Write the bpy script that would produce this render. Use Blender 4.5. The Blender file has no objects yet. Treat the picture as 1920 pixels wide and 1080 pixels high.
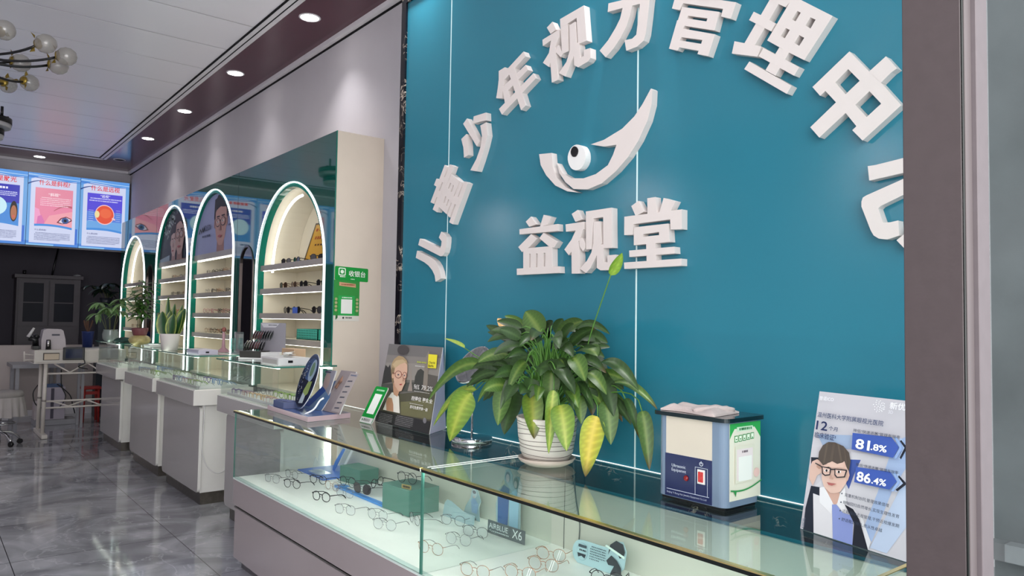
import bpy, math, random
from mathutils import Vector, Matrix, noise
from mathutils.geometry import tessellate_polygon

# ------------------------------------------------------------------ camera, world, exposure
sc = bpy.context.scene
COL = sc.collection
cam_d = bpy.data.cameras.new('camera')
cam = bpy.data.objects.new('camera', cam_d)
COL.objects.link(cam)
cam_d.sensor_width = 36.0
cam_d.lens = 1390.52 * 36.0 / 1920.0
cam_d.clip_start = 0.02
YAW, PIT, ROL = 0.676069614, 0.0444912202, 0.0154112389
cy_, sy_ = math.cos(YAW), math.sin(YAW)
fwd = Vector((sy_ * math.cos(PIT), cy_ * math.cos(PIT), math.sin(PIT)))
r0 = Vector((cy_, -sy_, 0.0)); u0 = r0.cross(fwd)
rgt = r0 * math.cos(ROL) + u0 * math.sin(ROL)
upv = rgt.cross(fwd)
cam.matrix_world = Matrix(((rgt.x, upv.x, -fwd.x, 0), (rgt.y, upv.y, -fwd.y, 0), (rgt.z, upv.z, -fwd.z, 1.4), (0, 0, 0, 1)))
sc.camera = cam

sc.view_settings.view_transform = 'Standard'
sc.view_settings.look = 'None'
sc.view_settings.gamma = 1.0
sc.view_settings.use_curve_mapping = False
sc.view_settings.exposure = 0.66
sc.cycles.transparent_max_bounces = 40
sc.cycles.max_bounces = 10
sc.cycles.sample_clamp_indirect = 6.0
sc.cycles.caustics_reflective = False
sc.cycles.caustics_refractive = False

world = bpy.data.worlds.new('world')
sc.world = world
world.use_nodes = True
wn = world.node_tree
wn.nodes['Background'].inputs[0].default_value = (0.97, 0.97, 1.0, 1)
wn.nodes['Background'].inputs[1].default_value = 1.25

def light(name, kind, loc, energy, color=(1, 1, 1), size=0.1, rot=(0, 0, 0), size_y=None, spot=None, blend=0.6):
    d = bpy.data.lights.new(name, kind)
    d.energy = energy; d.color = color
    if kind == 'AREA':
        d.size = size
        if size_y: d.shape = 'RECTANGLE'; d.size_y = size_y
    elif kind == 'SPOT':
        d.spot_size = spot; d.spot_blend = blend; d.shadow_soft_size = size
    else: d.shadow_soft_size = size
    o = bpy.data.objects.new(name, d); COL.objects.link(o)
    o.location = loc; o.rotation_euler = rot
    return o
# daylight through the open shop front (behind the camera)
light('daylight_shop_front', 'AREA', (-0.6, -0.9, 2.1), 95, (1.0, 0.985, 0.97), 3.4, (math.radians(78), 0, math.radians(-12)), 2.6)

# ------------------------------------------------------------------ materials
MATS = {}
def s2l(c): return c / 12.92 if c <= 0.04045 else ((c + 0.055) / 1.055) ** 2.4
def col(h):
    if isinstance(h, str):
        return tuple(s2l(int(h[i:i + 2], 16) / 255.0) for i in (0, 2, 4)) + (1,)
    return tuple(h) + ((1,) if len(h) == 3 else ())
def mat(name, c, rough=0.5, metal=0.0, emit=None, es=0.0, spec=0.5, coat=0.0, vary=0.0, vscale=8.0, bump=0.0, bscale=60.0, attr=False, trans=0.0, alpha=1.0, ior=1.45):
    if name in MATS: return MATS[name]
    m = bpy.data.materials.new(name); m.use_nodes = True
    nt = m.node_tree; b = nt.nodes['Principled BSDF']
    b.inputs['Base Color'].default_value = col(c)
    b.inputs['Roughness'].default_value = rough
    b.inputs['Metallic'].default_value = metal
    b.inputs['Specular IOR Level'].default_value = spec
    b.inputs['Coat Weight'].default_value = coat
    b.inputs['Coat Roughness'].default_value = 0.06
    b.inputs['Transmission Weight'].default_value = trans
    b.inputs['Alpha'].default_value = alpha
    b.inputs['IOR'].default_value = ior
    if emit is not None:
        b.inputs['Emission Color'].default_value = col(emit)
        b.inputs['Emission Strength'].default_value = es
    if attr:
        a = nt.nodes.new('ShaderNodeAttribute'); a.attribute_name = 'Col'
        nt.links.new(a.outputs['Color'], b.inputs['Base Color'])
    if vary > 0 or bump > 0:
        tc = nt.nodes.new('ShaderNodeTexCoord')
        n = nt.nodes.new('ShaderNodeTexNoise'); n.inputs['Scale'].default_value = vscale; n.inputs['Detail'].default_value = 5
        nt.links.new(tc.outputs['Object'], n.inputs['Vector'])
        if vary > 0 and not attr:
            cr = nt.nodes.new('ShaderNodeValToRGB')
            cc = col(c)
            cr.color_ramp.elements[0].color = tuple(x * (1 - vary) for x in cc[:3]) + (1,)
            cr.color_ramp.elements[1].color = tuple(min(1, x * (1 + vary)) for x in cc[:3]) + (1,)
            cr.color_ramp.elements[0].position = 0.3; cr.color_ramp.elements[1].position = 0.7
            nt.links.new(n.outputs['Fac'], cr.inputs['Fac']); nt.links.new(cr.outputs['Color'], b.inputs['Base Color'])
        if bump > 0:
            n2 = nt.nodes.new('ShaderNodeTexNoise'); n2.inputs['Scale'].default_value = bscale
            bp = nt.nodes.new('ShaderNodeBump'); bp.inputs['Strength'].default_value = bump; bp.inputs['Distance'].default_value = 0.01
            nt.links.new(tc.outputs['Object'], n2.inputs['Vector'])
            nt.links.new(n2.outputs['Fac'], bp.inputs['Height']); nt.links.new(bp.outputs['Normal'], b.inputs['Normal'])
    MATS[name] = m
    return m
def emis(name, c, s):
    if name in MATS: return MATS[name]
    m = mat(name, (0.02, 0.02, 0.02), 0.4, emit=c, es=s)
    return m
def glass(name, tint=(0.93, 0.98, 0.96), f0=0.04, gain=1.0, rough=0.0, film=0.0, filmc=(0.75, 0.9, 0.85)):
    """thin pane: transparent with an angle-dependent (Schlick) mirror reflection"""
    if name in MATS: return MATS[name]
    m = bpy.data.materials.new(name); m.use_nodes = True
    nt = m.node_tree; nt.nodes.clear()
    out = nt.nodes.new('ShaderNodeOutputMaterial')
    g = nt.nodes.new('ShaderNodeNewGeometry')
    dot = nt.nodes.new('ShaderNodeVectorMath'); dot.operation = 'DOT_PRODUCT'
    nt.links.new(g.outputs['Normal'], dot.inputs[0]); nt.links.new(g.outputs['Incoming'], dot.inputs[1])
    def M(op, a, b=None):
        n = nt.nodes.new('ShaderNodeMath'); n.operation = op
        for i, v in enumerate((a, b)):
            if v is None: continue
            if hasattr(v, 'links'): nt.links.new(v, n.inputs[i])
            else: n.inputs[i].default_value = v
        return n.outputs[0]
    d = M('ABSOLUTE', dot.outputs['Value'])
    p = M('POWER', M('SUBTRACT', 1.0, d), 5.0)
    fac = M('MULTIPLY', M('ADD', M('MULTIPLY', p, 1 - f0), f0), gain)
    tr = nt.nodes.new('ShaderNodeBsdfTransparent'); tr.inputs[0].default_value = tuple(tint) + (1,)
    gl = nt.nodes.new('ShaderNodeBsdfGlossy'); gl.inputs['Roughness'].default_value = rough
    mx = nt.nodes.new('ShaderNodeMixShader')
    nt.links.new(fac, mx.inputs[0]); nt.links.new(tr.outputs[0], mx.inputs[1]); nt.links.new(gl.outputs[0], mx.inputs[2])
    last = mx
    if film > 0:
        df = nt.nodes.new('ShaderNodeBsdfDiffuse'); df.inputs[0].default_value = tuple(filmc) + (1,)
        m2 = nt.nodes.new('ShaderNodeMixShader'); m2.inputs[0].default_value = film
        nt.links.new(mx.outputs[0], m2.inputs[1]); nt.links.new(df.outputs[0], m2.inputs[2]); last = m2
    nt.links.new(last.outputs[0], out.inputs['Surface'])
    MATS[name] = m
    return m

def ceiling_mat():
    m = mat('ceiling_panel_gloss', 'f2f0f6', 0.3, spec=0.9)
    nt = m.node_tree; b = nt.nodes['Principled BSDF']
    tc = nt.nodes.new('ShaderNodeTexCoord'); sp = nt.nodes.new('ShaderNodeSeparateXYZ')
    nt.links.new(tc.outputs['Object'], sp.inputs[0])
    # boards across the room: a soft cushion profile 0.3 m wide plus slight waviness
    w = nt.nodes.new('ShaderNodeMath'); w.operation = 'MULTIPLY'; w.inputs[1].default_value = 1 / 0.6
    nt.links.new(sp.outputs['Y'], w.inputs[0])
    fr = nt.nodes.new('ShaderNodeMath'); fr.operation = 'FRACT'; nt.links.new(w.outputs[0], fr.inputs[0])
    ed = nt.nodes.new('ShaderNodeMath'); ed.operation = 'PINGPONG'; ed.inputs[1].default_value = 0.5; nt.links.new(fr.outputs[0], ed.inputs[0])
    ma = nt.nodes.new('ShaderNodeMapRange'); ma.inputs['From Min'].default_value = 0.0; ma.inputs['From Max'].default_value = 0.02
    nt.links.new(ed.outputs[0], ma.inputs['Value'])
    sm = nt.nodes.new('ShaderNodeMapRange'); sm.inputs['From Max'].default_value = 0.012; nt.links.new(ed.outputs[0], sm.inputs['Value'])
    mc_ = nt.nodes.new('ShaderNodeMix'); mc_.data_type = 'RGBA'; nt.links.new(sm.outputs[0], mc_.inputs[0])
    mc_.inputs[6].default_value = col('b4b0b2'); mc_.inputs[7].default_value = col('f2f0f6'); nt.links.new(mc_.outputs[2], b.inputs['Base Color'])
    mp = nt.nodes.new('ShaderNodeMapping'); mp.inputs['Scale'].default_value = (0.5, 3.0, 1)
    nz = nt.nodes.new('ShaderNodeTexNoise'); nz.inputs['Scale'].default_value = 1.6; nz.inputs['Detail'].default_value = 3
    nt.links.new(tc.outputs['Object'], mp.inputs[0]); nt.links.new(mp.outputs[0], nz.inputs['Vector'])
    ad = nt.nodes.new('ShaderNodeMath'); ad.operation = 'MULTIPLY_ADD'; ad.inputs[1].default_value = 1.2
    nt.links.new(nz.outputs['Fac'], ad.inputs[0]); nt.links.new(ma.outputs[0], ad.inputs[2])
    bp = nt.nodes.new('ShaderNodeBump'); bp.inputs['Strength'].default_value = 0.3; bp.inputs['Distance'].default_value = 0.01
    nt.links.new(ad.outputs[0], bp.inputs['Height']); nt.links.new(bp.outputs['Normal'], b.inputs['Normal'])
    return m
def floor_mat():
    m = mat('polished_grey_marble_tile', '8b8b90', 0.07, spec=0.7)
    nt = m.node_tree; b = nt.nodes['Principled BSDF']
    tc = nt.nodes.new('ShaderNodeTexCoord')
    n = nt.nodes.new('ShaderNodeTexNoise'); n.inputs['Scale'].default_value = 1.5; n.inputs['Detail'].default_value = 9; n.inputs['Distortion'].default_value = 2.2
    nt.links.new(tc.outputs['Object'], n.inputs['Vector'])
    cr = nt.nodes.new('ShaderNodeValToRGB')
    cr.color_ramp.elements[0].position = 0.36; cr.color_ramp.elements[0].color = col('76767b')
    cr.color_ramp.elements[1].position = 0.66; cr.color_ramp.elements[1].color = col('a2a2a7')
    nt.links.new(n.outputs['Fac'], cr.inputs['Fac'])
    # thin pale veins
    v = nt.nodes.new('ShaderNodeTexNoise'); v.inputs['Scale'].default_value = 1.1; v.inputs['Detail'].default_value = 6; v.inputs['Distortion'].default_value = 3.5
    nt.links.new(tc.outputs['Object'], v.inputs['Vector'])
    vr = nt.nodes.new('ShaderNodeValToRGB')
    for i, (p, c) in enumerate(((0.485, 0), (0.5, 1), (0.515, 0))):
        e = vr.color_ramp.elements[i] if i < 2 else vr.color_ramp.elements.new(p)
        e.position = p; e.color = (c, c, c, 1)
    nt.links.new(v.outputs['Fac'], vr.inputs['Fac'])
    mv = nt.nodes.new('ShaderNodeMix'); mv.data_type = 'RGBA'
    sc_ = nt.nodes.new('ShaderNodeMath'); sc_.operation = 'MULTIPLY'; sc_.inputs[1].default_value = 0.35
    nt.links.new(vr.outputs['Color'], sc_.inputs[0]); nt.links.new(sc_.outputs[0], mv.inputs[0])
    nt.links.new(cr.outputs['Color'], mv.inputs[6]); mv.inputs[7].default_value = col('c4c4c8')
    # joints: tiles 0.87 x 0.87 m, a joint line passes x = 1.337
    sp = nt.nodes.new('ShaderNodeSeparateXYZ'); nt.links.new(tc.outputs['Object'], sp.inputs[0])
    def line(sock, off):
        a = nt.nodes.new('ShaderNodeMath'); a.operation = 'ADD'; a.inputs[1].default_value = -off; nt.links.new(sock, a.inputs[0])
        p = nt.nodes.new('ShaderNodeMath'); p.operation = 'PINGPONG'; p.inputs[1].default_value = 0.435; nt.links.new(a.outputs[0], p.inputs[0])
        l = nt.nodes.new('ShaderNodeMath'); l.operation = 'LESS_THAN'; l.inputs[1].default_value = 0.0022; nt.links.new(p.outputs[0], l.inputs[0])
        return l.outputs[0]
    mxn = nt.nodes.new('ShaderNodeMath'); mxn.operation = 'MAXIMUM'
    nt.links.new(line(sp.outputs['X'], 1.337), mxn.inputs[0]); nt.links.new(line(sp.outputs['Y'], 5.05), mxn.inputs[1])
    mj = nt.nodes.new('ShaderNodeMix'); mj.data_type = 'RGBA'
    nt.links.new(mxn.outputs[0], mj.inputs[0]); nt.links.new(mv.outputs[2], mj.inputs[6]); mj.inputs[7].default_value = col('303034')
    nt.links.new(mj.outputs[2], b.inputs['Base Color'])
    return m
def black_marble():
    m = mat('black_marble_white_veins', '08080c', 0.12, spec=0.6)
    nt = m.node_tree; b = nt.nodes['Principled BSDF']
    tc = nt.nodes.new('ShaderNodeTexCoord')
    n = nt.nodes.new('ShaderNodeTexNoise'); n.inputs['Scale'].default_value = 9; n.inputs['Detail'].default_value = 5; n.inputs['Distortion'].default_value = 2.5
    nt.links.new(tc.outputs['Object'], n.inputs['Vector'])
    vr = nt.nodes.new('ShaderNodeValToRGB')
    cs = ((0.47, '0a0a10'), (0.5, 'c8b8a8'), (0.515, '101018'), (0.9, '06060c'))
    for i, (p, c) in enumerate(cs):
        e = vr.color_ramp.elements[i] if i < 2 else vr.color_ramp.elements.new(p)
        e.position = p; e.color = col(c)
    n2 = nt.nodes.new('ShaderNodeTexNoise'); n2.inputs['Scale'].default_value = 7
    nt.links.new(tc.outputs['Object'], n2.inputs['Vector'])
    th = nt.nodes.new('ShaderNodeMapRange'); th.inputs['From Min'].default_value = 0.52; th.inputs['From Max'].default_value = 0.6
    nt.links.new(n2.outputs['Fac'], th.inputs['Value'])
    mx = nt.nodes.new('ShaderNodeMix'); mx.data_type = 'RGBA'
    nt.links.new(n.outputs['Fac'], vr.inputs['Fac'])
    nt.links.new(th.outputs[0], mx.inputs[0]); mx.inputs[6].default_value = col('0a0a12'); nt.links.new(vr.outputs['Color'], mx.inputs[7])
    nt.links.new(mx.outputs[2], b.inputs['Base Color'])
    return m

M_WALL = mat('lavender_white_plaster', 'b9b5ba', 0.75, vary=0.03, vscale=3, bump=0.03)
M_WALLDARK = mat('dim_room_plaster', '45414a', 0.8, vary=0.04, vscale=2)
M_CEIL = ceiling_mat(); M_FLOOR = floor_mat(); M_BMARB = black_marble()
M_MAROON = mat('glossy_maroon_panel', '4e2030', 0.16, vary=0.06, vscale=2)
M_WHITE = mat('white_laminate', 'd8d6d2', 0.3, vary=0.02)
M_CREAM = mat('cream_laminate', 'd6c9ba', 0.42, vary=0.02)
M_NICHE = mat('cream_niche_board', 'dbd4c2', 0.5, vary=0.02)
M_SHELF = mat('taupe_shelf_edge', '9a928c', 0.35, vary=0.03)
M_MAUVE = mat('grey_mauve_gloss_laminate', '9a9091', 0.18, vary=0.03, vscale=2)
M_GREYGLOSS = mat('grey_gloss_door', 'a6a2a1', 0.12, vary=0.02, vscale=2)
M_STEEL = mat('brushed_steel', '8d8780', 0.28, metal=1.0, vary=0.15, vscale=30)
M_CHROME = mat('polished_chrome', 'd8d8da', 0.05, metal=1.0, vary=0.02)
M_GOLD = mat('polished_gold_trim', 'ecd690', 0.32, metal=1.0, vary=0.05)
M_BLACK = mat('black_plastic', '0c0c0f', 0.3, vary=0.1)
M_GREEN_DARK = mat('dark_green_back_painted_glass', '0f5248', 0.03, spec=0.8, vary=0.03, vscale=1, ior=1.9)
M_GREEN_EDGE = mat('teal_green_edge', '12705f', 0.15, vary=0.05)
M_TEAL = mat('teal_gloss_panel', '2a7488', 0.16, vary=0.02, vscale=1)
M_SEAM = mat('pale_panel_seam', 'd4ecec', 0.3, vary=0.05)
M_LETTER = mat('white_pvc_letter', 'd8cdc9', 0.4, vary=0.01)
M_LED = emis('led_strip_white', 'fbfcff', 3.6)
M_LEDW = emis('led_strip_warm', 'fffdf0', 4.0)
M_LEDLOW = emis('led_strip_soft', 'fbfdf2', 5.0)
M_LEDNICHE = emis('niche_led', 'fffdf4', 2.6)
M_LEDDIM = emis('edge_light_line', 'f4fff8', 0.9)
M_LEDGOLD = emis('edge_light_warm', 'fff0b8', 1.0)
M_GLASS = glass('clear_glass_pane', (0.965, 0.992, 0.98))
M_GLASSTOP = glass('glass_counter_top', (0.90, 0.965, 0.94), f0=0.05, gain=1.0)
M_GLASSEDGE = mat('green_glass_edge', '4f8f80', 0.1, trans=0.35, vary=0.1)
M_EDGEDARK = mat('dark_glass_edge', '0a100e', 0.15, vary=0.1)
M_LENS = glass('clear_lens', (0.985, 0.99, 0.99), f0=0.05)
M_LENSBLUE = glass('coated_lens', (0.955, 0.97, 0.985), f0=0.10)
M_LENSDARK = mat('dark_sun_lens', '1c1a1c', 0.06, spec=0.9, vary=0.1)
M_ACRYL = glass('acrylic', (0.93, 0.97, 0.98), f0=0.10, film=0.10, filmc=(0.85, 0.92, 0.95))
M_POT = mat('ceramic_pot_cream', 'd3cbc2', 0.35, vary=0.04)
M_SOIL = mat('dark_potting_soil', '2a1d14', 0.9, vary=0.4, vscale=60, bump=0.6)
M_LEAF = mat('leaf_painted_by_vertex', '2f5a1f', 0.38, attr=True, spec=0.4)
M_GREYPLAST = mat('grey_plastic', '8f8f94', 0.4, vary=0.03)
M_WHPLAST = mat('white_plastic', 'd4d2d2', 0.35, vary=0.02)
M_FRAMEMETAL = mat('grey_brown_aluminium', '433b3c', 0.42, vary=0.05, vscale=40, bump=0.05)
M_FRAMEMETAL2 = mat('pale_aluminium_lip', '5e575a', 0.4, vary=0.05, vscale=40)

# ------------------------------------------------------------------ mesh builder
class MB:
    def __init__(s): s.v = []; s.f = []; s.m = []; s.mats = []; s.c = None; s.sm = []
    def mi(s, m):
        if m is None: m = M_WHITE
        if m not in s.mats: s.mats.append(m)
        return s.mats.index(m)
    def add(s, vs, fs, m=None, T=None, smooth=False, cols=None):
        b = len(s.v)
        for p in vs:
            p = Vector(p)
            s.v.append(T @ p if T is not None else p)
        k = s.mi(m)
        for f in fs:
            s.f.append(tuple(b + i for i in f)); s.m.append(k); s.sm.append(smooth)
        if cols is not None:
            if s.c is None: s.c = {}
            for i, c in enumerate(cols): s.c[b + i] = c
        return s
    def box(s, x0, x1, y0, y1, z0, z1, m=None, T=None):
        vs = [(x, y, z) for z in (z0, z1) for y in (y0, y1) for x in (x0, x1)]
        fs = [(0, 2, 3, 1), (4, 5, 7, 6), (0, 1, 5, 4), (2, 6, 7, 3), (0, 4, 6, 2), (1, 3, 7, 5)]
        return s.add(vs, fs, m, T)
    def tube(s, pts, r, n=8, m=None, T=None, closed=False, cap=True, flat=1.0):
        P = [Vector(p) for p in pts]; N = len(P)
        rs = r if isinstance(r, (list, tuple)) else [r] * N
        vs = []; fs = []
        prev = None
        for i in range(N):
            if closed: d = P[(i + 1) % N] - P[i - 1]
            else: d = P[min(i + 1, N - 1)] - P[max(i - 1, 0)]
            if d.length < 1e-9: d = Vector((0, 0, 1))
            d.normalize()
            if prev is None:
                a = Vector((0, 0, 1)) if abs(d.z) < 0.9 else Vector((1, 0, 0))
                e1 = d.cross(a).normalized()
            else:
                e1 = (prev - d * prev.dot(d))
                if e1.length < 1e-6: e1 = d.orthogonal()
                e1.normalize()
            prev = e1; e2 = d.cross(e1)
            for k in range(n):
                t = 2 * math.pi * k / n
                vs.append(P[i] + e1 * (rs[i] * math.cos(t)) + e2 * (rs[i] * flat * math.sin(t)))
        M_ = N if closed else N - 1
        for i in range(M_):
            j = (i + 1) % N
            for k in range(n):
                l = (k + 1) % n
                fs.append((i * n + k, i * n + l, j * n + l, j * n + k))
        if cap and not closed:
            fs.append(tuple(range(n))[::-1]); fs.append(tuple((N - 1) * n + k for k in range(n)))
        return s.add(vs, fs, m, T, True)
    def lathe(s, c, prof, n=32, m=None, T=None, smooth=True, axis=None):
        vs = []; fs = []; rows = []
        c = Vector(c); K = len(prof)
        for (r, z) in prof:
            if r < 1e-5: rows.append([len(vs)] * n); vs.append(c + Vector((0, 0, z))); continue
            rows.append(list(range(len(vs), len(vs) + n)))
            for k in range(n):
                t = 2 * math.pi * k / n
                vs.append(c + Vector((r * math.cos(t), r * math.sin(t), z)))
        for i in range(K - 1):
            for k in range(n):
                l = (k + 1) % n; q = (rows[i][k], rows[i][l], rows[i + 1][l], rows[i + 1][k])
                if rows[i][0] == rows[i][1] and rows[i + 1][0] == rows[i + 1][1]: continue
                if rows[i][0] == rows[i][1]: q = (q[0], q[2], q[3])
                elif rows[i + 1][0] == rows[i + 1][1]: q = (q[0], q[1], q[2])
                fs.append(q)
        if prof[0][0] > 1e-4: fs.append(tuple(rows[0])[::-1])
        if prof[-1][0] > 1e-4: fs.append(tuple(rows[-1]))
        s.add(vs, fs, m, T, smooth)
        if smooth:
            for i in range(len(s.f) - len(fs), len(s.f)):
                z = [s.v[j] for j in s.f[i]]
                ax = (T.to_3x3() @ Vector((0, 0, 1))).normalized() if T is not None else Vector((0, 0, 1))
                h = [v.dot(ax) for v in z]
                if max(h) - min(h) < 1e-4: s.sm[i] = False
        return s
    def prism(s, outer, F, w0, w1, m=None, holes=(), side=None, back=True):
        """polygon (u, v) with holes; F(u, v, w) -> point; between depths w0 (front) and w1"""
        loops = [outer] + list(holes)
        flat = [[Vector((p[0], p[1], 0)) for p in l] for l in loops]
        tri = tessellate_polygon(flat)
        allp = [p for l in loops for p in l]
        n = len(allp)
        vs = [F(p[0], p[1], w0) for p in allp]
        s.add(vs, [tuple(t) for t in tri], m)
        if w1 is None: return s
        if back: s.add([F(p[0], p[1], w1) for p in allp], [tuple(t)[::-1] for t in tri], m)
        for l in loops:
            k = len(l)
            vv = [F(p[0], p[1], w0) for p in l] + [F(p[0], p[1], w1) for p in l]
            s.add(vv, [(i, (i + 1) % k, k + (i + 1) % k, k + i) for i in range(k)], side or m)
        return s
    def build(s, name, parent=None, bevel=0.0, fix=True, loc=None):
        me = bpy.data.meshes.new(name)
        L = Vector(loc) if loc is not None else None
        me.from_pydata([(v - L) if L is not None else v for v in s.v], [], s.f)
        for m in s.mats: me.materials.append(m)
        for p, k, sm in zip(me.polygons, s.m, s.sm):
            p.material_index = k; p.use_smooth = sm
        if s.c is not None:
            a = me.color_attributes.new('Col', 'FLOAT_COLOR', 'POINT')
            for i in range(len(s.v)):
                c = s.c.get(i, (0.5, 0.5, 0.5)); a.data[i].color = (c[0], c[1], c[2], 1)
        me.update()
        o = bpy.data.objects.new(name, me); COL.objects.link(o)
        if L is not None: o.location = L
        if parent is not None:
            o.parent = parent
            o.matrix_parent_inverse = Matrix.Translation(-parent.location) if parent.type == 'EMPTY' or True else Matrix()
        if bevel > 0:
            b = o.modifiers.new('bevel', 'BEVEL'); b.width = bevel; b.segments = 2; b.limit_method = 'ANGLE'
        return o
def tag(o, label=None, cat=None, group=None, kind=None):
    if label: o['label'] = label
    if cat: o['category'] = cat
    if group: o['group'] = group
    if kind: o['kind'] = kind
    return o
def empty(name, loc, label, cat, group=None):
    o = bpy.data.objects.new(name, None); COL.objects.link(o); o.location = loc; o.empty_display_size = 0.05
    return tag(o, label, cat, group)
def copy_tree(o, parent=None):
    c = o.copy(); COL.objects.link(c)
    if parent is not None: c.parent = parent
    for ch in list(o.children): copy_tree(ch, c)
    return c
def struct(mb, name, bevel=0.0): return tag(mb.build(name, bevel=bevel), kind='structure')

# text as flat triangles
TXT = {}
def text2d(s, size=1.0, offset=0.0, res=3):
    key = (s, offset, res)
    if key not in TXT:
        cu = bpy.data.curves.new('text', 'FONT'); cu.body = s; cu.size = 1.0; cu.offset = offset; cu.resolution_u = res; cu.fill_mode = 'FRONT'
        ob = bpy.data.objects.new('text', cu)
        me = ob.to_mesh()
        vs = [tuple(v.co[:2]) for v in me.vertices]; fs = [tuple(p.vertices) for p in me.polygons]
        ob.to_mesh_clear(); bpy.data.objects.remove(ob); bpy.data.curves.remove(cu)
        if vs:
            x0 = min(v[0] for v in vs); x1 = max(v[0] for v in vs)
        else: x0 = x1 = 0
        TXT[key] = (vs, fs, x0, x1)
    vs, fs, x0, x1 = TXT[key]
    return [((v[0] - x0) * size, v[1] * size) for v in vs], fs, (x1 - x0) * size
class Frame:
    """a flat printed face: O origin (bottom left), U right, V up, N towards the viewer"""
    def __init__(s, O, U, V, w, h, N=None, eps=0.0006):
        s.O = Vector(O); s.U = Vector(U).normalized(); s.V = Vector(V).normalized(); s.w = w; s.h = h
        s.N = s.U.cross(s.V).normalized() if N is None else Vector(N)
        s.k = 0; s.eps = eps
    def P(s, u, v, n): return s.O + s.U * u + s.V * v + s.N * n
    def board(s, mb, t, m, side=None, outer=None):
        mb.prism(outer or [(0, 0), (s.w, 0), (s.w, s.h), (0, s.h)], s.P, 0, -t, m, side=side)
    def poly(s, mb, pts, m, holes=(), rel=True):
        s.k += 1
        q = [(p[0] * s.w, p[1] * s.h) for p in pts] if rel else pts
        hh = [[(p[0] * s.w, p[1] * s.h) for p in h] for h in holes] if rel else holes
        mb.prism(q, s.P, s.eps * s.k, None, m, holes=hh)
    def rect(s, mb, u0, v0, u1, v1, m): s.poly(mb, [(u0, v0), (u1, v0), (u1, v1), (u0, v1)], m)
    def ell(s, mb, cu, cv, ru, rv, m, rot=0, n=24, a0=0, a1=2 * math.pi):
        pts = []
        for i in range(n):
            a = a0 + (a1 - a0) * i / (n if a1 - a0 > 6.2 else n - 1)
            x, y = ru * s.w * math.cos(a), rv * s.h * math.sin(a)
            pts.append(((cu * s.w + x * math.cos(rot) - y * math.sin(rot)) / s.w, (cv * s.h + x * math.sin(rot) + y * math.cos(rot)) / s.h))
        s.poly(mb, pts, m)
    def text(s, mb, t, u, v, size, m, offset=0.0, center=False, maxw=None, skew=0.0, rot=0.0, res=3):
        vs, fs, w = text2d(t, size, offset, res)
        sx = 1.0
        if maxw and w > maxw: sx = maxw / w; w = maxw
        u0 = u * s.w - (w / 2 if center else 0); v0 = v * s.h
        s.k += 1
        c_, s_ = math.cos(rot), math.sin(rot)
        mb.add([s.P(u0 + (x * sx + skew * y) * c_ - y * s_, v0 + y * c_ + (x * sx) * s_, s.eps * s.k) for x, y in vs], fs, m)
    def lines(s, mb, u0, u1, v0, v1, n, m, rnd, fill=0.55, dash=0.03, ragged=0.25, wide=None):
        """rows of small characters too blurred to read"""
        s.k += 1
        H = (v1 - v0) / n
        for i in range(n):
            vv = v1 - (i + 0.8) * H; u = u0 + (0.02 if i == 0 else 0); ue = u1 - (rnd.random() * ragged * (u1 - u0) if i == n - 1 else 0)
            while u < ue:
                d = dash * (0.55 + 0.35 * rnd.random())
                q = [(u, vv), (min(u + d, ue), vv), (min(u + d, ue), vv + H * fill), (u, vv + H * fill)]
                mb.add([s.P(a * s.w, b * s.h, s.eps * s.k) for a, b in q], [(0, 1, 2, 3)], m)
                u += dash
def arch_pts(yc, hw, zs, zb, n=28):
    """arch outline in (y, z): bottom zb, spring zs, half width hw"""
    p = [(yc - hw, zb)] 
    p = [(yc + hw, zb), (yc + hw, zs)]
    for i in range(1, n): a = math.pi * i / n; p.append((yc + hw * math.cos(a), zs + hw * math.sin(a)))
    p += [(yc - hw, zs), (yc - hw, zb)]
    return p
def bez(p0, p1, p2, p3, n=12):
    o = []
    for i in range(n + 1):
        t = i / n; a = (1 - t) ** 3; b = 3 * t * (1 - t) ** 2; c = 3 * t * t * (1 - t); d = t ** 3
        o.append(Vector(p0) * a + Vector(p1) * b + Vector(p2) * c + Vector(p3) * d)
    return o
def cat_rom(pts, n=6):
    P = [Vector(p) for p in pts]; o = []
    for i in range(len(P) - 1):
        a = P[max(i - 1, 0)]; b = P[i]; c = P[i + 1]; d = P[min(i + 2, len(P) - 1)]
        for k in range(n):
            t = k / n
            o.append(0.5 * ((2 * b) + (c - a) * t + (2 * a - 5 * b + 4 * c - d) * t * t + (3 * b - a - 3 * c + d) * t ** 3))
    o.append(P[-1]); return o

# ------------------------------------------------------------------ the room
XW = 2.41; XL = -3.3; YB = 12.13; ZC = 3.525; XT = 2.07
# floor
b = MB(); b.box(XL - 0.1, 5.0, -2.5, 13.7, -0.06, 0, M_FLOOR); struct(b, 'floor')
# side walls
b = MB(); b.box(XW, XW + 0.12, 0.3, YB, 0, ZC + 0.3, M_WALL); struct(b, 'wall_right')
b = MB(); b.box(XL - 0.12, XL, -0.2, YB, 0, ZC + 0.3, M_WALL); struct(b, 'wall_left')
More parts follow.
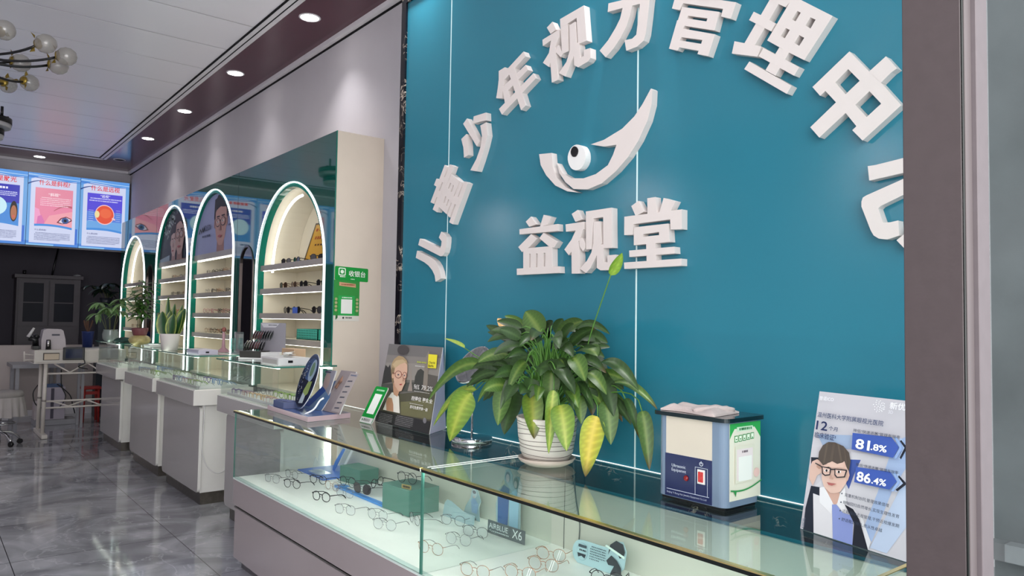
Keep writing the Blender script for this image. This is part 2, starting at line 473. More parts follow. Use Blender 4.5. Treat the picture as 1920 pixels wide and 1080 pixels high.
# back wall: bulkhead above, half-height partition below, an opening to a dim back room between them
b = MB(); b.box(XL, XW, YB, YB + 0.1, 2.33, ZC + 0.1, M_WALL); struct(b, 'wall_back')
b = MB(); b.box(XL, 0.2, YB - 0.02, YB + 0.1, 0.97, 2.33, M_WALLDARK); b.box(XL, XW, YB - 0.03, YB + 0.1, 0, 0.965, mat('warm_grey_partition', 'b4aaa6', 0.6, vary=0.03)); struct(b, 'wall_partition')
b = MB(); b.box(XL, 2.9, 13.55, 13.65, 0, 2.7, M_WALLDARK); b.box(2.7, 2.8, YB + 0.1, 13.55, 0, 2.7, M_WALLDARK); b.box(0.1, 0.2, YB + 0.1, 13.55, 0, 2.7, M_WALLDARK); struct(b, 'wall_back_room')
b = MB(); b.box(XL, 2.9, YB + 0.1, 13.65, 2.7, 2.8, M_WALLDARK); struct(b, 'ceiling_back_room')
# ceiling: glossy boards inside a maroon border with a stepped black and white moulding
b = MB(); b.box(-2.85, 1.93, 0.2, 11.40, ZC + 0.006, ZC + 0.05, M_CEIL); struct(b, 'ceiling')
b = MB()
b.box(1.93, XW, -0.1, YB, ZC, ZC + 0.1, M_MAROON)
b.box(XL, 1.93, 11.42, YB, ZC, ZC + 0.1, M_MAROON)
b.box(XL, -2.85, -0.1, 11.42, ZC, ZC + 0.1, M_MAROON)
b.box(-2.85, 1.93, -0.1, 0.35, ZC, ZC + 0.1, M_MAROON)
struct(b, 'ceiling_border')
mdk = mat('black_moulding', '0a0a10', 0.7, spec=0.2, vary=0.1); mwh = mat('white_moulding', 'dedce0', 0.35, vary=0.03)
b = MB()
for k, (d0, d1, z0, z1, m) in enumerate(((0.0, 0.034, -0.006, 0.05, mwh), (0.034, 0.046, -0.003, 0.05, mdk), (0.046, 0.078, -0.005, 0.05, mwh), (0.078, 0.092, -0.001, 0.05, mdk))):
    b.box(1.945 - d1, 1.945 - d0, 0.3, 11.40 - d0, ZC + z0, ZC + z1, m)
    b.box(-2.86 + d0, 1.945 - d0, 11.40 - d1, 11.40 - d0, ZC + z0, ZC + z1, m)
    b.box(-2.865 + d0, -2.865 + d1, 0.3, 11.40 - d0, ZC + z0, ZC + z1, m)
struct(b, 'trim_1')
b = MB(); b.box(XW - 0.045, XW, 0.3, YB, ZC - 0.035, ZC + 0.01, mwh); b.box(XW - 0.012, XW + 0.002, 0.3, YB, ZC - 0.045, ZC - 0.034, mdk)
b.box(XL, XW, YB - 0.045, YB, ZC - 0.035, ZC + 0.01, mwh); b.box(XL, XL + 0.045, 0.3, YB, ZC - 0.035, ZC + 0.01, mwh); struct(b, 'trim_2')
b = MB(); b.box(XW - 0.012, XW, 0.3, 4.39, 0, 0.1, M_BMARB); b.box(XL, XW, YB - 0.045, YB - 0.03, 0, 0.08, mwh); struct(b, 'baseboard_right')

# teal feature wall: panels with pale seams inside a black marble frame, standing 30 cm in front of the wall
seams = (3.107, 1.847)
b = MB(); b.box(XT, XT + 0.05, 0.69, 3.545, 0.0, 3.16, M_TEAL)
b.box(XT + 0.05, XW, 0.69, 3.53, 0, 3.22, M_WALL)
struct(b, 'wall_teal')
b = MB()
for y in seams: b.box(XT - 0.0006, XT + 0.004, y - 0.0035, y + 0.0035, 0.873, 3.16, M_SEAM)
struct(b, 'trim_3')
b = MB()
b.box(XT - 0.012, XT + 0.05, 3.545, 3.592, 0, 3.225, M_BMARB); b.box(XT - 0.012, XT + 0.05, 0.69, 3.545, 3.16, 3.225, M_BMARB)
b.box(XT - 0.006, XT, 0.69, 3.545, 0.765, 0.862, M_BMARB)
struct(b, 'trim_4')

# shop-front door frame, the window pane beside it and a grey pier at the end of the teal wall, its tone and ledge copying the street reflection
b = MB()
b.box(1.0, 1.025, 0.362, 0.4325, 0, 3.3, M_FRAMEMETAL)
b.box(1.0, 1.003, 0.3595, 0.3625, 0, 3.3, M_EDGEDARK)
b.box(1.003, 1.022, 0.358, 0.362, 0, 3.3, mat('frame_side_strip', '5c5556', 0.45, vary=0.05))
b.box(1.022, 1.058, 0.352, 0.43, 0, 3.3, M_FRAMEMETAL2)
tag(b.build('door_frame', bevel=0.0012), kind='structure')
b = MB(); b.box(1.058, 2.02, 0.362, 0.370, 0.02, 3.3, glass('shop_window_glass', (0.86, 0.92, 0.92), f0=0.06)); struct(b, 'window_1')
mst = mat('pier_reflection_grey', '6a6a6c', 0.7, vary=0.22, vscale=5, bump=0.25, bscale=25); mle = mat('reflection_ledge', '8d8c8e', 0.6, vary=0.1)  # dark grey and ledge shapes stand in for the street reflected in the pane
b = MB(); b.box(2.03, 3.2, 0.05, 0.69, 0, 3.6, mst); b.box(1.99, 2.03, 0.05, 0.64, 0.86, 0.90, mle); b.box(2.0, 2.03, 0.40, 0.47, 0, 0.86, mle)
struct(b, 'wall_front')

# ------------------------------------------------------------------ recessed downlights
M_LAMP = emis('downlight_disc', 'fffdf8', 22.0); M_LAMPOFF = mat('frosted_lamp_off', 'b9aebd', 0.3, vary=0.02)
def downlight(x, y, label, on=True, power=14, cat='ceiling light'):
    r = 0.062
    t = empty('recessed_downlight', (x, y, ZC), label, cat)
    MB().lathe((x, y, ZC), [(r + 0.014, 0.0005), (r + 0.014, -0.004), (r + 0.002, -0.006), (r, -0.001)], 32, mwh).build('trim_ring', t)
    MB().lathe((x, y, ZC), [(0.0, -0.003), (r + 0.001, -0.003)], 32, M_LAMP if on else M_LAMPOFF).build('diffuser', t)
    if on:
        l = light('downlight_lamp', 'SPOT', (x, y, ZC - 0.012), power, (1, 0.985, 0.98), 0.06, spot=math.radians(104), blend=1.0)
downlight(2.09, 4.94, 'large round recessed ceiling light, nearest the camera in the maroon border', power=34)
downlight(2.09, 6.51, 'second nearest lit round downlight in the maroon border above the arched cabinet')
downlight(2.09, 8.08, 'third lit round downlight along the maroon border above the arched cabinet')
downlight(2.09, 9.64, 'fourth lit round downlight, last lit one before the unlit one in the corner')
downlight(2.09, 11.24, 'unlit lilac-looking round downlight in the corner of the maroon border', on=False)
downlight(1.22, 11.78, 'lit round downlight in the border directly above the light boxes on the back wall', power=30)
downlight(1.985, 3.37, 'round downlight above the teal panel, off the top of the photo', power=60)
downlight(1.985, 1.80, 'round downlight in the maroon border nearest the shop door, outside the photo', power=60)
for y in (3.4, 6.5, 9.6): light('left_border_fill_spot', 'SPOT', (-3.05, y, ZC - 0.02), 280, (1, 0.985, 0.98), 0.06, spot=math.radians(118), blend=0.9)  # added out-of-view spots without fixtures; their floor bounce brightens the ceiling

# ------------------------------------------------------------------ arched display cabinet
CX = 2.07; Y0, Y1 = 4.40, 10.80; CZ = 2.61
ARCH = [(5.17, 0.620, 1.750), (6.97, 0.620, 1.930), (8.33, 0.605, 1.950), (10.07, 0.600, 1.770)]   # near to far: centre, half width, spring
MIR = [(6.02, 0.16, 1.82), (9.21, 0.16, 1.82)]
cab = empty('arched_display_cabinet', (2.24, 7.6, 0), 'long dark green glass fronted wall cabinet with four lit arches and cream side', 'display cabinet')
Fx = lambda u, v, w: Vector((w, u, v))
b = MB()
b.prism([(Y0 + 0.012, 0.10), (Y0 + 0.012, CZ), (Y1, CZ), (Y1, 0.10)], Fx, CX, CX + 0.02, M_GREEN_DARK,
        holes=[arch_pts(c, h, s, 0.86) for c, h, s in ARCH] + [arch_pts(c, h, s, 1.0, 16) for c, h, s in MIR], side=M_GREEN_EDGE)
b.build('green_glass_front', cab)
for y in (6.27, 8.98): MB().box(CX - 0.0008, CX + 0.001, y - 0.002, y + 0.002, 0.9, CZ, mat('front_seam', '06201e', 0.3, vary=0.1)).build('front_seam', cab)
b = MB(); b.box(CX, XW, Y0, Y0 + 0.012, 0, CZ, M_CREAM); b.box(CX - 0.002, CX + 0.003, Y0 - 0.001, Y0 + 0.012, 0, CZ, M_GREEN_EDGE); b.build('side_panel', cab, bevel=0.001)
b = MB(); b.box(CX + 0.02, XW, Y1 - 0.012, Y1, 0, CZ, M_CREAM); b.build('side_panel', cab)
b = MB(); b.box(CX + 0.02, XW, Y0 + 0.012, Y1 - 0.012, CZ - 0.02, CZ, M_CREAM); b.build('top_panel', cab)
b = MB(); b.box(XW - 0.02, XW - 0.001, Y0 + 0.012, Y1 - 0.012, 0.10, CZ - 0.02, M_NICHE); b.build('back_board', cab)
b = MB(); b.box(CX + 0.03, XW, Y0 + 0.012, Y1 - 0.012, 0, 0.10, M_STEEL); b.build('plinth', cab)
SH = [1.800, 1.618, 1.430, 1.245]
for i, (c, h, s) in enumerate(ARCH):
    # lit outline, inner green reveal, partitions
    zt = arch_pts(c, h + 0.004, s, 0.87, 36)
    MB().tube([(CX - 0.004, y, z) for y, z in zt], 0.0047, 8, M_LED).build('lit_arch_outline', cab)
    ins = arch_pts(c, h - 0.028, s, 0.87, 28); out = arch_pts(c, h, s, 0.87, 28)
    b = MB()
    vs = [(CX + 0.002, y, z) for y, z in out] + [(CX + 0.002, y, z) for y, z in ins] + [(CX + 0.05, y, z) for y, z in ins] + [(XW - 0.021, y, z) for y, z in ins]
    n = len(out)
    b.add(vs, [(k, k + 1, n + k + 1, n + k) for k in range(n - 1)] + [(n + k, n + k + 1, 2 * n + k + 1, 2 * n + k) for k in range(n - 1)], M_GREEN_EDGE)
    b.add(vs, [(2 * n + k, 2 * n + k + 1, 3 * n + k + 1, 3 * n + k) for k in range(n - 1)], M_NICHE)
    b.build('arch_lining', cab)
    w = h - 0.03
    for j, z in enumerate(SH):
        if i in (0, 3) or True:
            b = MB(); b.box(CX + 0.03, XW - 0.022, c - w, c + w, z - 0.038, z, M_NICHE); b.box(CX + 0.022, CX + 0.0305, c - w, c + w, z - 0.04, z + 0.001, M_SHELF)
            b.build('shelf', cab)
            MB().box(CX + 0.034, CX + 0.05, c - w + 0.02, c + w - 0.02, z - 0.0425, z - 0.0385, M_LEDW).build('shelf_light', cab)
    # lower niche floor and drop
    b = MB(); b.box(CX + 0.022, XW - 0.022, c - w, c + w, 0.86, 0.88, M_NICHE); b.build('shelf', cab)
    if i in (1, 2):
        b = MB(); b.box(CX + 0.022, CX + 0.06, c - w, c + w, 1.935, 1.985, M_SHELF); b.build('poster_ledge', cab)
        MB().box(CX + 0.045, CX + 0.062, c - w + 0.03, c + w - 0.03, 1.925, 1.9345, M_LEDW).build('shelf_light', cab)
    else:
        # curved light behind the far side of the arch
        pts = [(y, z) for y, z in arch_pts(c, h - 0.075, s, 1.86, 28)]
        half = [p for p in pts if p[0] >= c - 0.02]
        MB().tube([(CX + 0.10, y, z) for y, z in half], 0.010, 8, M_LEDNICHE).build('niche_light', cab)
for c, h, s in MIR:
    o = arch_pts(c, h, s, 1.0, 20); q = arch_pts(c, h - 0.016, s, 1.016, 20)
    MB().prism(o, Fx, CX - 0.006, CX + 0.02, mat('bronze_mirror_frame', '5d5450', 0.25, metal=0.9, vary=0.1), holes=[q]).build('mirror_frame', cab)
    MB().prism(q, Fx, CX + 0.006, None, mat('smoked_mirror', '4c4a50', 0.02, metal=1.0, vary=0.03)).build('mirror', cab)

# people printed on posters: flat pictures, drawn generically
def P_(h, r=0.55): return mat('print_' + h, h, r, vary=0.015)
def portrait_man(b, f, cu, cv, S, hair, skin, skin2, jacket, shirt='e0dde0', glasses='3a3a40', bare=False):
    """head centre (cu, cv) in relative units, S = head height; f.w/f.h used for aspect"""
    a = S * f.h / f.w
    g = P_(glasses)
    f.poly(b, [(cu - 1.25 * a, cv - 1.35 * S), (cu - 0.95 * a, cv - 1.0 * S), (cu - 0.35 * a, cv - 0.72 * S), (cu + 0.35 * a, cv - 0.72 * S), (cu + 0.95 * a, cv - 1.0 * S), (cu + 1.25 * a, cv - 1.35 * S)], P_(jacket))
    f.poly(b, [(cu - 0.3 * a, cv - 1.3 * S), (cu - 0.36 * a, cv - 0.66 * S), (cu, cv - 0.95 * S), (cu + 0.36 * a, cv - 0.66 * S), (cu + 0.3 * a, cv - 1.3 * S)], P_(shirt))
    f.poly(b, [(cu - 0.22 * a, cv - 0.3 * S), (cu - 0.24 * a, cv - 0.72 * S), (cu, cv - 0.98 * S), (cu + 0.24 * a, cv - 0.72 * S), (cu + 0.22 * a, cv - 0.3 * S)], P_(skin2))
    f.ell(b, cu, cv + 0.16 * S, 0.46 * a, 0.48 * S, P_(hair))
    f.poly(b, [(cu - 0.36 * a, cv + 0.25 * S), (cu - 0.37 * a, cv - 0.1 * S), (cu - 0.27 * a, cv - 0.36 * S), (cu - 0.1 * a, cv - 0.5 * S), (cu + 0.1 * a, cv - 0.5 * S), (cu + 0.27 * a, cv - 0.36 * S), (cu + 0.37 * a, cv - 0.1 * S), (cu + 0.36 * a, cv + 0.25 * S), (cu + 0.2 * a, cv + 0.36 * S), (cu - 0.15 * a, cv + 0.3 * S)], P_(skin))
    f.ell(b, cu - 0.4 * a, cv - 0.02 * S, 0.05 * a, 0.1 * S, P_(skin2)); f.ell(b, cu + 0.4 * a, cv - 0.02 * S, 0.05 * a, 0.1 * S, P_(skin2))
    f.poly(b, [(cu - 0.45 * a, cv + 0.1 * S), (cu - 0.42 * a, cv + 0.5 * S), (cu, cv + 0.66 * S), (cu + 0.42 * a, cv + 0.5 * S), (cu + 0.44 * a, cv + 0.1 * S), (cu + 0.33 * a, cv + 0.28 * S), (cu + 0.1 * a, cv + 0.3 * S), (cu - 0.15 * a, cv + 0.34 * S), (cu - 0.33 * a, cv + 0.24 * S)], P_(hair))
    for sx in (-1, 1):
        f.rect(b, cu + sx * 0.17 * a - 0.1 * a, cv + 0.1 * S, cu + sx * 0.17 * a + 0.1 * a, cv + 0.13 * S, P_(hair))
        f.ell(b, cu + sx * 0.17 * a, cv + 0.0 * S, 0.075 * a, 0.035 * S, P_('eceae8')); f.ell(b, cu + sx * 0.17 * a, cv + 0.0 * S, 0.032 * a, 0.034 * S, P_('2a2422'))
        f.ell(b, cu + sx * 0.18 * a, cv - 0.01 * S, 0.15 * a, 0.095 * S, g); 
        f.k -= 1
        # ring: repaint inside in skin then eye again
        f.k += 1; f.ell(b, cu + sx * 0.18 * a, cv - 0.01 * S, 0.128 * a, 0.078 * S, P_(skin)); f.ell(b, cu + sx * 0.17 * a, cv + 0.0 * S, 0.065 * a, 0.028 * S, P_('e4e0de')); f.ell(b, cu + sx * 0.17 * a, cv + 0.0 * S, 0.03 * a, 0.028 * S, P_('2a2422'))
    f.rect(b, cu - 0.04 * a, cv + 0.01 * S, cu + 0.04 * a, cv + 0.03 * S, g)
    f.poly(b, [(cu - 0.02 * a, cv - 0.02 * S), (cu - 0.07 * a, cv - 0.19 * S), (cu + 0.06 * a, cv - 0.19 * S), (cu + 0.02 * a, cv - 0.02 * S)], P_(skin2))
    f.ell(b, cu, cv - 0.31 * S, 0.12 * a, 0.028 * S, P_('a0585a'))

# arch posters (clipped to the arch outline)
def clip_arch(pts): return pts
def arch_poster(i, label, draw, name='arched_portrait_poster'):
    c, h, s = ARCH[i]; h2 = h - 0.032
    F = Frame(None or (CX + 0.026, c + h2, 1.985), (0, -1, 0), (0, 0, 1), 2 * h2, s + h2 - 1.985, N=(-1, 0, 0), eps=0.0004)
    outer = [(c + h2 - y, max(z, 1.985) - 1.985) for y, z in arch_pts(c, h2, s, 1.985, 36)]
    outer = [p for p in outer if p[1] >= 0]
    # arch side below z=1.985 collapses on the base line: drop duplicates
    q = []
    for p in outer:
        if not q or (abs(p[0] - q[-1][0]) + abs(p[1] - q[-1][1])) > 1e-5: q.append(p)
    b = MB(); draw(b, F, q); o = b.build(name); tag(o, label, 'poster', 'posters in the arches'); return o
def clip_poly(pts, s, h2, w, H):
    """clip relative polygon points softly to the arch (points are pulled inside the semicircle)"""
    out = []
    zs = s - 1.985
    for u, v in pts:
        x = u * w - w / 2; z = v * H
        z = max(z, 0.0)
        lim = math.sqrt(max(0, h2 * h2 - max(0, z - zs) ** 2)) if z > zs else h2
        if abs(x) > lim or z > zs:
            r = math.hypot(x, z - zs) if z > zs else abs(x)
            if r > h2 - 0.002:
                k = (h2 - 0.002) / r
                if z > zs: x *= k; z = zs + (z - zs) * k
                else: x = math.copysign(h2 - 0.002, x)
        out.append(((x + w / 2) / w, z / H))
    return out
class CFrame(Frame):
    def poly(s, mb, pts, m, holes=(), rel=True):
        if rel: pts = clip_poly(pts, s.spring, s.w / 2, s.w, s.h)
        Frame.poly(s, mb, pts, m, holes, rel)
def draw_man(b, F, q):
    F.__class__ = CFrame; F.spring = ARCH[1][2]
    F.prism = None
    b.prism(q, F.P, 0, -0.004, P_('8d93b8'), side=M_BLACK)
    portrait_man(b, F, 0.655, 0.50, 0.80, '1e1c22', 'b08880', '94706c', '86443f')
    F.poly(b, [(0.115, 0.37), (0.16, 0.47), (0.19, 0.42), (0.22, 0.49), (0.255, 0.39), (0.225, 0.39), (0.21, 0.44), (0.19, 0.37), (0.165, 0.43), (0.145, 0.37)], P_('14161c'))
    F.text(b, 'MOLSION', 0.25, 0.40, 0.075, P_('1f2a44'), 0.01, maxw=0.22)
    F.text(b, '木九十目', 0.22, 0.29, 0.04, P_('2c3450'), 0.01, maxw=0.2) if False else F.lines(b, 0.2, 0.42, 0.28, 0.33, 1, P_('39405c'), random.Random(3), 0.7, 0.055, 0.0)
    F.lines(b, 0.84, 0.92, 0.38, 0.42, 1, P_('39405c'), random.Random(3), 0.7, 0.04, 0.0)
def draw_pair(b, F, q):
    F.__class__ = CFrame; F.spring = ARCH[2][2]
    b.prism(q, F.P, 0, -0.004, P_('343a46'), side=M_BLACK)
    rnd = random.Random(5)
    F.poly(b, [(0.0, 0.0), (0.36, 0.0), (0.36, 0.12), (0.0, 0.06)], P_('8fa0b0'))
    for k in range(70):
        u = 0.12 + rnd.random() * 0.48; v = 0.42 + rnd.random() * 0.55
        F.ell(b, u, v, 0.02 + 0.03 * rnd.random(), 0.008 + 0.02 * rnd.random(), P_(rnd.choice(['9fb0ae', '6a7a76', 'c2ccd0', '4a5a52', '7f8f8c'])), rot=rnd.random() * 3, n=8); F.k -= 1
    F.k += 2
    portrait_man(b, F, 0.50, 0.36, 0.56, '2a2428', 'c0a6a2', 'a0837f', '2a2630', '3a3440', glasses='c0a6a2')
    portrait_man(b, F, 0.73, 0.48, 0.78, '221c20', 'b5958d', '94746c', '94746c', '94746c', glasses='22222a')
MAN = arch_poster(1, 'arched poster of a man in round glasses and a rust jacket beside dark lettering', draw_man)
PAIR = arch_poster(2, 'arched poster of a man and a woman cheek to cheek over dark foliage', draw_pair)

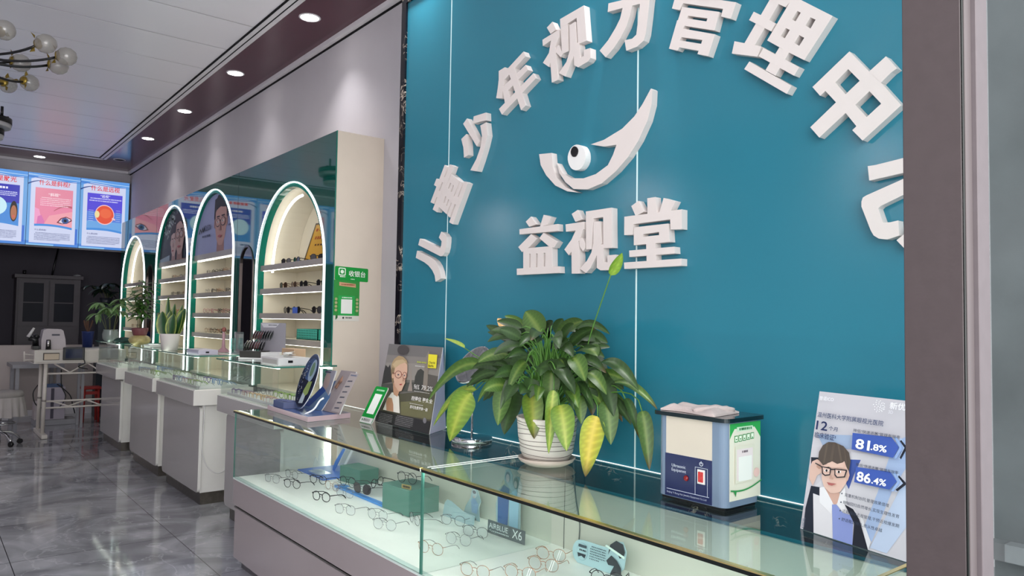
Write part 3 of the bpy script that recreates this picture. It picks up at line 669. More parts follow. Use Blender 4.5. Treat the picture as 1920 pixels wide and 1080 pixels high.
# ------------------------------------------------------------------ raised letters on the teal panel
LET = {"er":[[[[3.32,1.824],[3.126,1.76],[3.116,1.774],[3.113,1.794],[3.139,1.815],[3.118,1.843],[3.089,1.831],[3.068,1.812],[3.068,1.788],[3.073,1.759],[3.083,1.736],[3.101,1.721],[3.122,1.719],[3.335,1.791]]],[[[3.344,1.762],[3.262,1.735],[3.21,1.718],[3.17,1.699],[3.142,1.674],[3.122,1.643],[3.11,1.607],[3.161,1.592],[3.17,1.624],[3.194,1.652],[3.231,1.678],[3.272,1.697],[3.357,1.725]]]],"shao":[[[[2.856,2.374],[2.757,2.372],[2.754,2.334],[2.8,2.338],[2.863,2.34]]],[[[2.943,2.355],[2.911,2.376],[2.805,2.244],[2.826,2.224]]],[[[2.956,2.283],[2.912,2.3],[2.897,2.242],[2.893,2.194],[2.93,2.187],[2.937,2.238]]],[[[2.8,2.319],[2.754,2.325],[2.742,2.262],[2.761,2.212],[2.791,2.153],[2.821,2.104],[2.875,2.117],[2.827,2.164],[2.797,2.213],[2.785,2.265]]]],"tong":[[[[3.224,2.004],[3.192,1.992],[3.071,2.164],[3.099,2.178]]],[[[3.201,1.964],[3.16,1.945],[3.02,2.159],[3.053,2.173]]],[[[3.175,2.058],[3.11,2.046],[3.135,2.016],[3.191,2.029]]],[[[3.131,2.125],[3.09,2.114],[3.101,2.087],[3.148,2.103]]],[[[3.193,2.089],[3.17,2.119],[3.124,2.1],[3.152,2.069]]],[[[3.149,1.974],[3.036,2.123],[2.963,2.077],[3.073,1.927]],[[3.064,2.054],[3.054,2.051],[3.036,2.077],[3.046,2.08]],[[3.04,2.035],[3.03,2.032],[3.011,2.062],[3.021,2.066]],[[3.103,1.987],[3.092,1.984],[3.077,2.015],[3.087,2.018]],[[3.078,1.97],[3.068,1.967],[3.051,1.996],[3.061,2.0]]],[[[3.066,1.923],[3.044,1.907],[2.935,2.066],[2.957,2.076]]],[[[3.046,1.883],[3.013,1.87],[2.892,2.058],[2.922,2.07]]],[[[3.034,1.98],[3.01,2.01],[2.958,1.996],[2.981,1.962]]]],"nian":[[[[2.665,2.545],[2.619,2.551],[2.607,2.535],[2.621,2.493],[2.631,2.455],[2.639,2.412],[2.681,2.422],[2.67,2.469],[2.664,2.504]]],[[[2.615,2.532],[2.487,2.587],[2.473,2.561],[2.624,2.492]]],[[[2.635,2.462],[2.471,2.523],[2.455,2.496],[2.601,2.434]]],[[[2.658,2.367],[2.417,2.472],[2.4,2.445],[2.635,2.336]]],[[[2.594,2.527],[2.55,2.532],[2.465,2.341],[2.498,2.327]]],[[[2.636,2.46],[2.598,2.447],[2.575,2.401],[2.614,2.385]]]],"shi1":[[[[2.334,2.647],[2.299,2.662],[2.275,2.621],[2.31,2.613]]],[[[2.361,2.602],[2.258,2.616],[2.255,2.594],[2.358,2.574]]],[[[2.301,2.604],[2.254,2.613],[2.256,2.582],[2.278,2.547],[2.317,2.473],[2.356,2.501],[2.318,2.533]]],[[[2.314,2.544],[2.278,2.551],[2.256,2.403],[2.297,2.401]]],[[[2.272,2.545],[2.257,2.55],[2.231,2.504],[2.244,2.495],[2.275,2.525]]],[[[2.25,2.657],[2.206,2.654],[2.197,2.507],[2.235,2.505]]],[[[2.25,2.657],[2.108,2.669],[2.105,2.638],[2.201,2.624],[2.247,2.621]]],[[[2.153,2.662],[2.108,2.669],[2.09,2.52],[2.139,2.52]]],[[[2.192,2.613],[2.157,2.618],[2.147,2.526],[2.166,2.474],[2.212,2.405],[2.253,2.43],[2.207,2.465],[2.187,2.509]]],[[[2.161,2.526],[2.138,2.527],[2.13,2.513],[2.125,2.46],[2.106,2.462],[2.106,2.486],[2.069,2.484],[2.067,2.443],[2.081,2.433],[2.137,2.424],[2.16,2.438],[2.164,2.482]]]],"li4":[[[[1.974,2.633],[1.765,2.601],[1.765,2.58],[1.811,2.578],[1.9,2.591],[1.978,2.6]]],[[[1.898,2.646],[1.848,2.638],[1.852,2.584],[1.863,2.548],[1.88,2.513],[1.909,2.478],[1.944,2.448],[1.986,2.424],[2.019,2.46],[1.974,2.488],[1.936,2.524],[1.912,2.554],[1.9,2.59]]],[[[1.81,2.619],[1.762,2.612],[1.774,2.52],[1.784,2.457],[1.794,2.434],[1.826,2.421],[1.879,2.42],[1.888,2.463],[1.85,2.458],[1.83,2.467],[1.819,2.534],[1.813,2.577]]]],"guan":[[[[1.646,2.56],[1.4,2.447],[1.421,2.399],[1.459,2.419],[1.451,2.442],[1.615,2.515],[1.631,2.496],[1.664,2.512]]],[[[1.619,2.503],[1.465,2.436],[1.484,2.379],[1.643,2.448]],[[1.594,2.464],[1.512,2.429],[1.517,2.42],[1.598,2.456]]],[[[1.64,2.463],[1.603,2.437],[1.615,2.425],[1.481,2.365],[1.51,2.299],[1.553,2.318],[1.548,2.328],[1.63,2.363],[1.639,2.354],[1.676,2.371]],[[1.622,2.397],[1.533,2.361],[1.538,2.349],[1.628,2.387]]],[[[1.619,2.588],[1.524,2.543],[1.527,2.531],[1.626,2.576]]],[[[1.609,2.607],[1.581,2.595],[1.609,2.55],[1.633,2.564]]],[[[1.491,2.529],[1.388,2.48],[1.391,2.468],[1.498,2.518]]],[[[1.479,2.547],[1.453,2.535],[1.478,2.489],[1.504,2.503]]],[[[1.544,2.533],[1.511,2.518],[1.517,2.494],[1.55,2.51]]]],"li3":[[[[1.274,2.421],[1.243,2.398],[1.332,2.285],[1.371,2.301]]],[[[1.289,2.441],[1.201,2.391],[1.225,2.374],[1.279,2.414]]],[[[1.335,2.395],[1.258,2.333],[1.274,2.313],[1.352,2.373]]],[[[1.406,2.32],[1.308,2.275],[1.322,2.246],[1.416,2.282]]],[[[1.198,2.399],[1.074,2.298],[1.163,2.192],[1.213,2.229],[1.287,2.288]],[[1.185,2.349],[1.174,2.34],[1.191,2.319],[1.203,2.328]],[[1.143,2.316],[1.127,2.304],[1.143,2.282],[1.159,2.296]],[[1.223,2.308],[1.21,2.298],[1.227,2.277],[1.24,2.288]],[[1.179,2.273],[1.163,2.26],[1.179,2.24],[1.195,2.253]]],[[[1.245,2.254],[1.212,2.229],[1.259,2.169],[1.293,2.195]]],[[[1.3,2.268],[1.179,2.175],[1.196,2.153],[1.317,2.246]]],[[[1.35,2.238],[1.204,2.124],[1.22,2.103],[1.369,2.218]]]],"zhong":[[[[1.026,2.181],[0.97,2.108],[0.938,2.069],[0.885,1.995],[0.99,1.918],[1.019,1.953],[1.007,1.962],[1.038,2.006],[1.066,2.043],[1.098,2.084],[1.114,2.073],[1.138,2.105]],[[1.03,2.131],[0.997,2.089],[1.038,2.06],[1.068,2.101]],[[0.97,2.053],[0.938,2.011],[0.978,1.982],[1.01,2.023]]],[[[1.066,2.043],[1.038,2.006],[1.117,1.95],[1.145,1.986]]],[[[0.971,2.108],[0.924,2.139],[0.895,2.098],[0.91,2.091],[0.938,2.069]]]],"xin":[[[[0.976,1.844],[0.954,1.844],[0.883,1.851],[0.858,1.855],[0.858,1.814],[0.884,1.811],[0.972,1.803]]],[[[0.994,1.747],[0.99,1.758],[0.98,1.763],[0.884,1.794],[0.851,1.806],[0.851,1.764],[0.884,1.751],[0.941,1.729],[0.948,1.723],[0.935,1.683],[0.916,1.682],[0.895,1.685],[0.893,1.644],[0.924,1.636],[0.947,1.64],[0.961,1.65],[0.969,1.665],[0.994,1.733]]],[[[0.9,1.632],[0.884,1.644],[0.862,1.661],[0.848,1.633],[0.873,1.601]]]],"yi":[[[[2.455,1.83],[2.421,1.849],[2.383,1.812],[2.432,1.806]]],[[[2.338,1.848],[2.289,1.834],[2.312,1.803],[2.361,1.8]]],[[[2.497,1.801],[2.249,1.801],[2.247,1.772],[2.496,1.778]]],[[[2.503,1.723],[2.418,1.773],[2.377,1.75],[2.428,1.718],[2.477,1.7]]],[[[2.363,1.751],[2.337,1.772],[2.247,1.727],[2.269,1.704],[2.304,1.714]]],[[[2.468,1.715],[2.281,1.712],[2.278,1.625],[2.466,1.627]],[[2.429,1.689],[2.418,1.689],[2.418,1.63],[2.428,1.629]],[[2.384,1.687],[2.373,1.687],[2.373,1.629],[2.384,1.629]],[[2.335,1.687],[2.323,1.687],[2.323,1.63],[2.335,1.629]]],[[[2.51,1.629],[2.236,1.626],[2.234,1.599],[2.509,1.601]]]],"shi2":[[[[2.167,1.834],[2.132,1.847],[2.106,1.806],[2.145,1.8]]],[[[2.202,1.795],[2.093,1.796],[2.095,1.765],[2.199,1.765]]],[[[2.145,1.795],[2.093,1.795],[2.1,1.765],[2.118,1.726],[2.181,1.668],[2.207,1.693],[2.166,1.73],[2.142,1.765]]],[[[2.166,1.726],[2.124,1.719],[2.115,1.661],[2.116,1.592],[2.162,1.593]]],[[[2.121,1.727],[2.105,1.733],[2.087,1.709],[2.087,1.69],[2.099,1.678],[2.118,1.701]]],[[[2.085,1.835],[2.043,1.833],[2.043,1.792],[2.051,1.684],[2.081,1.685]]],[[[2.085,1.835],[1.945,1.835],[1.944,1.804],[2.083,1.803]]],[[[1.99,1.833],[1.945,1.835],[1.941,1.682],[1.987,1.683]]],[[[2.041,1.79],[2.005,1.789],[1.997,1.703],[2.021,1.659],[2.055,1.61],[2.08,1.592],[2.115,1.611],[2.075,1.64],[2.051,1.671],[2.041,1.706]]],[[[2.021,1.694],[1.988,1.699],[1.983,1.63],[1.964,1.629],[1.965,1.655],[1.921,1.655],[1.924,1.608],[1.942,1.598],[2.0,1.599],[2.02,1.609]]]],"tang":[[[[1.848,1.83],[1.813,1.846],[1.786,1.803],[1.826,1.791]]],[[[1.771,1.85],[1.733,1.85],[1.726,1.791],[1.77,1.791]]],[[[1.696,1.842],[1.643,1.824],[1.671,1.782],[1.716,1.789]]],[[[1.881,1.794],[1.615,1.793],[1.615,1.724],[1.663,1.727],[1.666,1.763],[1.836,1.762],[1.838,1.723],[1.881,1.725]]],[[[1.834,1.75],[1.673,1.749],[1.667,1.684],[1.833,1.684]],[[1.79,1.721],[1.715,1.723],[1.715,1.712],[1.79,1.712]]],[[[1.774,1.687],[1.732,1.684],[1.727,1.62],[1.771,1.619]]],[[[1.855,1.666],[1.646,1.666],[1.644,1.642],[1.854,1.642]]],[[[1.88,1.623],[1.615,1.623],[1.615,1.598],[1.878,1.599]]]],"cheek":[[[[2.373,2.111],[2.293,2.103],[2.284,2.042],[2.262,1.996],[2.206,1.947],[2.134,1.917],[2.194,1.929],[2.268,1.963],[2.326,2.014],[2.362,2.063]]]],"smile":[[[[2.26,2.055],[2.225,2.008],[2.171,1.979],[2.101,1.969],[2.033,1.976],[1.969,2.001],[1.943,2.036],[1.925,2.072],[1.991,2.077],[2.063,2.098],[1.991,2.103],[1.897,2.128],[1.837,2.162],[1.798,2.199],[1.758,2.248],[1.751,2.242],[1.754,2.189],[1.773,2.134],[1.816,2.068],[1.865,2.016],[1.926,1.972],[2.0,1.935],[2.077,1.922],[2.158,1.934],[2.206,1.968],[2.244,2.011]]]],"eye":[[[[2.091,2.048],[2.093,2.037],[2.099,2.027],[2.106,2.019],[2.115,2.012],[2.125,2.008],[2.137,2.007],[2.148,2.008],[2.159,2.012],[2.17,2.018],[2.179,2.027],[2.186,2.037],[2.191,2.048],[2.194,2.06],[2.194,2.072],[2.191,2.083],[2.185,2.093],[2.178,2.101],[2.169,2.107],[2.158,2.111],[2.146,2.112],[2.135,2.11],[2.124,2.106],[2.113,2.1],[2.105,2.092],[2.098,2.082],[2.093,2.071],[2.091,2.059]]]],"pupil":[[[[2.133,2.079],[2.134,2.075],[2.136,2.071],[2.139,2.068],[2.142,2.065],[2.146,2.063],[2.151,2.063],[2.155,2.063],[2.16,2.065],[2.164,2.067],[2.167,2.071],[2.17,2.075],[2.172,2.079],[2.173,2.084],[2.173,2.089],[2.171,2.094],[2.169,2.098],[2.166,2.101],[2.163,2.103],[2.159,2.105],[2.154,2.106],[2.15,2.105],[2.145,2.103],[2.141,2.101],[2.138,2.097],[2.135,2.093],[2.133,2.089],[2.132,2.084]]]]}
def raised(keys, name, label, cat, x0=2.04, x1=2.0695, m=None, parent=None, group=None):
    b = MB()
    for i, pl in enumerate(LET[keys]):
        b.prism([tuple(p) for p in pl[0]], Fx, x0 - 0.00025 * i, x1, m or M_LETTER, holes=[[tuple(p) for p in h] for h in pl[1:]])
    o = b.build(name, parent, bevel=0.0012 if name == 'raised_letter' else 0)
    if label: tag(o, label, cat, group)
    return o
GA = 'raised white characters in the arc'
for k, ch, lb in (('er', '儿', 'lowest white raised character 儿 at the left end of the arc'), ('tong', '童', 'white raised character 童 second from the left end of the arc'),
                  ('shao', '少', 'white raised character 少 made of four separate strokes, in the arc'), ('nian', '年', 'white raised character 年 tilted left in the arc'),
                  ('shi1', '视', 'white raised character 视 in the arc, next to the 年'), ('li4', '力', 'white raised character 力 in the arc, cut by the top edge of the photo'),
                  ('guan', '管', 'white raised character 管 at the top of the arc, its head out of frame'), ('li3', '理', 'white raised character 理 tilted right in the arc'),
                  ('zhong', '中', 'large white raised character 中 lying on its side near the door frame'), ('xin', '心', 'white raised character 心 at the right end of the arc, cut by the door frame')):
    raised(k, 'raised_letter', lb, 'letter', group=GA)
GB = 'raised white shop name characters'
raised('yi', 'raised_letter', 'left white raised character 益 of the level line under the logo', 'letter', group=GB)
raised('shi2', 'raised_letter', 'middle white raised character 视 of the level line under the logo', 'letter', group=GB)
raised('tang', 'raised_letter', 'right white raised character 堂 of the level line under the logo', 'letter', group=GB)
lg = empty('eye_logo', (XT - 0.001, 2.0, 2.05), 'white raised logo of a smiling whale-like swoosh around an eyeball', 'logo')
raised('smile', 'swoosh', None, None, parent=lg); raised('cheek', 'crescent', None, None, parent=lg)
raised('eye', 'eyeball', None, None, parent=lg, m=mat('glossy_white_letter', 'e6e4e2', 0.15, vary=0.01)); raised('pupil', 'pupil', None, None, x0=2.036, x1=2.0405, parent=lg, m=M_BLACK)

# ------------------------------------------------------------------ light boxes on the back wall
def E_(h, s=1.0): return emis('screen_' + h + ('_%d' % int(s * 10)), h, s)
ES = 0.62
def curve_band(f, b, v0, v1, m, amp=0.05, ph=0.0, th0=0.05, th1=0.02, n=14, u0=0.0, u1=1.0):
    top = []; bot = []
    for i in range(n + 1):
        u = u0 + (u1 - u0) * i / n
        c = v0 + (v1 - v0) * i / n + amp * math.sin(ph + 2.6 * i / n)
        t = th0 + (th1 - th0) * i / n
        top.append((u, c + t / 2)); bot.append((u, c - t / 2))
    f.poly(b, bot + top[::-1], m)
def lightbox(x0, kind, label, title=None):
    y = YB - 0.10; z0, z1 = 2.342, 3.342; w = 0.625
    e = empty('light_box_poster', (x0 + w / 2, y, z0), label, 'light box', 'light boxes on the back wall')
    b = MB(); b.box(x0, x0 + w, y, YB - 0.001, z0, z1, M_BLACK); b.build('housing', e)
    f = Frame((x0, y - 0.001, z0), (1, 0, 0), (0, 0, 1), w, z1 - z0, N=(0, -1, 0), eps=0.0006)
    b = MB(); f.rect(b, 0, 0, 1, 1, E_('6ea6e0', ES)); rnd = random.Random(int(x0 * 100))
    f.rect(b, 0.0, 0.0, 1, 0.06, E_('4a86d8', ES)); f.rect(b, 0.0, 0.0, 0.52, 0.022, E_('88c0f0', ES)); f.rect(b, 0.93, 0.04, 0.97, 0.26, E_('3f6fd0', ES))
    f.rect(b, 0.055, 0.035, 0.925, 0.97, E_('cfd6f2', ES))
    f.poly(b, [(0, 0.9), (0, 1), (1, 1), (1, 0.93), (0.75, 0.915), (0.45, 0.94), (0.2, 0.95)], E_('5c9ae4', ES))
    curve_band(f, b, 0.955, 0.97, E_('b8d8f8', ES), 0.02, 2.0, 0.012, 0.008); curve_band(f, b, 0.93, 0.94, E_('3b6fc4', ES), 0.025, 2.5, 0.012, 0.006); curve_band(f, b, 0.83, 0.9, E_('1f3f86', ES), 0.02, 0.6, 0.02, 0.004, u0=0, u1=0.28)
    if title: f.text(b, title, 0.5, 0.845, 0.078, E_('e0343c', ES), 0.014, center=True, maxw=0.37)
    else: f.lines(b, 0.22, 0.75, 0.845, 0.9, 1, E_('e0343c', ES), rnd, 0.8, 0.1, 0)
    I0, I1, J0, J1 = 0.14, 0.86, 0.27, 0.80
    if kind == 'squint':
        f.rect(b, I0, J0, I1, J1, E_('e88aa8', ES))
        f.poly(b, [(I0, 0.62), (0.30, 0.66), (0.55, 0.55), (I1, 0.60), (I1, J1), (I0, J1)], E_('e58fa6', ES))
        f.poly(b, [(I0, J0), (I0, 0.52), (0.22, 0.50), (0.26, 0.40), (0.30, J0)], E_('f0a0c8', ES))
        f.poly(b, [(0.18, J0), (0.20, 0.40), (0.27, 0.42), (0.33, 0.34), (0.32, J0)], E_('d878b4', ES))
        f.poly(b, [(0.30, J0), (0.42, 0.42), (I1, 0.5), (I1, J0)], E_('f0a4b0', ES))
        curve_band(f, b, 0.48, 0.54, E_('b86474', ES), 0.05, 0.2, 0.012, 0.03, u0=0.5, u1=0.85)
        f.poly(b, [(0.56, 0.33), (0.64, 0.40), (0.74, 0.425), (0.84, 0.40), (0.86, 0.37), (0.76, 0.325), (0.66, 0.315)], E_('7a3848', ES))
        f.poly(b, [(0.60, 0.34), (0.66, 0.39), (0.75, 0.41), (0.84, 0.385), (0.76, 0.335), (0.67, 0.325)], E_('dcd4e6', ES))
        f.ell(b, 0.725, 0.365, 0.07, 0.042, E_('3c5a96', ES)); f.ell(b, 0.725, 0.365, 0.03, 0.02, E_('101428', ES))
        f.text(b, '“斜视”', 0.5, 0.695, 0.05, E_('fff0f4', ES), 0.01, center=True); f.lines(b, 0.24, 0.82, 0.55, 0.68, 5, E_('f8d4e0', ES), rnd, 0.4, 0.03)
        curve_band(f, b, 0.27, 0.25, E_('4a90dc', ES), 0.025, 0.3, 0.03, 0.03, u0=I0, u1=I1)
    elif kind == 'far':
        f.rect(b, I0, J0, I1, J1, E_('5a50d8', ES)); f.rect(b, I0, J0, I1, 0.54, E_('5c84dc', ES)); f.rect(b, I0, J0, I1, 0.40, E_('70a8e4', ES))
        f.text(b, '“远视”', 0.5, 0.75, 0.045, E_('f0f0ff', ES), 0.01, center=True); f.lines(b, 0.18, 0.84, 0.68, 0.745, 2, E_('c8c8f8', ES), rnd, 0.5, 0.03)
        f.ell(b, 0.5, 0.50, 0.20, 0.145, E_('f2c4c8', ES)); f.ell(b, 0.50, 0.50, 0.185, 0.132, E_('e4563c', ES)); f.ell(b, 0.345, 0.50, 0.05, 0.05, E_('f0dca0', ES))
        f.ell(b, 0.52, 0.52, 0.12, 0.07, E_('ec6c48', ES)); f.poly(b, [(0.66, 0.47), (0.72, 0.45), (0.72, 0.43), (0.65, 0.44)], E_('f2c4c8', ES))
        for k in range(6): f.rect(b, 0.17, 0.40 + k * 0.03, 0.27, 0.403 + k * 0.03, E_('dce8ff', ES)); f.rect(b, 0.73, 0.42 + k * 0.03, 0.82, 0.423 + k * 0.03, E_('dce8ff', ES))
        curve_band(f, b, 0.27, 0.25, E_('4a90dc', ES), 0.025, 0.3, 0.03, 0.03, u0=I0, u1=I1)
    else:
        f.rect(b, I0, J0, I1, J1, E_('3c3cb4', ES)); f.rect(b, I0, J0, I1, 0.55, E_('4c8cd8', ES))
        f.lines(b, 0.35, 0.65, 0.73, 0.77, 1, E_('f0f0ff', ES), rnd, 0.7, 0.06); f.lines(b, 0.2, 0.82, 0.64, 0.71, 3, E_('d8dcff', ES), rnd, 0.5, 0.03)
        f.ell(b, 0.42, 0.5, 0.22, 0.13, E_('c8ecf8', ES))
        f.ell(b, 0.765, 0.44, 0.07, 0.14, E_('2a2020', ES)); f.ell(b, 0.765, 0.42, 0.055, 0.10, E_('b07050', ES))
        f.ell(b, 0.765, 0.37, 0.03, 0.02, E_('c86858', ES))
        curve_band(f, b, 0.27, 0.25, E_('4a90dc', ES), 0.025, 0.3, 0.03, 0.03, u0=I0, u1=I1)
    f.text(b, '什么是' + {'squint': '斜视', 'far': '远视'}.get(kind, '散光') + '?', 0.15, 0.205, 0.026, E_('303a78', ES), 0.01) if kind in ('squint', 'far') else f.lines(b, 0.15, 0.4, 0.2, 0.23, 1, E_('303a78', ES), rnd, 0.8, 0.05, 0)
    f.lines(b, 0.15, 0.83, 0.07, 0.185, 6, E_('58628e', ES), rnd, 0.42, 0.026, 0.4)
    b.build('lit_print', e)
lightbox(1.757, 'far', 'rightmost light box on the back wall, red eyeball diagram on blue', '什么是远视')
lightbox(1.127, 'squint', 'light box on the back wall with a pink close-up of an eye', '什么是斜视?')
lightbox(0.497, 'astig', 'light box cut by the left edge, with a pale oval and a face', '什么是散光')
lightbox(-0.133, 'astig', 'blue light box left of the photo, first one outside the frame')
lightbox(-0.763, 'far', 'second light box with a red eyeball, outside the frame')
lightbox(-1.393, 'squint', 'light box with a pink eye outside the frame')
lightbox(-2.023, 'astig', 'leftmost blue light box, beyond the frame')

# ------------------------------------------------------------------ eyeglasses
def rim(cx, cz, rx, rz, n=20, p=2.4, drop=0.0, tilt=0.0):
    o = []
    for i in range(n):
        a = 2 * math.pi * i / n; c, s_ = math.cos(a), math.sin(a)
        x = rx * math.copysign(abs(c) ** (2 / p), c); z = rz * math.copysign(abs(s_) ** (2 / p), s_)
        o.append((cx + x + drop * z * (1 if cx > 0 else -1), -abs(cx + x) * -0.06, cz + z))
    return o
GK = {}
def glasses_proto(key, fm, lens, rx=0.0245, rz=0.0215, r=0.0011, p=2.3, tm=None, drop=0.0, lod=1, sticker=False):
    """a pair of eyeglasses standing on its lenses and temple tips, facing -y"""
    n = 22 if lod else 12; k = 6 if lod else 4
    zc = rz + r; cx = rx + 0.0085
    b = MB(); tm = tm or fm
    for s in (-1, 1):
        b.tube(rim(s * cx, zc, rx, rz, n, p, drop), r, k, fm, closed=True)
    b.tube([(-0.0095, 0.0005, zc + rz * 0.35), (-0.004, -0.002, zc + rz * 0.5), (0.004, -0.002, zc + rz * 0.5), (0.0095, 0.0005, zc + rz * 0.35)], r * 1.1, k, fm)
    hx = 2 * rx + 0.0085
    for s in (-1, 1):
        b.tube([(s * hx, 0.003, zc + rz * 0.45), (s * (hx + 0.006), 0.005, zc + rz * 0.5), (s * (hx + 0.008), 0.011, zc + rz * 0.5)], r * 1.3, k, fm)
        if lod: b.tube([(s * 0.010, 0.001, zc), (s * 0.0075, 0.007, zc - 0.002), (s * 0.0078, 0.008, zc - 0.007)], 0.0007, 5, fm)
    def temple(s):
        return [(s * (hx + 0.008), 0.011, zc + rz * 0.5), (s * (hx + 0.008), 0.045, zc + rz * 0.35), (s * (hx + 0.005), 0.078, zc + rz * 0.1), (s * (hx + 0.002), 0.098, zc - rz * 0.35), (s * (hx - 0.001), 0.114, 0.002)]
    def lens_mesh(bb, s):
        q = rim(s * cx, zc, rx - r * 0.4, rz - r * 0.4, n, p, drop)
        bb.add([(x, y - 0.0002, z) for x, y, z in q], [tuple(range(n))], lens)
    if not lod:
        for s in (-1, 1): b.tube(temple(s), [r, r, r, r * 1.4, r * 1.2], k, tm); lens_mesh(b, s)
        o = b.build('eyeglasses'); GK[key] = o; return o
    o = b.build('eyeglasses')
    for s in (-1, 1):
        MB().tube(temple(s), [r * 1.1, r, r, r * 1.7, r * 1.5], k, tm).build('temple', o)
        q = MB(); lens_mesh(q, s); q.build('lens', o)
    if sticker:
        q = MB()
        for dx in (-0.004, 0.004):
            q.add([(cx + dx + u * 0.0013 + v * 0.35, -0.0008, zc + v) for u in (-1, 1) for v in (-rz * 0.9, rz * 0.9)], [(0, 1, 3, 2)], mat('white_sticker', 'f2f0f2', 0.6, vary=0.02))
        q.build('lens_sticker', o)
    GK[key] = o
    return o
USED = set()
def glasses(key, loc, rot, label, group=None, cat='eyeglasses', tilt=0.0, name=None):
    p = GK[key]
    if key in USED: o = copy_tree(p)
    else: o = p; USED.add(key)
    o.location = loc; o.rotation_euler = (tilt, 0, math.radians(rot))
    if name: o.name = name
    return tag(o, label, cat, group)
mg_black = mat('black_acetate', '101014', 0.15, vary=0.1); mg_gun = mat('gunmetal_wire', '4c4c50', 0.2, metal=1.0, vary=0.05)
mg_silver = mat('silver_wire', 'a8a8ac', 0.18, metal=1.0, vary=0.05); mg_gold = mat('rose_gold_wire', 'c48a66', 0.2, metal=1.0, vary=0.05)
mg_brown = mat('brown_acetate', '5c3c2c', 0.2, vary=0.3); mg_pink = mat('pink_clear_acetate', 'd8a0a0', 0.15, trans=0.3, vary=0.05)
mg_green = mat('lime_frame', '9cb46a', 0.25, vary=0.1); mg_cream = mat('cream_frame', 'dcb888', 0.25, vary=0.1); mg_blue = mat('pale_blue_frame', '8ea8d0', 0.25, vary=0.1); mg_purple = mat('purple_frame', '6c5a90', 0.25, vary=0.1)
glasses_proto('blackround', mg_black, M_LENS, r=0.0016, p=2.0, rx=0.0235, rz=0.0225)
glasses_proto('blackthick', mg_black, M_LENS, r=0.0021, p=2.2, rx=0.0245, rz=0.0215)
glasses_proto('gunmetal', mg_gun, M_LENSBLUE, r=0.0009, p=2.2)
glasses_proto('silver', mg_silver, M_LENSBLUE, r=0.0010, p=2.6, tm=mg_black)
glasses_proto('silverround', mg_silver, M_LENSBLUE, r=0.0009, p=2.0, rx=0.024, rz=0.023, tm=mg_gun)
glasses_proto('goldsticker', mg_gold, M_LENSBLUE, r=0.0010, p=2.1, rx=0.0245, rz=0.0225, sticker=True)
glasses_proto('goldwire', mg_gold, M_LENSBLUE, r=0.0010, p=2.2, rx=0.0245, rz=0.0225, tm=mg_silver)
glasses_proto('darksun', mg_gun, M_LENSDARK, r=0.0011, p=2.5, rx=0.029, rz=0.025, drop=0.15)
glasses_proto('roundbig', mg_gun, M_LENS, r=0.0014, p=2.0, rx=0.026, rz=0.026)
for nm, fm, ln, rr in (('f_black', mg_black, M_LENS, 0.0018), ('f_gun', mg_gun, M_LENS, 0.0012), ('f_brown', mg_brown, M_LENS, 0.0018), ('f_gold', mg_gold, M_LENS, 0.0012), ('f_pink', mg_pink, M_LENS, 0.002),
                       ('f_green', mg_green, M_LENS, 0.0028), ('f_cream', mg_cream, M_LENS, 0.0026), ('f_blue', mg_blue, M_LENS, 0.0026), ('f_purple', mg_purple, M_LENS, 0.0026), ('f_silver', mg_silver, M_LENS, 0.0012),
                       ('s_black', mg_black, M_LENSDARK, 0.0026), ('s_brown', mg_brown, mat('brown_sun_lens', '3a2a20', 0.08, vary=0.1), 0.0022)):
    glasses_proto(nm, fm, ln, r=rr, lod=0, rx=0.026 if nm[0] == 's' else 0.0245, rz=0.024 if nm[0] == 's' else 0.021)

R = random.Random(11)
# glasses on the shelves of the two middle arches and the far arch
def shelf_row(arch, j, n, keys, label, group, y_from=-0.48, y_to=0.46, cat='eyeglasses', jitter=12, x=None):
    c = ARCH[arch][0]
    for k in range(n):
        y = c + y_from + (y_to - y_from) * (k + 0.5) / n + R.uniform(-0.01, 0.01)
        lab = '%s %s' % (NTH[n][k], label)
        glasses(R.choice(keys), (x or (CX + 0.11 + R.uniform(-0.02, 0.02)), y, SH[j] + 0.001), -90 + R.uniform(-jitter, jitter), lab, group, cat)
NTH = {6: ('nearest', 'second nearest', 'third nearest', 'third farthest', 'second farthest', 'farthest'), 3: ('nearest', 'middle', 'farthest')}
thin = ['f_gun', 'f_black', 'f_gold', 'f_silver']
ords = ('top', 'second', 'third', 'lowest')
for j in range(4):
    shelf_row(1, j, 6, thin if j < 2 else thin + ['f_pink', 'f_blue', 'f_brown'], 'eyeglasses on the %s shelf of the arch with the single man poster' % ords[j], 'eyeglasses on the %s shelf under the single man poster' % ords[j], -0.52, 0.50)
    shelf_row(2, j, 6, thin if j != 2 else ['f_pink', 'f_brown', 'f_gold'], 'eyeglasses on the %s shelf of the arch with the couple poster' % ords[j], 'eyeglasses on the %s shelf under the couple poster' % ords[j], -0.52, 0.48)
for j in range(1, 4):
    shelf_row(3, j, 3, thin, 'eyeglasses on the %s shelf of the farthest arch' % ords[j], 'eyeglasses on the %s shelf of the farthest arch' % ords[j], -0.1, 0.5)
sun = ['s_black', 's_black', 's_brown']
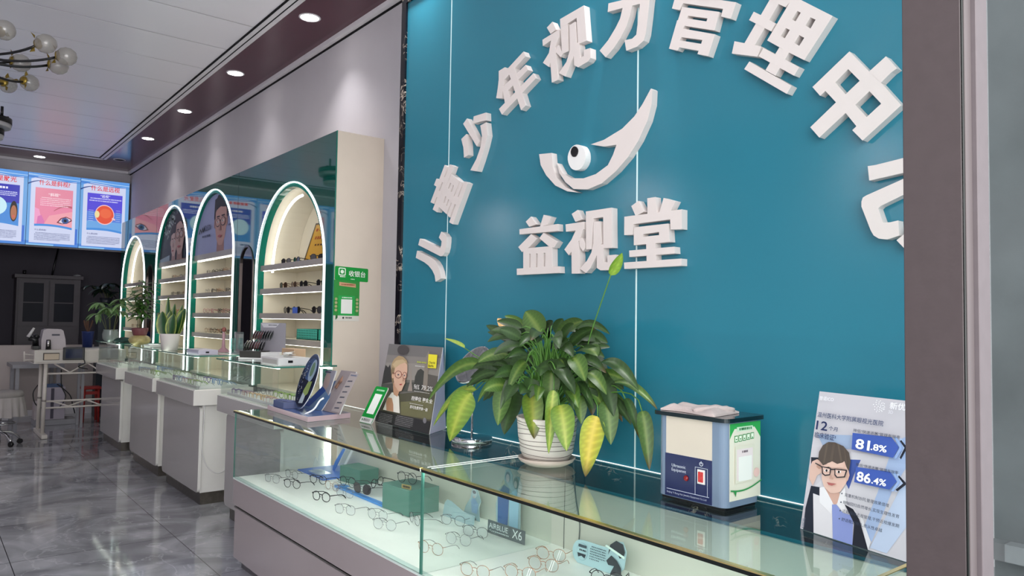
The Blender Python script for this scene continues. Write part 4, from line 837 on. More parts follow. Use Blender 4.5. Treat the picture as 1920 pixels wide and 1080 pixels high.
# sunglasses in the nearest arch, in twos and threes
def sunrow(z, items, shelf):
    for k, (y, key, rot, lb) in enumerate(items):
        glasses(key, (CX + 0.12, y, z + 0.001), rot, lb, 'sunglasses on the %s shelf of the nearest arch' % shelf, 'sunglasses', name='sunglasses')
sunrow(SH[0], [(5.50, 's_black', -78, 'farthest black sunglasses on the shelf under the gold certificate'), (5.30, 's_black', -92, 'second black sunglasses from the far end of the certificate shelf'),
               (4.93, 's_black', -60, 'black sunglasses standing in front of the gold certificate'), (4.70, 's_black', -88, 'black sunglasses at the near end of the certificate shelf')], 'top')
sunrow(SH[1], [(5.54, 's_brown', -86, 'farthest brown sunglasses on the second shelf of the nearest arch'), (5.34, 's_brown', -96, 'pale brown sunglasses second from far on the second shelf'),
               (5.16, 's_black', -88, 'black sunglasses in the middle of the second shelf of the nearest arch'), (4.86, 's_black', -84, 'black sunglasses nearest on the second shelf of the nearest arch')], 'second')
sunrow(SH[2], [(5.46, 's_black', -92, 'farthest black sunglasses on the third shelf of the nearest arch'), (5.28, 's_black', -86, 'black sunglasses beside the blue tag on the third shelf'),
               (4.92, 's_black', -82, 'black sunglasses with folded arms on the third shelf'), (4.68, 's_black', -94, 'nearest black sunglasses on the third shelf of the nearest arch')], 'third')
b = MB(); b.box(CX + 0.06, CX + 0.065, 5.12, 5.2, SH[2] + 0.001, SH[2] + 0.045, mat('blue_card', '3858b0', 0.5, vary=0.05)); tag(b.build('price_tag'), 'small blue tag between sunglasses on the third shelf of the nearest arch', 'tag')
# gold certificate, leaning
def certificate(c, y, lab, dark=False):
    V = Vector((0.10, 0.0, 0.33))
    U = Vector((0.25, -1, 0))
    f = Frame((CX + 0.17, y, SH[0] + 0.001), U, V, 0.24, 0.33)
    if f.N.x > 0: f.N = -f.N
    e = empty('framed_certificate', (CX + 0.17, y, SH[0]), lab, 'certificate')
    b = MB(); f.board(b, 0.012, mat('dark_wood_frame', '3c2a1c', 0.35, vary=0.15)); b.build('frame', e)
    b = MB()
    if not dark:
        f.rect(b, 0.05, 0.04, 0.95, 0.96, P_('c8962c', 0.3)); f.rect(b, 0.09, 0.07, 0.91, 0.93, P_('dca83c', 0.3))
        f.lines(b, 0.3, 0.8, 0.80, 0.86, 2, P_('8c4a18'), R, 0.5, 0.06); f.ell(b, 0.2, 0.82, 0.05, 0.04, P_('b05020'))
        f.lines(b, 0.2, 0.8, 0.57, 0.66, 1, P_('b4561c'), R, 0.8, 0.11, 0); f.lines(b, 0.3, 0.7, 0.42, 0.47, 1, P_('5c3210'), R, 0.8, 0.13, 0)
    else:
        f.rect(b, 0.06, 0.05, 0.94, 0.95, P_('c8ccd8', 0.3)); f.ell(b, 0.5, 0.5, 0.26, 0.3, P_('303a70')); f.rect(b, 0.3, 0.1, 0.7, 0.2, P_('303038'))
    b.build('print', e)
certificate(0, 5.30, 'gold certificate in a dark frame leaning inside the nearest arch')
certificate(3, 10.02, 'dark framed picture leaning inside the farthest arch', True)
# dotted teal basket
bk = MB(); mtb = mat('teal_plastic_basket', '3aa08e', 0.4, vary=0.05); mhol = mat('basket_hole', '1c5a50', 0.6, vary=0.1)
bx0, bx1, by0, by1, bz0, bz1 = 2.15, 2.33, 4.80, 5.16, SH[3] + 0.001, SH[3] + 0.075
bk.box(bx0, bx0 + 0.006, by0, by1, bz0, bz1, mtb); bk.box(bx1 - 0.006, bx1, by0, by1, bz0, bz1, mtb); bk.box(bx0, bx1, by0, by0 + 0.006, bz0, bz1, mtb); bk.box(bx0, bx1, by1 - 0.006, by1, bz0, bz1, mtb); bk.box(bx0, bx1, by0, by1, bz0, bz0 + 0.005, mtb)
for i in range(4):
    for k in range(12): bk.box(bx0 - 0.0008, bx0, by0 + 0.02 + k * 0.028, by0 + 0.032 + k * 0.028, bz0 + 0.008 + i * 0.017, bz0 + 0.017 + i * 0.017, mhol)
tag(bk.build('plastic_basket'), 'teal plastic basket with rows of holes on the lowest shelf of the nearest arch', 'basket')

# green cashier sign and payment poster on the cream side of the cabinet
def rrect(w, h, r, n=5):
    o = []
    for cx, cz, a0 in ((w - r, r, -90), (w - r, h - r, 0), (r, h - r, 90), (r, r, 180)):
        for i in range(n + 1): a = math.radians(a0 + 90 * i / n); o.append((cx + r * math.cos(a), cz + r * math.sin(a)))
    return o
mgr = P_('17913a', 0.35)
f = Frame((2.075, Y0 - 0.003, 1.647), (1, 0, -0.03), (0, 0, 1), 0.236, 0.088, N=(0, -1, 0), eps=0.0005)
b = MB(); b.prism(rrect(0.236, 0.088, 0.008), f.P, 0, -0.002, mgr, side=P_('c8e0b8'))
b2 = rrect(0.05, 0.05, 0.008); f.k += 1
f.poly(b, [((0.025 + p[0]) / 0.236, (0.03 + p[1]) / 0.088) for p in b2], P_('e6efe0')); f.poly(b, [((0.031 + p[0] * 0.76) / 0.236, (0.036 + p[1] * 0.76) / 0.088) for p in b2], mgr)
f.text(b, '¥', 0.235, 0.5, 0.032, P_('e6efe0'), 0.02, center=True) if False else f.ell(b, 0.213, 0.62, 0.05, 0.14, P_('e6efe0'))
f.lines(b, 0.13, 0.31, 0.2, 0.3, 1, P_('e6efe0'), R, 0.8, 0.05, 0)
f.text(b, '收银台', 0.41, 0.36, 0.041, P_('eef4ea'), 0.008, maxw=0.125); f.lines(b, 0.45, 0.58, 0.08, 0.16, 1, P_('d8ecd8'), R, 0.8, 0.03, 0)
o = b.build('cashier_sign'); tag(o, 'green sign reading 收银台 on the cream cabinet side', 'sign')
f = Frame((2.072, Y0 - 0.0015, 1.385), (1, 0, -0.01), (0, 0, 1), 0.18, 0.262, N=(0, -1, 0), eps=0.0003)
b = MB(); f.board(b, 0.001, P_('2f8a3c'))
f.rect(b, 0, 0, 1, 0.13, P_('d6d2c8')); f.rect(b, 0.18, 0.13, 0.82, 0.62, P_('23a04a')); f.rect(b, 0.29, 0.18, 0.72, 0.53, P_('e6e6e0'))
f.poly(b, [(0.2, 0.86), (0.85, 0.83), (0.84, 0.92), (0.2, 0.95)], P_('c89a78')); f.lines(b, 0.26, 0.8, 0.87, 0.91, 1, P_('7c3c1c'), R, 0.7, 0.05, 0)
f.lines(b, 0.3, 0.72, 0.55, 0.59, 1, P_('dcefdc'), R, 0.7, 0.05, 0)
for u in (0.09, 0.91):
    for v in (0.26, 0.35, 0.44, 0.53): f.ell(b, u, v, 0.05, 0.035, P_('a8a878')); f.k -= 1
f.k += 1
f.ell(b, 0.38, 0.075, 0.035, 0.025, P_('303030')); f.lines(b, 0.45, 0.72, 0.055, 0.095, 1, P_('585858'), R, 0.8, 0.06, 0)
f.poly(b, [(0.08, 0.02), (0.16, 0.07), (0.16, 0.13), (0.08, 0.13)], P_('1f5c2c'))
tag(b.build('payment_poster'), 'small green payment poster with a white square below the 收银台 sign', 'poster')

# ------------------------------------------------------------------ pedestal showcases
def pedestal(y0, y1, dx, label):
    """y0 near end, y1 far end"""
    e = empty('pedestal_showcase', (1.85 + dx, (y0 + y1) / 2, 0), label, 'showcase', 'pedestal showcases in front of the arches')
    X1 = 2.050
    b = MB(); b.box(1.700 + dx, X1, y0 + 0.065, y1 - 0.065, 0.0, 0.088, M_STEEL); b.build('kick_plate', e)
    b = MB(); b.box(1.695 + dx, X1, y0 + 0.06, y1 - 0.06, 0.088, 0.745, M_WHITE); b.build('base_cabinet', e, bevel=0.002)
    L = (y1 - 0.02) - (y0 + 0.045)
    b = MB(); b.prism([(y0 + 0.045 + p[0], 0.092 + p[1]) for p in rrect(L, 0.63, 0.035)], Fx, 1.672 + dx, 1.694 + dx, M_GREYGLOSS, side=M_WHITE); b.build('front_door', e)
    b = MB(); b.box(1.612 + dx, X1, y0, y1, 0.742, 0.852, M_WHITE); b.box(1.6105 + dx, 1.612 + dx, y0 + 0.004, y1, 0.744, 0.85, M_GREYGLOSS); b.build('upper_box', e, bevel=0.001)
    b = MB(); b.box(1.618 + dx, X1, y0 + 0.004, y1 - 0.004, 0.852, 0.858, mat('white_deck', 'e6e4de', 0.4, vary=0.02)); b.build('deck', e)
    gx0 = 1.63 + dx
    for nm, (a0, a1, c0, c1) in (('front_pane', (gx0, gx0 + 0.005, y0 + 0.012, y1 - 0.012)), ('side_pane', (gx0, X1, y0 + 0.007, y0 + 0.012)), ('side_pane', (gx0, X1, y1 - 0.012, y1 - 0.007))):
        b = MB(); b.box(a0, a1, c0, c1, 0.859, 1.099, M_GLASS); b.build(nm, e)
    b = MB(); b.box(1.600 + dx, X1, y0 - 0.01, y1 + 0.01, 1.1, 1.110, M_GLASSTOP)
    b.box(1.598 + dx, 1.600 + dx, y0 - 0.01, y1 + 0.01, 1.1, 1.110, M_GLASSEDGE); b.box(1.600 + dx, X1, y0 - 0.012, y0 - 0.01, 1.1, 1.110, M_GLASSEDGE); b.build('glass_top', e)
    MB().box(X1 - 0.03, X1 - 0.012, y0 + 0.03, y1 - 0.03, 1.082, 1.094, M_LEDW).build('case_light', e)
    MB().box(gx0 + 0.01, gx0 + 0.018, y0 + 0.03, y1 - 0.03, 1.0915, 1.0985, M_LEDLOW).build('case_light', e)
    MB().box(X1 - 0.03, X1 - 0.002, y0 + 0.040, y0 + 0.052, 0.12, 0.72, M_LEDW).build('added_glow_strip', e)  # added glowing strip, stands in for arch light falling on the pedestal side
    return e
PED = [(4.29, 5.35, 0.055), (5.72, 6.80, 0.0), (6.94, 8.02, 0.0), (8.44, 9.50, 0.0)]
pedestal(*PED[0], 'nearest pedestal showcase, mostly hidden behind the end of the long glass counter')
pedestal(*PED[1], 'second pedestal showcase with a white cable looping down its bright side')
pedestal(*PED[2], 'third pedestal showcase, under the lucky bamboo in the gourd pot')
pedestal(*PED[3], 'farthest pedestal showcase, in front of the farthest arch')
# white cable loop on the side of the second pedestal
tag(MB().tube(cat_rom([(1.712, 5.776, 0.84), (1.705, 5.772, 0.6), (1.70, 5.772, 0.40), (1.74, 5.77, 0.28), (1.81, 5.77, 0.225), (1.88, 5.77, 0.25), (1.93, 5.772, 0.36), (1.96, 5.772, 0.5)], 6), 0.0045, 6, M_WHPLAST).build('power_cable'), 'white cable hanging in a loop on the side of a pedestal', 'cable')
b = MB(); b.box(1.76, 1.95, 8.24, 8.36, 0.0, 0.16, M_BLACK); tag(b.build('power_strip_box', bevel=0.01), 'black box on the floor between the far pedestals', 'box')
# trays and eyewear piles in the pedestal cases
def tray(y0, y1, dx, lab):
    b = MB(); b.box(1.66 + dx, 2.03, y0 + 0.05, y1 - 0.05, 0.8585, 0.866, M_WHPLAST); b.box(1.66 + dx, 1.668 + dx, y0 + 0.05, y1 - 0.05, 0.866, 0.878, M_WHPLAST); b.box(1.66 + dx, 2.03, y0 + 0.05, y0 + 0.058, 0.866, 0.878, M_WHPLAST)
    tag(b.build('display_tray', bevel=0.002), lab, 'tray')
ORD = ('nearest', 'second', 'third', 'fourth', 'farthest')
def pile(y0, y1, dx, spec, group, where):
    n = len(spec)
    for k, (key, word) in enumerate(spec):
        y = y0 + 0.13 + (y1 - y0 - 0.26) * ((k // 2) + 0.5) / ((n + 1) // 2); x = 1.69 + dx * 0.6 + (0.17 if k % 2 else 0.0)
        glasses(key, (x, y, 0.8665), -90 + R.uniform(-14, 14), '%s %s' % (word if not word.startswith('*') else ('front ' if k % 2 == 0 else 'rear ') + ORD[k // 2] + word[1:], where), group)
tray(*PED[0], 'white tray of colourful eyeglasses in the nearest pedestal showcase')
pile(*PED[0], [('f_pink', 'nearest pink eyeglasses'), ('f_silver', 'wire eyeglasses against the back'), ('f_cream', 'nearest cream eyeglasses'), ('f_green', 'lime green eyeglasses'), ('f_cream', 'middle cream eyeglasses'), ('f_green', 'farther lime green eyeglasses'),
               ('f_pink', 'farther pink eyeglasses'), ('f_black', 'black eyeglasses'), ('f_purple', 'purple eyeglasses'), ('f_black', 'far black eyeglasses')], 'eyeglasses in the nearest pedestal', 'in the nearest pedestal showcase')
tray(*PED[1], 'white tray of blue tinted eyeglasses in the second pedestal showcase')
pile(*PED[1], [('f_silver', 'small silver eyeglasses'), ('f_blue', 'nearest blue eyeglasses'), ('f_green', 'lime green eyeglasses'), ('f_blue', 'second blue eyeglasses'), ('f_pink', 'pink eyeglasses'), ('f_purple', 'purple eyeglasses'),
               ('f_blue', 'far blue eyeglasses'), ('f_silver', 'far silver eyeglasses'), ('f_purple', 'far purple eyeglasses'), ('f_black', 'black eyeglasses')], 'eyeglasses in the second pedestal', 'in the second pedestal showcase')
pile(*PED[2], [('f_green', '* small eyeglasses')] * 3 + [('f_silver', '* small eyeglasses')] * 4 + [('f_blue', '* small eyeglasses')] * 3, 'eyeglasses in the third pedestal', 'in the third pedestal showcase')
pile(*PED[3], [('f_silver', '* tiny eyeglasses')] * 4 + [('f_pink', '* tiny eyeglasses')] * 2 + [('f_black', '* tiny eyeglasses')] * 2, 'eyeglasses in the farthest pedestal', 'in the farthest pedestal showcase')

# ------------------------------------------------------------------ the long glass counter
KX0, KX1, KY0, KY1 = 1.425, 2.062, 0.75, 4.25
k = empty('glass_display_counter', (1.75, 2.5, 0), 'long glass-topped display counter with mauve grey base and gold front edge', 'display counter')
b = MB()
b.box(KX0 + 0.012, KX1, KY0, KY1 - 0.006, 0.06, 0.335, M_MAUVE); b.box(KX0 + 0.02, KX1, KY0, KY1 - 0.012, 0.335, 0.353, M_EDGEDARK)
b.box(KX0 + 0.002, KX1, KY0, KY1, 0.353, 0.492, M_MAUVE); b.build('base_cabinet', k)
b = MB(); b.box(KX0 + 0.010, KX0 + 0.02, KY0, KY1 - 0.004, 0.334, 0.342, M_STEEL); b.build('drawer_groove', k)
b = MB(); b.box(KX0 + 0.05, KX1, KY0 + 0.02, KY1 - 0.03, 0, 0.06, M_STEEL); b.build('plinth', k)
b = MB(); b.box(KX0, KX1, KY0, KY1, 0.492, 0.500, mat('white_counter_deck', 'f0f0ea', 0.35, vary=0.02)); b.box(KX0 - 0.001, KX0 + 0.03, KY0, KY1 + 0.001, 0.494, 0.5006, mat('frosted_glass_lip', 'cfe0da', 0.2, vary=0.03)); b.build('deck', k)
for nm, q in (('front_pane', (KX0, KX0 + 0.006, KY0, 2.2665)), ('front_pane', (KX0, KX0 + 0.006, 2.2735, KY1)), ('end_pane', (KX0 + 0.007, KX1 - 0.02, KY1 - 0.006, KY1)), ('divider_pane', (KX0 + 0.007, KX1 - 0.02, 2.267, 2.273)), ('end_pane', (KX0 + 0.007, KX1 - 0.02, KY0, KY0 + 0.006))):
    b = MB(); b.box(q[0], q[1], q[2], q[3], 0.501, 0.8615, M_GLASS); b.build(nm, k)
b = MB()
for y in (2.2645, 2.2735): b.box(KX0 - 0.0005, KX0 + 0.0065, y, y + 0.002, 0.501, 0.8615, M_GLASSEDGE)
b.box(KX0 - 0.0005, KX0 + 0.0065, KY1, KY1 + 0.001, 0.501, 0.8615, M_GLASSEDGE)
b.build('pane_edges', k)
b = MB(); b.box(KX1 - 0.012, KX1 - 0.002, KY0, KY1, 0.5005, 0.755, mat('rear_board_pale', 'c8c8bc', 0.35, vary=0.02)); b.build('rear_board', k)
for y0, y1 in ((KY0, 2.2675), (2.2725, KY1 + 0.006)):
    b = MB(); b.box(KX0 - 0.006, KX1, y0, y1, 0.862, 0.870, M_GLASSTOP); b.box(KX0 - 0.0085, KX0 - 0.006, y0, y1, 0.861, 0.8701, M_EDGEDARK); b.build('glass_top', k)
    b = MB(); b.box(KX0 - 0.0085, KX0 + 0.006, y0, y1, 0.8702, 0.8735, M_GOLD); b.build('gold_edge_trim', k)
b = MB(); b.box(KX0 + 0.004, KX1, KY0 - 0.004, KY0 + 0.006, 0.8702, 0.8722, M_GOLD); b.build('gold_edge_trim', k)
MB().box(KX1 + 0.001, KX1 + 0.0065, KY0 + 0.1, KY1, 0.8702, 0.8718, M_LEDDIM).build('rear_light_line', k)
for y in (2.256, 2.283): MB().box(KX0 + 0.03, KX1 - 0.01, y - 0.0018, y + 0.0018, 0.8702, 0.8712, M_LEDDIM).build('divider_light_line', k)
MB().box(KX0 + 0.0075, KX0 + 0.0175, KY0 + 0.05, KY1 - 0.05, 0.8565, 0.8610, emis('counter_led', 'f8fff8', 26.0)).build('case_light', k)
MB().box(KX0 + 0.0065, KX0 + 0.0085, KY0, KY1, 0.8702, 0.8716, M_LEDGOLD).build('gold_light_line', k)
# cables behind the second section
tag(MB().tube(cat_rom([(2.04, 2.14, 0.858), (2.035, 2.12, 0.72), (2.03, 2.09, 0.62), (2.03, 2.10, 0.503)], 6), 0.0028, 6, mat('grey_cable', '5c605c', 0.5, vary=0.05)).build('light_cable'), 'dark grey bent cable against the rear board inside the glass counter', 'cable')
tag(MB().tube([(2.035, 2.18, 0.858), (2.035, 2.185, 0.503)], 0.0016, 6, mat('grey_cable', '5c605c', 0.5)).build('light_cable'), 'thin straight cable beside the bent one inside the glass counter', 'cable')

# eyeglasses inside the first section (far half), then the second
GC = 'eyeglasses in the glass counter'
Z5 = 0.5012
for key, x, y, rot, lb in (
    ('silver', 1.545, 3.99, -72, 'farthest silver eyeglasses in the glass counter, near its end pane'),
    ('gunmetal', 1.675, 4.04, -78, 'grey wire eyeglasses near the blue board at the counter end'),
    ('blackround', 1.580, 3.80, -66, 'thin round black eyeglasses in front of the farthest silver pair'),
    ('blackround', 1.735, 3.82, -64, 'thin round black eyeglasses right beside the clear acrylic holder'),
    ('blackthick', 1.585, 3.45, -70, 'thick black eyeglasses, boldest pair on the white deck of the counter'),
    ('silver', 1.715, 3.46, -72, 'silver eyeglasses with black tips behind the thick black pair'),
    ('silver', 1.570, 3.16, -66, 'silver eyeglasses with black tips close to the front pane, between boxes and pane'),
    ('silverround', 1.645, 2.99, -70, 'silver round eyeglasses between the larger green box and the front pane'),
    ('silverround', 1.592, 2.83, -62, 'fine round silver eyeglasses nearest the glass divider'),
    ('gunmetal', 1.745, 2.84, -100, 'grey eyeglasses lying reversed below the larger green box'),
    ('gunmetal', 1.87, 2.72, -62, 'wire eyeglasses in front of the pale curved card'),
    ('goldwire', 1.575, 2.44, -70, 'partly hidden eyeglasses close to the glass divider'),
    ('silverround', 1.725, 2.47, -64, 'round wire eyeglasses in front of the AIRBLUE X6 sign, left pair'),
    ('gunmetal', 1.845, 2.52, -64, 'dark wire eyeglasses touching the AIRBLUE X6 sign'),
    ('goldsticker', 1.90, 2.11, -62, 'rose gold eyeglasses with a striped sticker behind the others, beside the divider'),
    ('goldsticker', 1.80, 2.04, -64, 'rose gold eyeglasses with striped sticker in the middle of the near section'),
    ('goldsticker', 1.675, 2.02, -62, 'rose gold eyeglasses with striped sticker near the bottom edge of the photo'),
    ('goldwire', 1.56, 2.13, -66, 'rose gold eyeglasses closest to the divider at the bottom of the photo'),
    ('blackround', 1.88, 1.80, -58, 'black eyeglasses in front of the pale blue card with a portrait')):
    glasses(key, (x, y, Z5), rot, lb, GC)

mdb = mat('blue_display_board', '3c70c8', 0.45, vary=0.03)
b = MB(); b.box(1.795, 2.04, 3.885, 4.235, 0.5008, 0.506, mdb); tag(b.build('display_board'), 'flat blue display board at the far end inside the counter', 'board')
def blade(mb, pts, m, F, th):
    mb.prism(pts, F, 0, th, m)
hold = MB()
ff = Frame((1.845, 4.15, 0.507), (0.35, -1, 0), (0.06, 0, 1), 0.17, 0.15)
ff.N = Vector((-1, 0, 0))
hold.prism([(0.0, 0.0), (0.16, 0.0), (0.15, 0.10), (0.135, 0.06), (0.12, 0.14), (0.10, 0.15), (0.085, 0.07), (0.07, 0.13), (0.05, 0.135), (0.04, 0.05), (0.02, 0.08)], ff.P, 0, -0.004, M_ACRYL); hold.box(1.82, 1.90, 4.0, 4.15, 0.5065, 0.5095, M_ACRYL)
tag(hold.build('acrylic_holder'), 'clear acrylic pronged holder on the blue board in the counter', 'holder')
ff = Frame((1.95, 4.10, 0.507), (0.1, -1, 0), (0.05, -0.55, 1), 0.11, 0.17); ff.N = Vector((-1, 0, 0))
e = empty('leaning_card_stand', (1.95, 4.05, 0.507), 'blue and clear slanted cards standing on the blue board in the counter', 'card stand')
b = MB(); b.prism([(0.0, 0.0), (0.025, 0.0), (0.06, 0.16), (0.035, 0.16), (0.0, 0.06)], ff.P, 0, -0.003, mat('blue_card_plastic', '4a86d8', 0.3, vary=0.04)); b.build('blue_card', e)
b = MB(); b.prism([(0.03, 0.0), (0.075, 0.0), (0.11, 0.18), (0.065, 0.18)], ff.P, -0.006, -0.009, M_ACRYL); b.build('clear_card', e)
b = MB(); b.prism([(0.08, 0.01), (0.105, 0.03), (0.14, 0.185), (0.12, 0.185)], ff.P, -0.006, -0.009, mat('white_card', 'd8dcda', 0.4, vary=0.02)); b.build('white_card', e)
mgb = mat('sage_green_box', '4f7d70', 0.5, vary=0.04)
def greenbox(x, y, L, W, H, rot, lb, zb=0.5012):
    T = Matrix.Translation((x, y, zb)) @ Matrix.Rotation(math.radians(rot), 4, 'Z')
    b = MB(); b.box(0, W, -L, 0, 0, H, mgb, T); tag(b.build('green_gift_box', bevel=0.002), lb, 'box', 'green boxes in the counter')
greenbox(1.868, 3.83, 0.20, 0.12, 0.085, 6, 'smaller sage green box at the back, with wire glasses leaning on it')
greenbox(1.772, 3.175, 0.225, 0.17, 0.118, 3, 'larger sage green box near the divider, with round glasses on top')
b = MB(); b.box(1.775, 1.83, 3.17, 3.70, 0.5008, 0.512, mat('bright_blue_board', '3c86d0', 0.4, vary=0.03)); b.box(1.80, 1.99, 3.19, 3.60, 0.5125, 0.516, mat('white_card', 'd8dcda', 0.4)); tag(b.build('display_board'), 'bright blue and white board between the two green boxes', 'board')
glasses('roundbig', (1.85, 3.085, 0.6205), -74, 'large round glasses standing on top of the larger green box', GC)
glasses('darksun', (1.79, 3.42, 0.5165), -78, 'dark aviator sunglasses leaning beside the larger green box', 'sunglasses in the glass counter', 'sunglasses')
glasses('roundbig', (1.80, 3.60, 0.5165), -76, 'round clear glasses standing before the smaller green box', GC)
glasses('goldwire', (1.73, 3.64, 0.5012), -80, 'gold wire glasses in front of the smaller green box', GC)
glasses('blackthick', (1.93, 3.52, 0.5165), -150, 'black glasses with folded arms behind the dark aviators', GC)
b = MB(); T = Matrix.Translation((1.785, 3.02, 0.6205)) @ Matrix.Rotation(math.radians(12), 4, 'Z')
b.box(0, 0.006, -0.06, 0, 0, 0.018, M_GOLD, T); [b.box(-0.0006, 0, -0.055 + i * 0.008, -0.050 + i * 0.008, 0.004, 0.014, M_BLACK, T) for i in range(6)]
tag(b.build('brand_plate'), 'small gold name plate on the larger green box', 'name plate')

# AIRBLUE X6 sign, pale cut-outs, card with a portrait
f = Frame((1.930, 2.548, 0.5015), (0.05, -1, 0), (0.06, 0, 1), 0.232, 0.054); f.N = Vector((-1, -0.05, 0.05)).normalized()
b = MB(); f.board(b, 0.003, P_('50585c', 0.4)); f.text(b, 'AIRBLUE', 0.04, 0.42, 0.032, P_('d8e0e0'), 0.0, maxw=0.135); f.text(b, 'X6', 0.68, 0.24, 0.05, P_('e0e6e6'), 0.0, maxw=0.065); f.lines(b, 0.05, 0.62, 0.18, 0.30, 1, P_('b8c4c4'), R, 0.7, 0.05, 0)
tag(b.build('acrylic_sign'), 'grey AIRBLUE X6 sign standing in the counter', 'sign')
f = Frame((1.93, 2.892, 0.5015), (0.0, -1, 0), (0.05, 0, 1), 0.25, 0.08); f.N = Vector((-1, 0, 0))
b = MB(); b.prism([(0, 0), (0.24, 0.0), (0.245, 0.045), (0.16, 0.048), (0.06, 0.075), (0.03, 0.076), (0.012, 0.06)], f.P, 0, -0.004, mat('pale_blue_acrylic', 'b8d4dc', 0.25, trans=0.3, vary=0.03)); tag(b.build('curved_card'), 'pale blue card with a curved top standing near the divider', 'card')
f = Frame((2.0, 2.83, 0.5015), (0, -1, 0), (0.02, 0, 1), 0.14, 0.15); f.N = Vector((-1, 0, 0))
b = MB(); b.prism([(0.0, 0.0), (0.13, 0.0), (0.12, 0.06), (0.135, 0.09), (0.11, 0.13), (0.085, 0.145), (0.065, 0.13), (0.055, 0.09), (0.02, 0.05)], f.P, 0, -0.003, mat('pale_blue_acrylic', 'b8d4dc', 0.25))
f.k = 1; f.ell(b, 0.62, 0.78, 0.13, 0.14, P_('b8c8d0')); f.poly(b, [(0.45, 0.55), (0.6, 0.68), (0.85, 0.5), (0.8, 0.2), (0.5, 0.2)], P_('86a4c4')); f.ell(b, 0.62, 0.82, 0.10, 0.05, P_('6a6a74')); f.poly(b, [(0.56, 0.70), (0.68, 0.70), (0.62, 0.62)], P_('c8b8b4'))
tag(b.build('portrait_cutout'), 'pale cut-out of a child wearing glasses in the counter', 'cut-out')
f = Frame((2.0, 2.585, 0.5015), (0, -1, 0), (0.01, 0, 1), 0.19, 0.27); f.N = Vector((-1, 0, 0))
b = MB(); b.prism([(0.01, 0.0), (0.17, 0.0), (0.165, 0.17), (0.175, 0.21), (0.155, 0.245), (0.125, 0.24), (0.115, 0.20), (0.11, 0.245), (0.09, 0.268), (0.065, 0.26), (0.055, 0.225), (0.06, 0.20), (0.02, 0.17), (0.0, 0.1)], f.P, 0, -0.003, mat('pale_blue_acrylic', 'b8d4dc', 0.25))
f.k = 1; f.poly(b, [(0.1, 0.02), (0.08, 0.55), (0.3, 0.72), (0.5, 0.68), (0.45, 0.02)], P_('3c64a0')); f.poly(b, [(0.52, 0.02), (0.5, 0.6), (0.72, 0.7), (0.85, 0.6), (0.82, 0.02)], P_('9cc4dc'))
f.ell(b, 0.44, 0.86, 0.09, 0.085, P_('4a5058')); f.ell(b, 0.44, 0.84, 0.065, 0.065, P_('b4b0b4')); f.ell(b, 0.74, 0.80, 0.09, 0.09, P_('5c6858')); f.ell(b, 0.73, 0.78, 0.055, 0.055, P_('b8b4b0'))
tag(b.build('portrait_cutout'), 'taller pale cut-out of two people behind the AIRBLUE X6 sign', 'cut-out')
f = Frame((1.965, 2.066, 0.5015), (0.05, -1, 0), (0.12, 0, 1), 0.27, 0.105); f.N = Vector((-1, -0.05, 0.12)).normalized()
b = MB(); b.prism([(0.03, 0.0), (0.22, 0.0), (0.25, 0.03), (0.255, 0.09), (0.235, 0.12), (0.2, 0.115), (0.17, 0.085), (0.05, 0.085)] + [(0.042 - 0.042 * math.sin(a), 0.0425 + 0.0425 * math.cos(a)) for a in [math.pi * i / 8 for i in range(1, 8)]], f.P, 0, -0.004, P_('a9c8ce', 0.3))
f.k = 1; f.ell(b, 0.19, 0.42, 0.105, 0.30, P_('8fb0ba')); f.k += 1; f.ell(b, 0.19, 0.42, 0.098, 0.28, P_('a9c8ce'))
f.rect(b, 0.115, 0.56, 0.265, 0.66, P_('384850')); f.lines(b, 0.12, 0.27, 0.42, 0.52, 1, P_('283038'), R, 0.6, 0.03, 0); f.poly(b, [(0.11, 0.36), (0.27, 0.36), (0.25, 0.22), (0.19, 0.28), (0.13, 0.22)], P_('283038'))
f.lines(b, 0.34, 0.62, 0.25, 0.75, 6, P_('4c5c64'), R, 0.4, 0.03, 0.5)
f.poly(b, [(0.66, 0.60), (0.68, 0.95), (0.78, 1.14), (0.90, 1.08), (0.94, 0.84), (0.92, 0.66), (0.86, 0.60), (0.80, 0.80), (0.70, 0.82)], P_('20282c')); f.poly(b, [(0.64, 0.4), (0.72, 0.62), (0.82, 0.5), (0.9, 0.3), (0.92, 0.0), (0.72, 0.0), (0.78, 0.3), (0.68, 0.28)], P_('2c3438')); f.poly(b, [(0.60, 0.86), (0.62, 0.92), (0.95, 0.70), (0.94, 0.62)], P_('d8ece4'))
f.text(b, '双重', 0.45, 0.06, 0.01, P_('5c6c74'), 0) if False else None
tag(b.build('promotional_card'), 'pale blue rounded card with stars, text and a dark-haired portrait in the counter', 'card')

# ------------------------------------------------------------------ things on the glass counter
ZT = 0.8712
# cosmetic lens display stand with a round picture and leaning boards
st = empty('lens_display_stand', (1.70, 3.85, ZT), 'blue and grey display stand with a round picture and slanted boards on a pink-edged base', 'display stand')
b = MB(); b.prism([(1.572, 3.602), (1.595, 4.215), (1.86, 4.19), (1.828, 3.64)], lambda u, v, w: Vector((u, v, w)), ZT + 0.026, ZT, P_('3f5688', 0.25), side=mat('pink_grey_edge', 'c0a6ac', 0.3, vary=0.03)); b.build('base', st)
DC = Vector((1.675, 3.86, 1.055)); dn = (-0.80 * rgt + 0.34 * upv - 0.50 * fwd).normalized(); du = Vector((0, 0, 1)).cross(dn).normalized(); dv = dn.cross(du).normalized()
f = Frame(DC - du * 0.135 - dv * 0.155, du, dv, 0.27, 0.31, N=dn, eps=0.0006)
cir = [(0.135 + 0.135 * math.cos(2 * math.pi * i / 40), 0.155 + 0.155 * math.sin(2 * math.pi * i / 40)) for i in range(40)]
b = MB(); b.prism(cir, f.P, 0, -0.004, P_('2e3a5c', 0.15), side=M_WHPLAST)
